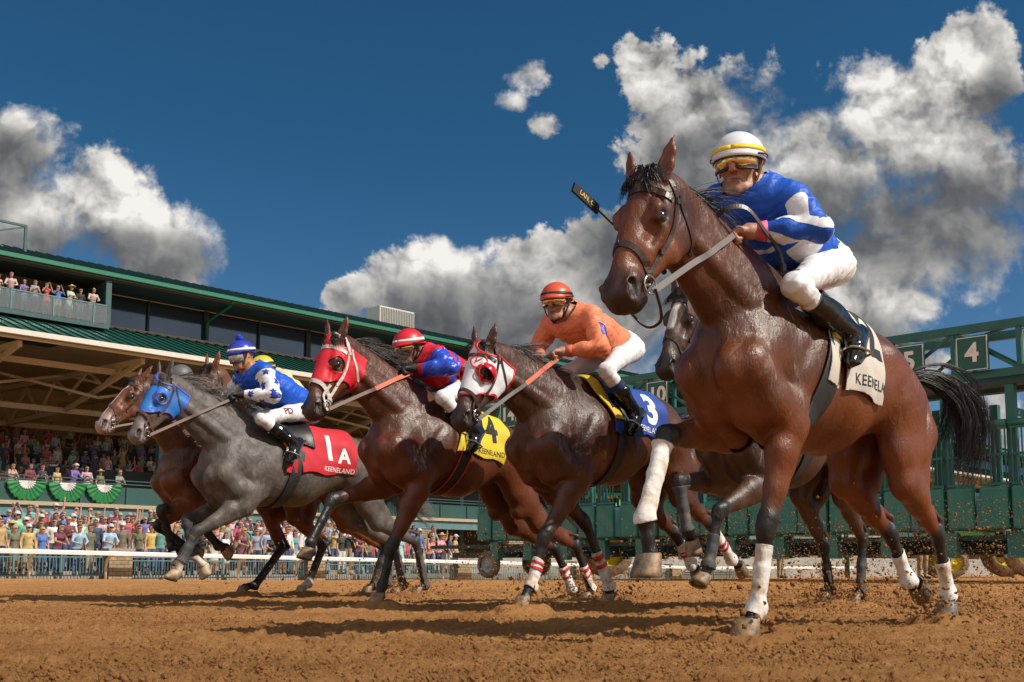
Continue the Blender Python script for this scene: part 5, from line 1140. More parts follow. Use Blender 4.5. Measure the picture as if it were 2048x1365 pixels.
def girth(Hh, mt, top=(-.33, -.20), bot=(-.22, -.78), w=.060, off=.012, edge=None):
    V, Tt = layer(Hh, off, True); q = tq(Hh, V); dx, dz = bot[0]-top[0], bot[1]-top[1]; L_ = math.hypot(dx, dz); nx, nz = dz/L_, -dx/L_
    def fld(V): q = tq(Hh, V); return (q[:, 0]-top[0])*nx+(q[:, 2]-top[1])*nz
    m = (np.abs(fld(V)) < w+.04) & (q[:, 2] < top[1]+.1) & (np.abs(q[:, 1]) < .42) & (q[:, 0] > -.7); keep = m[Tt].all(1)
    used, inv = np.unique(Tt[keep].ravel(), return_inverse=True); V = V[used]; Tt = inv.reshape(-1, 3)
    V, Tt = clip(V, Tt, tq(Hh, V)[:, 2]-top[1])
    V0, T0_ = V, Tt
    V, Tt = clip(V, Tt, np.abs(fld(V))-w)
    V, Tt = largest(V, Tt, Hh.T(-.2, 0, -.80))
    o = link('girth', mesh_np('girth', V, Tt), mt, Hh.root, True); solidify(o, .008, 0)
    if edge:
        N_ = vnormals(V0, T0_); V1 = V0+N_*.004
        V1, T1 = clip(V1, T0_, np.abs(np.abs(fld(V1))-w)-.006)
        e = link('edging', mesh_np('edging', V1, T1), edge, o, True); solidify(e, .006, 0)
    return o
def saddle(Hh, padm=None, strip=None, stirrups=None):
    """thin racing saddle on a pad, lying on the back"""
    def patch(off, flds, mt, name, th, par):
        V, Tt = layer(Hh, off, True); q = tq(Hh, V); m = (q[:, 0] > -.75) & (q[:, 0] < .12) & (q[:, 2] > -.5); keep = m[Tt].all(1)
        used, inv = np.unique(Tt[keep].ravel(), return_inverse=True); V = V[used]; Tt = inv.reshape(-1, 3)
        for fl in flds: V, Tt = clip(V, Tt, fl(tq(Hh, V)))
        o = link(name, mesh_np(name, V, Tt), mt, par, True); solidify(o, th, 0); return o
    sd_ = patch(.034, (lambda q: q[:, 0]+.20, lambda q: -.46-q[:, 0], lambda q: -.19-q[:, 2]-.3*np.abs(q[:, 0]+.30)), BLACKL, 'saddle', .016, Hh.root)
    if padm: patch(.026, (lambda q: q[:, 0]+.10+.12*sstep(-q[:, 2], .05, .35), lambda q: -.19-q[:, 0]-.12*sstep(-q[:, 2], .05, .35), lambda q: -.30-q[:, 2]), padm, 'saddle_pad', .012, Hh.root)
    if strip: patch(.040, (lambda q: q[:, 0]+.165+.12*sstep(-q[:, 2], .05, .35), lambda q: -.23-q[:, 0]-.12*sstep(-q[:, 2], .05, .35), lambda q: -.22-q[:, 2]), strip, 'pad_trim', .010, Hh.root)
    return sd_
def hood(Hh, mt, trim=None, x1=.335, off=.007, eye=.046, low=-.255, tw=.012, hs=.45, holes=True):
    V, Tt = layer(Hh, off); V, Tt = near(V, Tt, Hh.Hd(.17, 0, -.09), .36*Hh.hl)
    fh = Hh.fh
    def F_(V):
        q = hq(Hh, V); q = q/np.array((1, fh, fh)); a = np.abs(q[:, 1])
        d_eye = eye-np.sqrt((q[:, 0]-.188)**2+(q[:, 2]+.058)**2*1.0+(np.maximum(.03-a, 0)*9)**2)
        d_ear = .040-np.sqrt((q[:, 0]-.018)**2+(a-.056)**2+(np.maximum(-.06-q[:, 2], 0))**2)
        return [q[:, 0]-(x1-hs*np.maximum(-.045-q[:, 2], 0)-.05*(a/.08)**2), .02-.30*np.maximum(-.10-q[:, 2], 0)*0-q[:, 0]-(.03)*(a < .05), d_eye, d_ear, low-q[:, 2]-.10*(q[:, 0]-.12)]
    Vf, Tf = V, Tt
    for i in range(5): Vf, Tf = clip(Vf, Tf, F_(Vf)[i])
    Vf, Tf = largest(Vf, Tf, Hh.Hd(.2, 0, .0))
    o = link('blinker_hood', mesh_np('blinker_hood', Vf, Tf), mt, Hh.root, True); solidify(o, .004, 0)
    if trim:
        N_ = vnormals(Vf, Tf); V1 = Vf+N_*.004; T1 = Tf
        g = np.max(np.stack(F_(Vf)), 0); V1, T1 = clip(V1, T1, -g-tw)
        e = link('hood_trim', mesh_np('hood_trim', V1, T1), trim, o, True); solidify(e, .003, 0)
    Hh.hood = o; return o
def eye_cup(Hh, mt, s, rad=.060, half=True, name='eye_cup', ang0=-.2):
    """moulded dome over the eye, open to the front"""
    c = np.array(Hh.Hd(.190, .070*s, -.060)); E1, E2, E3 = Hh.E; out = nv(E2*s+E1*.12); a = nv(E1-out*(E1@out)); b = np.cross(out, a); r = rad*Hh.hl*Hh.fh
    vs = []; fs = []; nu, nvv = 12, 28
    for i in range(nu+1):
        ph = i/nu*PI/2
        for j in range(nvv): th = 2*PI*j/nvv; vs.append(c+(a*math.cos(th)+b*math.sin(th))*r*math.cos(ph)+out*(r*.85*math.sin(ph)+.012))
    V = np.array(vs); 
    for i in range(nu):
        for j in range(nvv): k2 = (j+1) % nvv; fs += [(i*nvv+j, i*nvv+k2, (i+1)*nvv+k2), (i*nvv+j, (i+1)*nvv+k2, (i+1)*nvv+j)]
    Tt = np.array(fs)
    if half: V, Tt = clip(V, Tt, (V-c)@a-r*.10-.35*((V-c)@b))
    o = link(name, mesh_np(name, V, Tt), mt, Hh.root, True); solidify(o, .004, 0)
    mb = MB(); mb.tube([c+(a*math.cos(t)+b*math.sin(t))*r*1.02+out*.010 for t in np.linspace(0, 2*PI, 25)], .005, 6); e = mb.build('rim', mt, o, True); return o
# ---------------------------------------------------------------- the riders
SKINM = mat('skin', rough=.5, attr=True, var=.14, vscale=14, bump=.0012, bscale=70)
BREECH = mat('white_breeches', (.72, .72, .74), .6, var=.08, bump=.005, bscale=20)
BOOT = mat('boot_leather', (.010, .010, .011), .16, var=.2, coat=.3, bump=.003, bscale=22)
STRAP = mat('black_strap', (.012, .012, .012), .5, var=0)
LENS = mat('gold_mirror_lens', (.75, .52, .22), .06, .9, var=.25, vscale=12)
LENSC = mat('clear_lens', (.55, .58, .62), .04, .55, var=.2, vscale=10)
LENSD = mat('smoked_lens', (.05, .05, .055), .05, .3, var=.1)
def wrinkle(V, T, amp, sc=1.0, seed=0):
    """sharp-crested folds along two slanting directions"""
    N_ = vnormals(V, T); o = 0
    for k_, (M_, a_) in enumerate((((1.0, .35, .6), 1.0), ((.3, 1.0, -.7), .8), ((.8, -.6, 1.0), .6))):
        ax = np.array(M_); ax = ax/np.linalg.norm(ax); u = (V@ax)[:, None]*ax; Q = V*6*sc+u*(20+9*k_)*sc+seed*3.7+k_*11
        n = np.abs(LN(Q, 1.0)+.45*LN(Q, 2.1)); o = o+a_*(.22-np.minimum(n*1.3, .44))
    m = .6+1.2*np.clip(LN(V+seed, 6)+.3, 0, 1)
    return V+N_*(o*m*amp)[:, None]
def jockey(Hh, j, face, silk, label, vox=.009, skin=(.42, .20, .13), sleeve=None, boots=BOOT, lens=LENS, cap=None, band=None, brm=.0, glove=None, parts=None, breech=BREECH, seed=0, yaw_sh=0, hold=None, big=1.0, sock=None, visor=0, cuff=None, pompom=None, panels=None, chin=None):
    root = empty('person', (0, 0, 0), 0, label, 'jockey', 'jockeys riding in the race')
    root.matrix_world = Hh.root.matrix_basis.copy(); J = {k: np.array(v, float) for k, v in j.items()}
    def mir(p): return np.array((p[0], -p[1], p[2]))
    for a in ('sh', 'el', 'wr', 'ha', 'kn', 'ank', 'toe'):
        if a+'R' not in J: J[a+'R'] = mir(J[a+'L'])
    pel = J['pel']; hip = {s: pel+np.array((0, .09*s, -.02)) for s in (1, -1)}; S = {1: 'L', -1: 'R'}
    chest = (J['shL']+J['shR'])/2; sp = nv(chest-pel); Yv = np.array((0, 1, 0.))
    hc = J['head']; Fw = nv(face); HL = nv(np.cross((0, 0, 1), Fw)); HU = np.cross(Fw, HL)
    def K(x, y, z): return hc+(Fw*x+HL*y+HU*z)*big
    g = big
    f = Fld(vox*.72 if vox < .008 else vox)
    # head
    f.cap(K(-.025, 0, .035), K(.01, 0, .03), .088*g, .085*g, .02, HL, .88); f.cap(K(.035, 0, -.02), K(.045, 0, -.075), .062*g, .040*g, .03, HL, .92)
    f.ball(K(.073, 0, -.100), .022*g, .02)
    for s in (1, -1):
        f.ball(K(.062, .036*s, -.022), .024*g, .02); f.cap(K(-.01, .055*s, -.05), K(.045, .032*s, -.095), .018*g, .016*g, .02)
        f.cap(K(-.008, .078*s, .008), K(-.014, .080*s, -.020), .020*g, .012*g, .006, nv(HL+Fw*.4*s), .45)
        f.ball(K(.092, .030*s, .012), .014*g, .008, sub=True); f.cap(K(.083, .012*s, .030), K(.078, .045*s, .026), .010*g, .009*g, .01)
        f.ball(K(.079, .031*s, .012), .0125*g, .004)
    f.chain([K(.088, 0, .020), K(.108, 0, -.012), K(.112, 0, -.026)], [.010*g, .0125*g, .0135*g], .008)
    for s in (1, -1): f.ball(K(.100, .012*s, -.028), .010*g, .006)
    f.cap(K(.088, .018, -.058), K(.088, -.018, -.058), .0085*g, .0085*g, .006); f.cap(K(.094, .0, -.058), K(.096, .0, -.058), .009*g, .009*g, .006)
    f.cap(K(.084, .015, -.073), K(.084, -.015, -.073), .0095*g, .0095*g, .006); f.cap(K(.104, .026, -.0655), K(.104, -.026, -.0655), .0035, .0035, .004, sub=True)
    nb = chest+sp*.03+np.array((0, 0, .01)); f.cap(K(-.03, 0, -.06), nb, .055*g, .068*g, .03)
    f.cap(chest, pel, .11, .10, .05, Yv, 1.1)
    for s in (1, -1):
        sh, el, wr, ha = (J[q+S[s]] for q in ('sh', 'el', 'wr', 'ha'))
        f.cap(chest, sh, .07, .055, .04); f.cap(sh, el, .045, .038, .02); f.cap(el, wr, .038, .026, .02)
        f.cap(hip[s], J['kn'+S[s]], .055, .036, .03); f.cap(J['kn'+S[s]], J['ank'+S[s]], .034, .026, .02)
        fd = nv(ha-wr+np.array((0.001, 0, 0))); ga = nv(np.cross(fd, (0, 0, 1))); pn = np.cross(ga, fd)
        if pn[2] < 0: pn = -pn
        side = ga if ga[1]*s < 0 else -ga
        gh = 1.12*g
        f.cap(wr, wr+fd*.035, .027*gh, .030*gh, .02)
        for i in range(4):
            yo = side*(.027-.018*i)*gh; f.cap(wr+fd*.02, wr+fd*.078*gh+yo, .017*gh, .0135*gh, .010)
        for i, L_ in enumerate((.034, .038, .035, .028)):
            k0 = wr+fd*.078*gh+side*(.030-.0205*i)*gh; r0 = .0095*gh
            f.chain([k0, k0+fd*L_*.75*gh-pn*L_*.42*gh, k0+fd*L_*.35*gh-pn*L_*1.25*gh, k0-fd*L_*.25*gh-pn*L_*1.1*gh], [r0*1.08, r0, r0*.93, r0*.8], .0035)
        t0 = wr+fd*.03+side*.028*gh; f.chain([t0, t0+fd*.035*gh+side*.010-pn*.014, t0+fd*.062*gh-side*.008-pn*.026], [.013*gh, .011*gh, .009*gh], .005)
    f.eval(); V, T = f.surf(0); V = smooth_np(V, T, 1); sc_ = np.tile(np.array(skin), (len(V), 1)); hv = np.stack([(V-hc)@Fw, (V-hc)@HL, (V-hc)@HU], 1)/big
    def pw(w, cc): nonlocal sc_; sc_ = sc_*(1-w[:, None])+np.array(cc)*w[:, None]
    fr_ = sstep(hv[:, 0], .05, .08); pw((1-sstep(np.hypot(hv[:, 1]/2.1, hv[:, 2]+.0655), .008, .014))*fr_*.75, (.30, .075, .06)); pw((1-sstep(np.abs(hv[:, 2]+.0655), .001, .004))*(1-sstep(np.abs(hv[:, 1]), .020, .028))*fr_*.8, (.06, .015, .012))
    for s in (1, -1): pw((1-sstep(np.hypot(hv[:, 1]-.009*s, hv[:, 2]+.040), .003, .007))*fr_*.8, (.07, .02, .015))
    pw(sstep(-hv[:, 2], .045, .075)*fr_*.22*(np.abs(hv[:, 2]+.08) < .06), (.10, .06, .05)); pw((1-sstep(np.hypot(hv[:, 1], hv[:, 2]+.02), .02, .045))*fr_*.25, (.50, .14, .10))
    body = link('body', mesh_np('body', V, T, sc_), SKINM, root, True); root_b = body
    def cl(name, fld, mt, amp=.010, clips=(), th=0, sm=1, par=None, sd_=0, vclip=None):
        fld.eval(); V, T = fld.surf(0); V = smooth_np(V, T, sm)
        if amp: V = wrinkle(V, T, amp, 1.0, seed+sd_)
        for fn_ in clips: V, T = clip(V, T, fn_(V))
        o = link(name, mesh_np(name, V, T), mt, par or root, True); return o, V, T
    # breeches
    b = Fld(vox); b.chain([pel+sp*.16, pel, pel-sp*.05], [.115, .125, .108], .06, Yv, 1.12)
    for s in (1, -1):
        kn, an = J['kn'+S[s]], J['ank'+S[s]]; hp = hip[s]
        b.chain([hp-sp*.03, hp+(kn-hp)*.45, kn], [.098, .072, .053], .04); b.cap(kn, kn+(an-kn)*.42, .052, .052, .03)
    def below(V):
        r = -np.ones(len(V))
        for s in (1, -1):
            kn, an = J['kn'+S[s]], J['ank'+S[s]]; d = nv(an-kn); dd = (V-(kn+(an-kn)*.36))@d; f_ = np.minimum(dd, segdist(V, hip[s], kn)[0]-segdist(V, kn+(an-kn)*.15, an)[0]); r = np.where(V[:, 1]*s > 0, f_, r)
        return r
    o_b, bV, bT = cl('breeches', b, breech, .011, (below,), sd_=5); J['bbvh'] = None
    root['_'] = 1; del root['_']
    # boots
    for s in (1, -1):
        kn, an, to = J['kn'+S[s]], J['ank'+S[s]], J['toe'+S[s]]; b = Fld(vox); d = nv(an-kn)
        top = kn+(an-kn)*.30; b.chain([top, kn+(an-kn)*.55, an-d*.05, an], [.058, .060, .045, .042], .03)
        fd = nv(to-an-d*((to-an)@d)*.55); heel = an-fd*.045+d*.045; ball = an+fd*.12+d*.055; tip = an+fd*.185+d*.05
        b.chain([an, heel], [.042, .036], .02); b.chain([heel, ball, tip], [.032, .036, .026], .03, nv(np.cross(fd, d)), 1.05); b.chain([an+d*.01, ball], [.040, .034], .03)
        o, _, _ = cl('boot', b, boots, .007, (lambda V: -(V-(kn+(an-kn)*.30))@d,), sd_=s)
        sl = MB(); so = nv(np.cross(fd, d)); ribbon(sl, [heel-fd*.03+d*.036, an+fd*.04+d*.078, ball+d*.038, tip+fd*.015+d*.022], .066, .010, None, up=-d, n=12); sl.build('sole', STRAP, o, True)
        if sock: # wrap between breeches and boot
            w_ = Fld(vox); w_.cap(kn+(an-kn)*.24, kn+(an-kn)*.52, .064, .058, .02); cl('sock', w_, sock, .002, (lambda V: -(V-(kn+(an-kn)*.28))@d, lambda V: (V-(kn+(an-kn)*.5))@d))
        # stirrup iron under the ball of the foot, leather up to the saddle
        cen = ball+d*.045; mb = MB(); u = -d; l = so
        mb.tube([cen+l*.062*math.cos(t)+u*(.11*max(math.sin(t), 0)+.0) for t in np.linspace(0, PI, 13)]+[cen-l*.062, cen+l*.062], .006, 6)
        topp = np.array(Hh.T(-.24, .17*s, -.10)); ribbon(mb, [cen+u*.11, (cen+u*.11+topp)/2+Yv*s*.02, topp], .018, .004, None, up=(0, s, .2)); mb.build('stirrup', STEEL, o)
    # silks
    b = Fld(vox); low = pel+sp*.07
    b.chain([chest+np.array((0, 0, -.01)), (chest+low)/2-np.array((0, 0, .015)), low], [.150, .150, .135], .06, Yv, 1.15)
    b.cap(nb-sp*.06, nb-sp*.0, .075, .060, .04)
    for s in (1, -1):
        sh, el, wr = (J[q+S[s]] for q in ('sh', 'el', 'wr'))
        b.cap(chest, sh, .10, .080, .05); b.chain([sh, (sh+el)/2, el], [.074, .068, .057], .03); b.chain([el, (el+wr)/2, wr-nv(wr-el)*.02], [.057, .053, .036], .03)
    def ends(V):
        r = -np.ones(len(V))
        for s in (1, -1):
            el, wr = J['el'+S[s]], J['wr'+S[s]]; d = nv(wr-el); r = np.where((segdist(V, el, wr)[0] < .09) & (V[:, 1]*s > -.02), np.maximum(r, (V-(wr-d*.012))@d), r)
        return np.where(segdist(V, nb, hc)[0] < .12, np.maximum(r, (V-(nb+nv(hc-nb)*.03))@nv(hc-nb)), r)
    b.eval(); V, T = b.surf(0); V = smooth_np(V, T, 1); Vp = V; V = wrinkle(V, T, .017, 1.0, seed); e_ = ends(V); k_ = np.concatenate([V, Vp], 1); k_, T = clip(k_, T, e_); V, Vp = k_[:, :3], k_[:, 3:]
    c = np.tile(np.array(silk), (len(V), 1))
    info = dict(J=J, chest=chest, pel=pel, sp=sp)
    o = link('silks', mesh_np('silks', V, T, c), mat('silk_cloth', rough=.52, attr=True, var=.08, spec=.35, bump=.006, bscale=22), root, True)
    for nm_, fn_, mt_ in (panels or ()):
        V1 = np.concatenate([V+vnormals(V, T)*.0016, Vp], 1); V1, T1 = clip(V1, T, fn_(Vp, info)); V1 = V1[:, :3]
        if len(T1): link(nm_, mesh_np(nm_, V1, T1), mt_, o, True)
    Hh.silk = (o, V, T); info['bvh'] = bvh_of(V, T)
    if cuff:
        for s in (1, -1): w = J['wr'+S[s]]; e = J['el'+S[s]]; d = nv(w-e); mb = MB(); mb.tube([w-d*.045, w-d*.005, w+d*.006], [.047, .042, .035], 16); mb.build('cuff', cuff, o, True)
    # gloves
    if glove:
        f2 = Fld(f.vox); f2.p = f.p; f2.lo = f.lo; f2.A = f.A
        for s in (1, -1):
            w = J['wr'+S[s]]; h_ = J['ha'+S[s]]; V2, T2 = f2.surf(.0025); V2, T2 = near(V2, T2, w+nv(h_-w)*.06, .12); d = nv(h_-w); V2, T2 = clip(V2, T2, -(V2-w)@d); V2, T2 = largest(V2, T2, w+d*.07)
            if len(T2): link('glove', mesh_np('glove', V2, T2), glove, root, True)
    # helmet
    capm = cap; vs = []; fs = []; nu, n2 = 14, 36
    def hp_(ph, th, sc=1.0, dz=0):
        ct, st = math.cos(th), math.sin(th); r = math.sin(ph)
        fwd = .128 if ct > 0 else .120; x = ct*fwd*r*sc; y = st*.103*r*sc; z = .030+.108*math.cos(ph)*sc+dz
        return (x-.006, y, z)
    rim = PI*.5; rings = 15
    for i in range(1, rings+1):
        ph = (PI*.53)*i/rings
        for t in range(n2):
            th = 2*PI*t/n2; x, y, z = hp_(ph, th)
            ct = math.cos(th)
            if i == rings: x *= 1.02
            if ct > 0 and i >= rings-2 and brm: x += brm*ct*ct*((i-rings+3)/3); z -= 0
            z -= (.012 if ct < 0 else 0)*ct*ct*(i/rings)**2
            vs.append(K(x, y, z))
    vs.append(K(*hp_(0, 0))); top = len(vs)-1
    fs = [(top, t, (t+1) % n2) for t in range(n2)]+[(i*n2+t, (i+1)*n2+t, (i+1)*n2+(t+1) % n2, i*n2+(t+1) % n2) for i in range(rings-1) for t in range(n2)]
    mb = MB(); mb.add(vs, fs); he = mb.build('helmet', capm, root, True); solidify(he, .006*g, 0)
    # gores on the cap cover
    mb = MB()
    for t in range(0, n2, 6): mb.tube([vs[i*n2+t] for i in range(0, rings-1)], .0014, 5)
    mb.build('seam', capm, he, True)
    if band:
        mb = MB(); q = []
        for t in range(n2+1):
            th = 2*PI*t/n2; q.append((K(*[v_*1.045 for v_ in hp_(PI*.395, th)[:2]], hp_(PI*.395, th)[2]), K(*[v_*1.045 for v_ in hp_(PI*.455, th)[:2]], hp_(PI*.455, th)[2])))
        mb.add([p for pr in q for p in pr], [(2*t, 2*t+1, 2*t+3, 2*t+2) for t in range(n2)]); bo = mb.build('cap_band', band, he, True); solidify(bo, .003, 0)
    if pompom is not None:
        mb = MB(); sph(mb, K(0, 0, .158), .030*g); me_o = mb.build('pompom', pompom, he, True)
        st_ = []
        for _ in range(260): d_ = Vector((rnd.gauss(0, 1), rnd.gauss(0, 1), rnd.gauss(0, 1))).normalized(); c_ = V3(K(0, 0, .158)); st_.append([c_+d_*.02, c_+d_*.032*g, c_+d_*.040*g])
        hair('pompom_yarn', st_, pompom, me_o, .003)
    # goggles: wrap-around lens + frame + strap
    def gog(z0, z1, r, w, zz=0):
        vs = []; n = 22
        for i in range(n+1):
            a = -w+2*w*i/n
            for zq in (0, .5, 1):
                z = z0+(z1-z0)*zq; bl = 1-.25*(2*zq-1)**2*.3; notch = .014*max(0, 1-abs(a)/.28) if zq == 0 and not visor else 0
                vs.append(K((.108+r)*math.cos(a)*bl-.006, (.078+r)*math.sin(a)*bl, z+notch))
        return vs, [(i*3+k_, i*3+k_+1, (i+1)*3+k_+1, (i+1)*3+k_) for i in range(n) for k_ in (0, 1)]
    zlo = -.024-visor; mb = MB(); mb.add(*gog(zlo, .036, .020, 1.10)); go = mb.build('goggles', lens, root, True); solidify(go, .003, 0)
    mb = MB(); vs_, _ = gog(zlo-.003, .038, .020, 1.13); n_ = len(vs_)//3
    mb.tube([vs_[i*3] for i in range(n_)]+[vs_[i*3+2] for i in range(n_-1, -1, -1)]+[vs_[0]], .0042*g, 6); mb.build('frame', STRAP, go, True)
    mb = MB(); mb.add([p for t in np.linspace(1.0, 2*PI-1.0, 26) for p in (K(.130*math.cos(t)-.006, .112*math.sin(t), .030+.02*abs(math.sin(t/1))*0+.018*(1-math.cos(t))/2), K(.130*math.cos(t)-.006, .112*math.sin(t), .008+.018*(1-math.cos(t))/2+.016))], [(2*i, 2*i+1, 2*i+3, 2*i+2) for i in range(25)]); so_ = mb.build('goggle_strap', STRAP, go, True); solidify(so_, .003, 0)
    # chin strap
    mb = MB()
    for s in (1, -1): ribbon(mb, [K(.0, .098*s, .02), K(.018, .082*s, -.04), K(.030, .060*s, -.085), K(.045, .0, -.125)], .016*g, .004, None, up=K(0, s, 0)-K(0, 0, 0), n=14)
    mb.build('chin_strap', chin or STRAP, he, True)
    return root, info, o
def whip(label, a, b, Hh, txt=None):
    root = empty('riding_whip', (0, 0, 0), 0, label, 'whip'); root.matrix_world = Hh.root.matrix_basis.copy(); a = Vector(a); b = Vector(b); d = (b-a).normalized()
    mb = MB(); mb.tube([a, a+(b-a)*.3, b-d*.13], [.010, .007, .005], 8); mb.build('shaft', STRAP, root, True)
    mb = MB(); mb.tube([a-d*.03, a+d*.10], [.014, .012], 10); mb.build('handle', BLACKL, root, True)
    mb = MB(); mb.bar(b-d*.17, b, .044, .012, up=(0, 1, 0)); fl_ = mb.build('flap', STRAP, root)
    if txt: me = text_mesh(txt, .030, .0006); to = link('lettering', me, mat('gold_lettering', (.62, .44, .10), .5), fl_); ex = -d; ez_ = Vector((0, 1, 0)); ey = ez_.cross(ex).normalized(); c = b-d*.085; to.matrix_local = Matrix(((ex.x, ey.x, 0, c.x), (ex.y, ey.y, 1, c.y+.0075), (ex.z, ey.z, 0, c.z), (0, 0, 0, 1)))
    return root
# ---------------------------------------------------------------- the field of runners
def lmh(n): return {k: v for k, v in LM[n].items() if k not in ('loc', 'hd') and k[0] != 'j'}
def lmj(n, **kw): d = {k[1:]: v for k, v in LM[n].items() if k[0] == 'j'}; d.update(kw); return d
def jr(n, h=None, **kw):
    """rider's joints for a runner, from the crouch of a known one moved along"""
    B_ = LM['E']; d = {k[1:]: np.array(v, float) for k, v in B_.items() if k[0] == 'j' and k != 'jhaR'}; o = np.array(LM[n]['withers'], float)-np.array(B_['withers'], float)
    d = {k: v+o for k, v in d.items()}; d.update({k: np.array(v) for k, v in kw.items()}); return d
SOLIDB = mat('blue_silk', (.008, .09, .52), .36, var=.05, bump=.004, bscale=16)
WHS = mat('white_silk', (.74, .74, .78), .40, var=.05, bump=.004, bscale=16)
def arms(V, J, r=.098):
    o = []
    for S_ in 'LR':
        s = 1 if S_ == 'L' else -1; d1, h1 = segdist(V, J['sh'+S_], J['el'+S_]); d2, h2 = segdist(V, J['el'+S_], J['wr'+S_]); a_ = np.where(d1 < d2, h1, 1+h2)
        ax = np.where((d1 < d2)[:, None], nv(J['el'+S_]-J['sh'+S_]), nv(J['wr'+S_]-J['el'+S_])); c = np.where((d1 < d2)[:, None], J['sh'+S_]+(J['el'+S_]-J['sh'+S_])*h1[:, None], J['el'+S_]+(J['wr'+S_]-J['el'+S_])*h2[:, None])
        up = np.array((0, 0, 1.)); e = up-ax*(ax@up)[:, None]; e = e/np.maximum(np.linalg.norm(e, axis=1), 1e-6)[:, None]; g = np.cross(ax, e); q = V-c
        o.append((np.minimum(d1, d2), a_, np.arctan2((q*e).sum(1), (q*g).sum(1)), s))
    return o
# --- the nearest runner
A = horse('A', LM['A']['loc'], LM['A']['hd'], lmh('A'), (.155, .042, .011), 'bright bay racehorse with white bandages and white saddle cloth, nearest and largest', vox=.009, mat_name='bay_coat', foam=(.7, .4), rough=.37,
    bands={'fL': (BAND_W, .22, 1.55, None), 'fR': (BAND_W, .10, 1.1, None), 'hL': (BAND_W, .42, 1.5, None), 'hR': (BAND_W, .42, 1.5, None)}, fl=1.0, fh=1.26, fn=1.05, hoof=1.28, ear_y=.060, seed=3, sooty=(.042, .015, .008), mane_n=1500, mane_f=lambda t: .16+1.4*max(0, (t-.74)/.26),
    tail=[(-.13, .04, .05), (-.34, .12, .03), (-.50, .19, -.10), (-.54, .20, -.30), (-.50, .16, -.50)])
CREAM = mat('white_saddle_cloth', (.54, .50, .43), .75, var=.10, vscale=5, bump=.003, bscale=12)
YEL = mat('yellow_pad', (.62, .42, .03), .6); PINK = mat('pink_trim', (.62, .03, .14), .6); GREYR = mat('grey_rubber_rein', (.12, .10, .095), .6); BROWNR = mat('brown_rein', (.10, .04, .025), .55)
REDR = mat('orange_rubber_grip', (.55, .10, .04), .55)
A.shift = .09
bridle(A, LEATHER, {1: [(-.0, .09, 1.78)], -1: [(.17, -.24, 1.67)]}, GREYR, rw=.026, wd=1.25)
mb = MB(); ribbon(mb, [A.Hd(.47, .075, -.13), A.Hd(.515, .065, -.19), A.Hd(.53, .03, -.235), A.Hd(.53, -.03, -.235), A.Hd(.47, -.075, -.14)], .012, .005, None, up=A.E[0], n=30); mb.build('chin_leather', LEATHER, A.bridle)
cloth(A, CREAM, number='2', nmat=BLACKC, npos=(-.62, -.16), nsize=.36, x0=-.73, x1=-.17, zb=-.505, wsize=.074, wpos=(-.58, -.43))
girth(A, GIRTH, top=(-.27, -.22), bot=(-.10, -.78), w=.062)
saddle(A, YEL, PINK)
def fA(V, I):
    J = I['J']; sp = I['sp']; x = (V-I['pel'])@sp; y = V[:, 1]
    body = np.abs(((x*2.9+y*2.2+.32) % 1)-.5)+np.abs(((x*2.9-y*2.2+.10) % 1)-.5)-.42
    body = np.maximum(body, x-.40); f_ = body
    for d, a_, an, s in arms(V, J):
        dia = np.minimum(np.maximum(np.abs(((an/PI+a_*.55+.15) % 1)-.5)*2-.52, .25-a_), 9); f_ = np.where(d < .098, dia, f_)
    return f_
HELW = mat('white_cap_cover', (.72, .72, .78), .35, var=.04)
jockey(A, lmj('A', elL=(-.27, .34, 1.80), wrL=(-.10, .13, 1.80), haL=(-.01, .07, 1.79), pel=(-.80, .02, 1.82), head=(-.17, .0, 2.145), knL=(-.20, .25, 1.55), elR=(-.10, -.37, 1.83), wrR=(.08, -.27, 1.70), haR=(.16, -.25, 1.69)), (.93, .34, -.12), (.008, .09, .52),
    'jockey in blue and white diamond silks and a white helmet riding the nearest bay horse', vox=.008, cap=HELW, band=mat('yellow_band', (.85, .60, .02), .5), brm=.012, panels=[('diamond_panel', fA, WHS)], cuff=mat('pink_cuff', (.75, .10, .22), .6), big=1.16, chin=mat('brown_strap', (.16, .08, .03), .6))
# --- white hood, blue cloth
C = horse('C', LM['C']['loc'], LM['C']['hd'], lmh('C'), (.090, .028, .010), 'dark bay racehorse in a white hood with red eye cups and a blue saddle cloth', vox=.010, mat_name='bay_coat', foam=(.5, .3), fl=1.06, fh=1.12, fn=1.08, seed=5, sooty=(.034, .013, .007), mane_n=700, k=1.0,
    bands={'fL': (BAND_W, .45, 1.25, None), 'fR': (BAND_W, .45, 1.25, None), 'hL': (BAND_W, .3, 1.4, None), 'hR': (BAND_W, .3, 1.4, None)}, mane='up')
for nm in ('fL', 'fR', 'hL', 'hR'):
    for t_ in (.50, .62): bandage(C, nm, BAND_R, t_, t_+.06, off=.010, name='tape')
REDT = mat('red_trim', (.60, .02, .025), .45); REDP = mat('red_plastic', (.55, .012, .02), .18, coat=.5, var=.05)
bridle(C, LEATHER, {1: [(-.40, .10, 1.80)], -1: [(-.38, -.08, 1.80)]}, GREYR, (.55, 1.0), REDR, cross=True, oo=.010, rw=.026)
HOODW = mat('white_mesh_hood', (.66, .66, .70), .7, var=.12, vscale=14, bump=.002, bscale=40)
hood(C, HOODW, REDT, x1=.385); eye_cup(C, REDP, 1); eye_cup(C, REDP, -1)
BLC = mat('blue_saddle_cloth', (.008, .05, .30), .7, var=.12, vscale=6, bump=.003, bscale=12)
cloth(C, BLC, number='3', nmat=WHITE, zb=-.40, x0=-.80, npos=(-.66, -.19), nsize=.32, seed=2); girth(C, GIRTH, top=(-.31, -.20), bot=(-.24, -.78), w=.045); saddle(C, YEL, None)
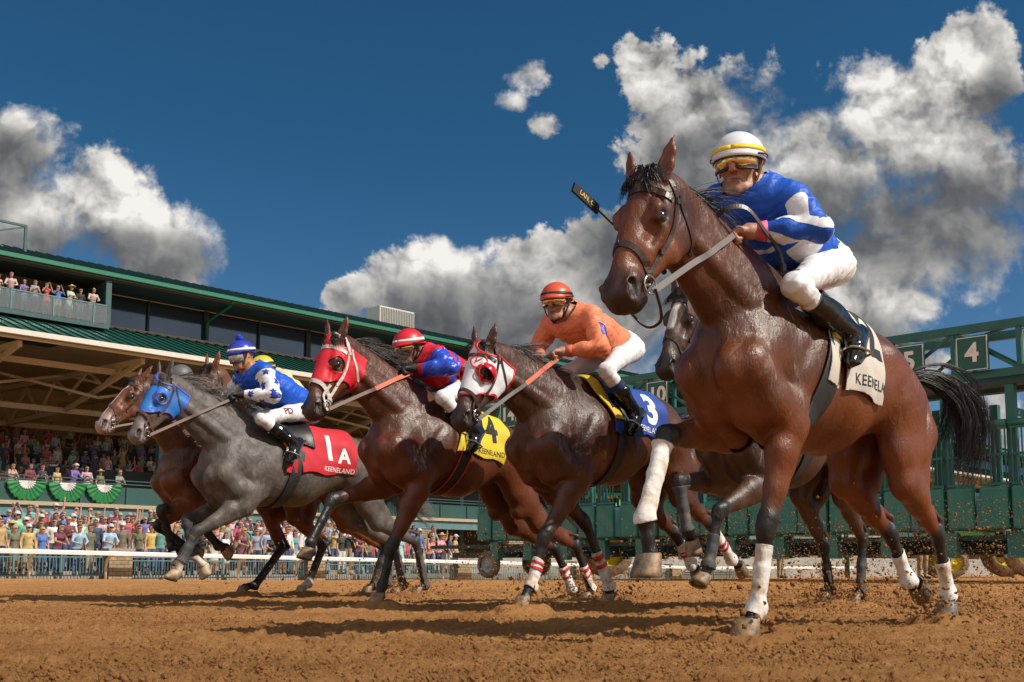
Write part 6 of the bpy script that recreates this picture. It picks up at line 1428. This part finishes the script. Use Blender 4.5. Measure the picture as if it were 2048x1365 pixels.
me = text_mesh('V', .085, .001); project_text(me, 'crest_letter', C.Hd(.13, .045, .02), C.E[0]*-.35-C.E[1]*.9, -C.E[0]+C.E[1]*-.1, REDT, C.hood, bvh_of(*layer(C, .0105)), off=.003, direction=-(C.E[2]+C.E[1]*.5), seg=.01)
mb = MB(); c0 = V3(C.Hd(.13, .045, .0)); u_ = V3(nv(C.E[0])); w_ = V3(nv(C.E[1]*.8-C.E[2]*.5)); ribbon(mb, [c0+(u_*math.cos(t)+w_*math.sin(t))*.058 for t in np.linspace(0, 2*PI, 17)], .010, .003, bvh_of(*layer(C, .0115)), .002, n=40); mb.build('crest_ring', REDT, C.hood)
ORS = (.80, .23, .11)
ORC = mat('orange_cap_cover', (.66, .09, .035), .38, var=.05); NAVY = mat('navy_sock', (.012, .025, .10), .7)
jockey(C, lmj('C', elL=(-.56, .34, 1.84), wrL=(-.42, .13, 1.83), haL=(-.33, .08, 1.82), elR=(-.60, -.33, 1.92), wrR=(-.41, -.11, 1.84), haR=(-.32, -.06, 1.82), pel=(-1.20, 0, 1.99), head=(-.47, 0, 2.21), shL=(-.64, .18, 2.11), shR=(-.62, -.18, 2.11)), (.92, .30, -.14), ORS,
    'jockey in plain orange silks and an orange helmet riding the white hooded horse', cap=ORC, band=STRAP, brm=.022, big=1.08, sock=NAVY, seed=4,
    cuff=mat('orange_cuff', (.60, .10, .04), .6))
# --- red hood, yellow cloth
D = horse('D', LM['D']['loc'], LM['D']['hd'], lmh('D'), (.120, .032, .012), 'red bay racehorse in a red hood and white bridle with a yellow saddle cloth', vox=.010, mat_name='bay_coat', foam=(.8, .5), fl=1.02, fh=1.10, fn=1.03, seed=8, sooty=(.05, .018, .010), hair_m=mat('smoky_hair', (.055, .045, .042), .45, var=.5, vscale=40), mane_n=1300,
    bands={'hL': (BAND_W, .45, 1.3, None), 'hR': (BAND_W, .45, 1.3, None)}, tail=[(-.14, .0, -.04), (-.34, .0, -.20), (-.50, 0, -.38), (-.64, 0, -.48), (-.80, 0, -.55)])
for nm in ('hL', 'hR'):
    for t_ in (.50, .64): bandage(D, nm, BAND_R, t_, t_+.06, off=.010, name='tape')
REDH = mat('red_hood_cloth', (.62, .012, .025), .5, var=.12, bump=.004, bscale=25)
WBR = mat('white_bridle', (.60, .55, .50), .5, var=.2, vscale=30)
hood(D, REDH, None, x1=.36, eye=.050, off=.008); bridle(D, WBR, {1: [(-.32, .10, 1.82)], -1: [(-.30, -.08, 1.82)]}, BROWNR, (.55, 1.0), REDR, cross=True, oo=.010, rw=.026, wd=1.25)
YC = mat('yellow_saddle_cloth', (.66, .50, .02), .7, var=.10, vscale=6, bump=.003, bscale=12)
cloth(D, YC, number='4', nmat=BLACKC, seed=4, npos=(-.60, -.18), nsize=.30, zb=-.43); girth(D, GIRTH, w=.055, edge=REDT); saddle(D, YEL, REDT)
BS = mat('royal_silk', (.02, .07, .55), .36, var=.05, bump=.004, bscale=16); RS = (.60, .015, .04)
def fD(V, I):
    x = (V-I['pel'])@I['sp']; f_ = np.abs(((x*4.5+.1) % 1)-.5)-.09
    for d, a_, an, s in arms(V, I['J']): f_ = np.where(d < .098, np.maximum(.10-a_, a_-1.80), f_)
    return f_
REDC = mat('red_cap_cover', (.62, .012, .03), .4, var=.05); GLV = mat('black_glove', (.014, .014, .016), .6)
jockey(D, lmj('D', elL=(-.49, .34, 1.84), wrL=(-.34, .13, 1.85), haL=(-.26, .08, 1.84), shL=(-.52, .18, 1.96), shR=(-.50, -.18, 1.96), pel=(-1.03, 0, 1.84), head=(-.37, 0, 2.03)), (.97, .12, -.25), RS,
    'jockey in red and blue silks and a red helmet riding the red hooded horse', cap=REDC, band=WHITE, brm=.026, big=1.10, glove=GLV, seed=9, skin=(.28, .12, .07), panels=[('blue_panel', fD, BS)])
# --- the grey
E_ = horse('E', LM['E']['loc'], LM['E']['hd'], lmh('E'), (.098, .080, .068), 'dark grey racehorse in a bright blue hood with a red saddle cloth', vox=.011, mat_name='grey_coat', foam=(.3, .2), fl=1.0, fh=1.08, fn=1.0, seed=11, dark=(.045, .040, .038), sooty=(.085, .070, .060), muzzle=(.24, .20, .18), dapple=.22, rough=.5,
    hair_m=HAIRG, bands={'fL': (BAND_D, .15, 1.0, None), 'fR': (BAND_D, .1, 1.0, None), 'hL': (BAND_D, .3, 1.3, None), 'hR': (BAND_D, .3, 1.3, None)}, socks={'fL': (.95, (.5, .42, .34)), 'fR': (.95, (.5, .42, .34))},
    tail=[(-.14, .0, -.04), (-.34, .0, -.20), (-.50, 0, -.38), (-.64, 0, -.48), (-.80, 0, -.53)])
BH = mat('blue_hood_cloth', (.02, .16, .50), .45, var=.12, bump=.003, bscale=25); BROWNB = mat('tan_leather', (.09, .038, .026), .45, var=.3, vscale=30)
hood(E_, BH, mat('violet_trim', (.10, .10, .50), .5), x1=.36, eye=.040, off=.008)
for s in (1, -1):
    mb = MB(); cc = E_.Hd(.190, .078*s, -.060); n_ = nv(E_.E[1]*s+E_.E[0]*.1); a_ = nv(E_.E[0]-n_*(E_.E[0]@n_)); b_ = np.cross(n_, a_)
    for r_, o_ in ((.050, .004), (.043, .016)): mb.tube([V3(cc+(a_*math.cos(t)+b_*math.sin(t))*r_+n_*o_) for t in np.linspace(0, 2*PI, 25)], .0055, 6)
    mb.build('goggle_ring', BH, E_.hood, True)
bridle(E_, BROWNB, {1: [(2.10, .10, 1.80)], -1: [(2.20, -.07, 1.80)]}, BROWNR, cross=True, oo=.010, rw=.024)
RC = mat('red_saddle_cloth', (.50, .010, .022), .7, var=.12, vscale=6, bump=.003, bscale=12)
cloth(E_, RC, number='1', nmat=WHITE, zb=-.46, x0=-.90, npos=(-.63, -.22), nsize=.32, seed=6, wpos=(-.72, -.41)); girth(E_, GIRTH, w=.05); saddle(E_, YEL, None)
me = text_mesh('A', .19, .006); project_text(me, 'number_print', E_.T(-.77, .3, -.28), (-1, 0, 0), (0, 0, 1), WHITE, [o for o in E_.root.children if o.name.startswith('saddle_cloth')][0], E_.clothbvh, off=.006, direction=(0, -1, 0))
NB = mat('blue_star_print', (.015, .04, .33), .45)
def star(u, v, r):
    th = np.arctan2(v, u); rr_ = np.hypot(u, v); k_ = PI/5; a_ = np.abs(((th+PI/2*3) % (2*k_))-k_); return rr_-r*(.36+.64*(np.abs(a_)/k_)**1.5)
def fE(V, I):
    f_ = np.ones(len(V)); 
    for d, a_, an, s in arms(V, I['J']): f_ = np.where(d < .098, .08-a_, f_)
    return f_
def fE2(V, I):
    f_ = np.ones(len(V))
    for d, a_, an, s in arms(V, I['J']):
        u = ((a_*2.6) % 1-.5)*.115; v = (((an/(PI*.62)+np.floor(a_*2.6)*.5) % 1)-.5)*.14; f_ = np.where((d < .098) & (a_ > .1), star(u, v, .042), f_)
    return f_
BLU = mat('purple_blue_cap', (.03, .045, .42), .3, var=.05)
jockey(E_, lmj('E', elL=(1.88, .33, 1.80), wrL=(2.06, .13, 1.82), haL=(2.15, .08, 1.81), elR=(1.95, -.33, 1.82), wrR=(2.18, -.11, 1.83), haR=(2.27, -.07, 1.82), pel=(1.30, 0, 1.79), shL=(1.88, .18, 2.03), shR=(1.88, -.18, 2.03)), (.97, .05, -.2), (.008, .09, .55),
    'jockey in blue silks with starred white sleeves and a blue pompom cap', cap=BLU, band=WHITE, brm=.016, big=1.05, glove=GLV, seed=13, panels=[('white_sleeve', fE, WHS)], pompom=mat('blue_yarn', (.015, .08, .50), .8), lens=LENSC, visor=.025, chin=mat('yellow_strap', (.70, .40, .03), .6))
V_, T_ = E_.silk[1], E_.silk[2]; sil = E_.silk[0]
_i = dict(J={k: np.array(v, float) for k, v in lmj('E', elL=(1.88, .33, 1.80), wrL=(2.06, .13, 1.82), elR=(1.95, -.33, 1.82), wrR=(2.18, -.11, 1.83), shL=(1.88, .18, 2.03), shR=(1.88, -.18, 2.03)).items()})
V1, T1 = clip(V_+vnormals(V_, T_)*.0034, T_, fE2(V_, _i)); link('star_print', mesh_np('star_print', V1, T1), NB, sil, True)
# --- second runner on the far side
G = horse('G', LM['G']['loc'], LM['G']['hd'], lmh('G'), (.20, .065, .02), 'light bay racehorse mostly hidden behind the grey, only its brow and eye showing', vox=.013, mat_name='bay_coat', foam=(.3, .2), seed=15, sooty=(.10, .035, .015), bands={'hL': (BAND_D, .3, 1.3, None), 'hR': (BAND_D, .3, 1.3, None)}, mane_n=500)
bridle(G, LEATHER, {1: [(1.78, .10, 1.90)], -1: [(1.86, -.07, 1.90)]}, BROWNR); cloth(G, BLC, number='6', nmat=WHITE, seed=3); girth(G, GIRTH); saddle(G, YEL, None)
jockey(G, jr('G', head=(1.38, 0, 2.22), shL=(1.26, .18, 2.12), shR=(1.26, -.18, 2.12), elL=(1.42, .32, 1.93), wrL=(1.66, .13, 1.92), haL=(1.76, .08, 1.90), pel=(.86, 0, 1.88)), (.97, 0, -.2), (.66, .58, .30), 'jockey in pale yellow silks and a yellow cap half hidden behind the grey horse', vox=.012, cap=mat('yellow_cap', (.72, .50, .02), .4), band=STRAP, seed=17)
# --- far leader
F_h = horse('F', LM['F']['loc'], LM['F']['hd'], lmh('F'), (.150, .050, .020), 'bay racehorse with a pale muzzle and thin blaze, leading at far left', vox=.012, mat_name='bay_coat', foam=(.5, .4), seed=19, sooty=(.07, .025, .012), muzzle=(.33, .26, .23), blaze=[(.05, .16, .022), (.14, .50, .013)],
    socks={'hL': (.85, (.55, .48, .42))}, mane_n=500, ear_back=.55)
bridle(F_h, BROWNB, {1: [(1.75, .10, 1.82)], -1: [(1.86, -.07, 1.82)]}, BROWNR, cross=True); cloth(F_h, mat('green_saddle_cloth', (.01, .12, .05), .7), number='5', nmat=WHITE, seed=5); girth(F_h, GIRTH); saddle(F_h, YEL, None)
jockey(F_h, jr('F', head=(1.90, 0, 2.14), shL=(1.74, .18, 1.98), shR=(1.74, -.18, 1.98)), (.96, 0, -.35), (.10, .10, .12), 'jockey crouched low in dark silks and a grey cap on the far leading horse', vox=.012, cap=mat('grey_cap', (.10, .10, .115), .5), seed=21)
# --- runner between the nearest and the white hooded horse
B = horse('B', LM['B']['loc'], LM['B']['hd'], lmh('B'), (.070, .032, .020), 'dark brown racehorse with a white star, half hidden behind the nearest bay', vox=.011, mat_name='bay_coat', foam=(.5, .4), fl=1.02, fh=1.08, seed=23, sooty=(.035, .020, .015), blaze=[(.08, .30, .030)],
    bands={'fL': (BAND_D, .45, 1.2, None), 'fR': (BAND_D, .1, 1.0, None), 'hL': (BAND_D, .35, 1.2, None), 'hR': (BAND_D, .35, 1.2, None)}, mane_n=600, tail=[(-.10, .0, -.04), (-.22, .0, -.16), (-.30, 0, -.36), (-.36, 0, -.58), (-.42, 0, -.80)])
bridle(B, LEATHER, {1: [(1.40, .10, 1.78)], -1: [(1.48, -.08, 1.78)]}, GREYR); cloth(B, mat('maroon_saddle_cloth', (.20, .01, .03), .7), number='7', nmat=WHITE, seed=7); girth(B, GIRTH); saddle(B, YEL, None)

jockey(B, jr('B', head=(1.30, 0, 2.08), shL=(1.18, .17, 1.93), shR=(1.18, -.17, 1.93), elL=(1.20, .28, 1.74), elR=(1.32, -.26, 1.80), wrR=(1.50, -.18, 1.86), haR=(1.59, -.16, 1.88), pel=(.62, 0, 1.76)), (.97, 0, -.3), (.16, .02, .03), 'jockey in maroon silks crouched behind the neck of the nearest horse, almost hidden', vox=.012, cap=mat('maroon_cap', (.16, .01, .02), .4), seed=25)
whip('black riding whip with a flat tip held up beyond the face of the nearest horse', (.10, -.25, 1.665), (.69, -.25, 1.905), A, 'LAN, C')
LOOP = [(.10, .02, 1.80), (.10, .10, 1.86), (.02, .16, 1.87), (-.08, .19, 1.78), (-.17, .20, 1.71), (-.20, .20, 1.64), (-.21, .20, 1.59)]
# spare rein looped over the nearest rider's hand, with its buckle
def loop_rein():
    mb = MB(); ribbon(mb, LOOP, .022, .005, None, up=(.1, 1, .2)); o = mb.build('rein_loop', LEATHER, A.bridle); mb = MB(); mb.box(LOOP[-2], (.030, .014, .036)); mb.box(LOOP[-1], (.026, .014, .030)); mb.build('rein_keeper', LEATHER, A.bridle)
loop_rein()
def print_on(Hh, txt, size, p, ex, ey, mt, dirn, nm='emblem'):
    o, V, T = Hh.silk; project_text(text_mesh(txt, size, size*.03), nm, p, ex, ey, mt, o, bvh_of(V, T), off=.004, direction=dirn, seg=.012)
print_on(C, 'R', .13, (-.60, .33, 1.985), (-1, 0, -.1), (0, 0, 1), mat('blue_emblem', (.02, .05, .35), .5), (0, -1, 0))
br_ = [o for o in COL.objects if o.name.startswith('breeches')][3]; me_ = br_.data; cv = np.empty(len(me_.vertices)*3, np.float32); me_.vertices.foreach_get('co', cv); tv = np.empty(len(me_.loops), np.int32); me_.loops.foreach_get('vertex_index', tv)
project_text(text_mesh('PD', .075, .002), 'thigh_print', (1.66, .3, 1.70), (-1, 0, .12), (.12, 0, 1), mat('maroon_print', (.18, .01, .03), .6), br_, bvh_of(cv.reshape(-1, 3), tv.reshape(-1, 3)), off=.004, direction=(0, -1, 0), seg=.012)
# ---------------------------------------------------------------- dirt thrown up by the hooves
def clods(name, P, S, seed, lab, cat):
    r = np.random.default_rng(seed); n = len(P); base = np.array([(1, 0, 0), (-1, 0, 0), (0, 1, 0), (0, -1, 0), (0, 0, 1), (0, 0, -1)], float); F0 = np.array([(0, 2, 4), (2, 1, 4), (1, 3, 4), (3, 0, 4), (2, 0, 5), (1, 2, 5), (3, 1, 5), (0, 3, 5)])
    V = base[None]*(r.uniform(.5, 1.3, (n, 6, 1)))*S[:, None, None]; q = r.normal(size=(n, 3, 3)); q, _ = np.linalg.qr(q); V = np.einsum('nij,nkj->nki', q, V)+P[:, None, :]
    F = (F0[None]+6*np.arange(n)[:, None, None]).reshape(-1, 3); o = link(name, mesh_np(name, V.reshape(-1, 3), F), DIRT); tag(o, lab, cat, kind='stuff')
def hw(n, p): h = LM[n]; a = R(h['hd']); return np.array((h['loc'][0]+math.cos(a)*p[0]-math.sin(a)*p[1], h['loc'][1]+math.sin(a)*p[0]+math.cos(a)*p[1], p[2]))
Ps = []; r_ = np.random.default_rng(5)
for n, cnt in (('A', 2600), ('B', 4200), ('C', 3200), ('D', 3600), ('E', 2200), ('G', 500), ('F', 400)):
    for kx in ('hhL', 'hhR', 'hoofL', 'hoofR'):
        h = LM[n][kx]; m = int(cnt*(.42 if kx[0:2] == 'hh' else .08)); tt = r_.random(m)**.8; sp_ = .10+.8*tt
        q = np.stack([h[0]-.05-tt*2.6-np.abs(r_.normal(size=m))*.12, h[1]+r_.normal(size=m)*.25*sp_*1.6, np.maximum(.01, .03+1.9*tt*(1-tt*.62)*r_.random(m)**1.3*1.15+r_.normal(size=m)*.03)], 1)
        Ps += [hw(n, p) for p in q]
nb_ = len(Ps)
for n, kx, m in (('A', 'hhL', 420), ('A', 'hhR', 160), ('A', 'hoofL', 160), ('B', 'hhR', 500), ('B', 'hhL', 420), ('C', 'hoofL', 220), ('C', 'hoofR', 260), ('D', 'hhL', 420), ('D', 'hhR', 260), ('E', 'hhL', 300), ('E', 'hhR', 300)):
    h = LM[n][kx]; v = r_.normal(size=(m, 3))*np.array((.14, .11, .10)); v[:, 2] = np.abs(v[:, 2])*1.3; v[:, 0] += v[:, 2]*.9-.05 if kx[:2] == 'hh' else -v[:, 2]; Ps += [hw(n, (h[0]+q[0], h[1]+q[1], .01+q[2])) for q in v]
Ps = np.array(Ps); S = np.clip(np.exp(r_.normal(-5.45, .5, len(Ps))), .0018, .017); S[nb_:] *= 1.5
clods('flying_dirt', Ps, S, 3, 'brown dirt and clods thrown up behind the galloping hooves', 'dirt')
m = 30000; d = 2.6+r_.random(m)**1.6*12; x = d*r_.uniform(-.6, .6, m); z = ground_z(x, d)
clods('loose_clods', np.stack([x, d, z+.006+r_.random(m)*.010], 1), np.clip(np.exp(r_.normal(-5.45, .45, m)), .0025, .014), 6, 'loose clods lying on the harrowed dirt in front', 'dirt')
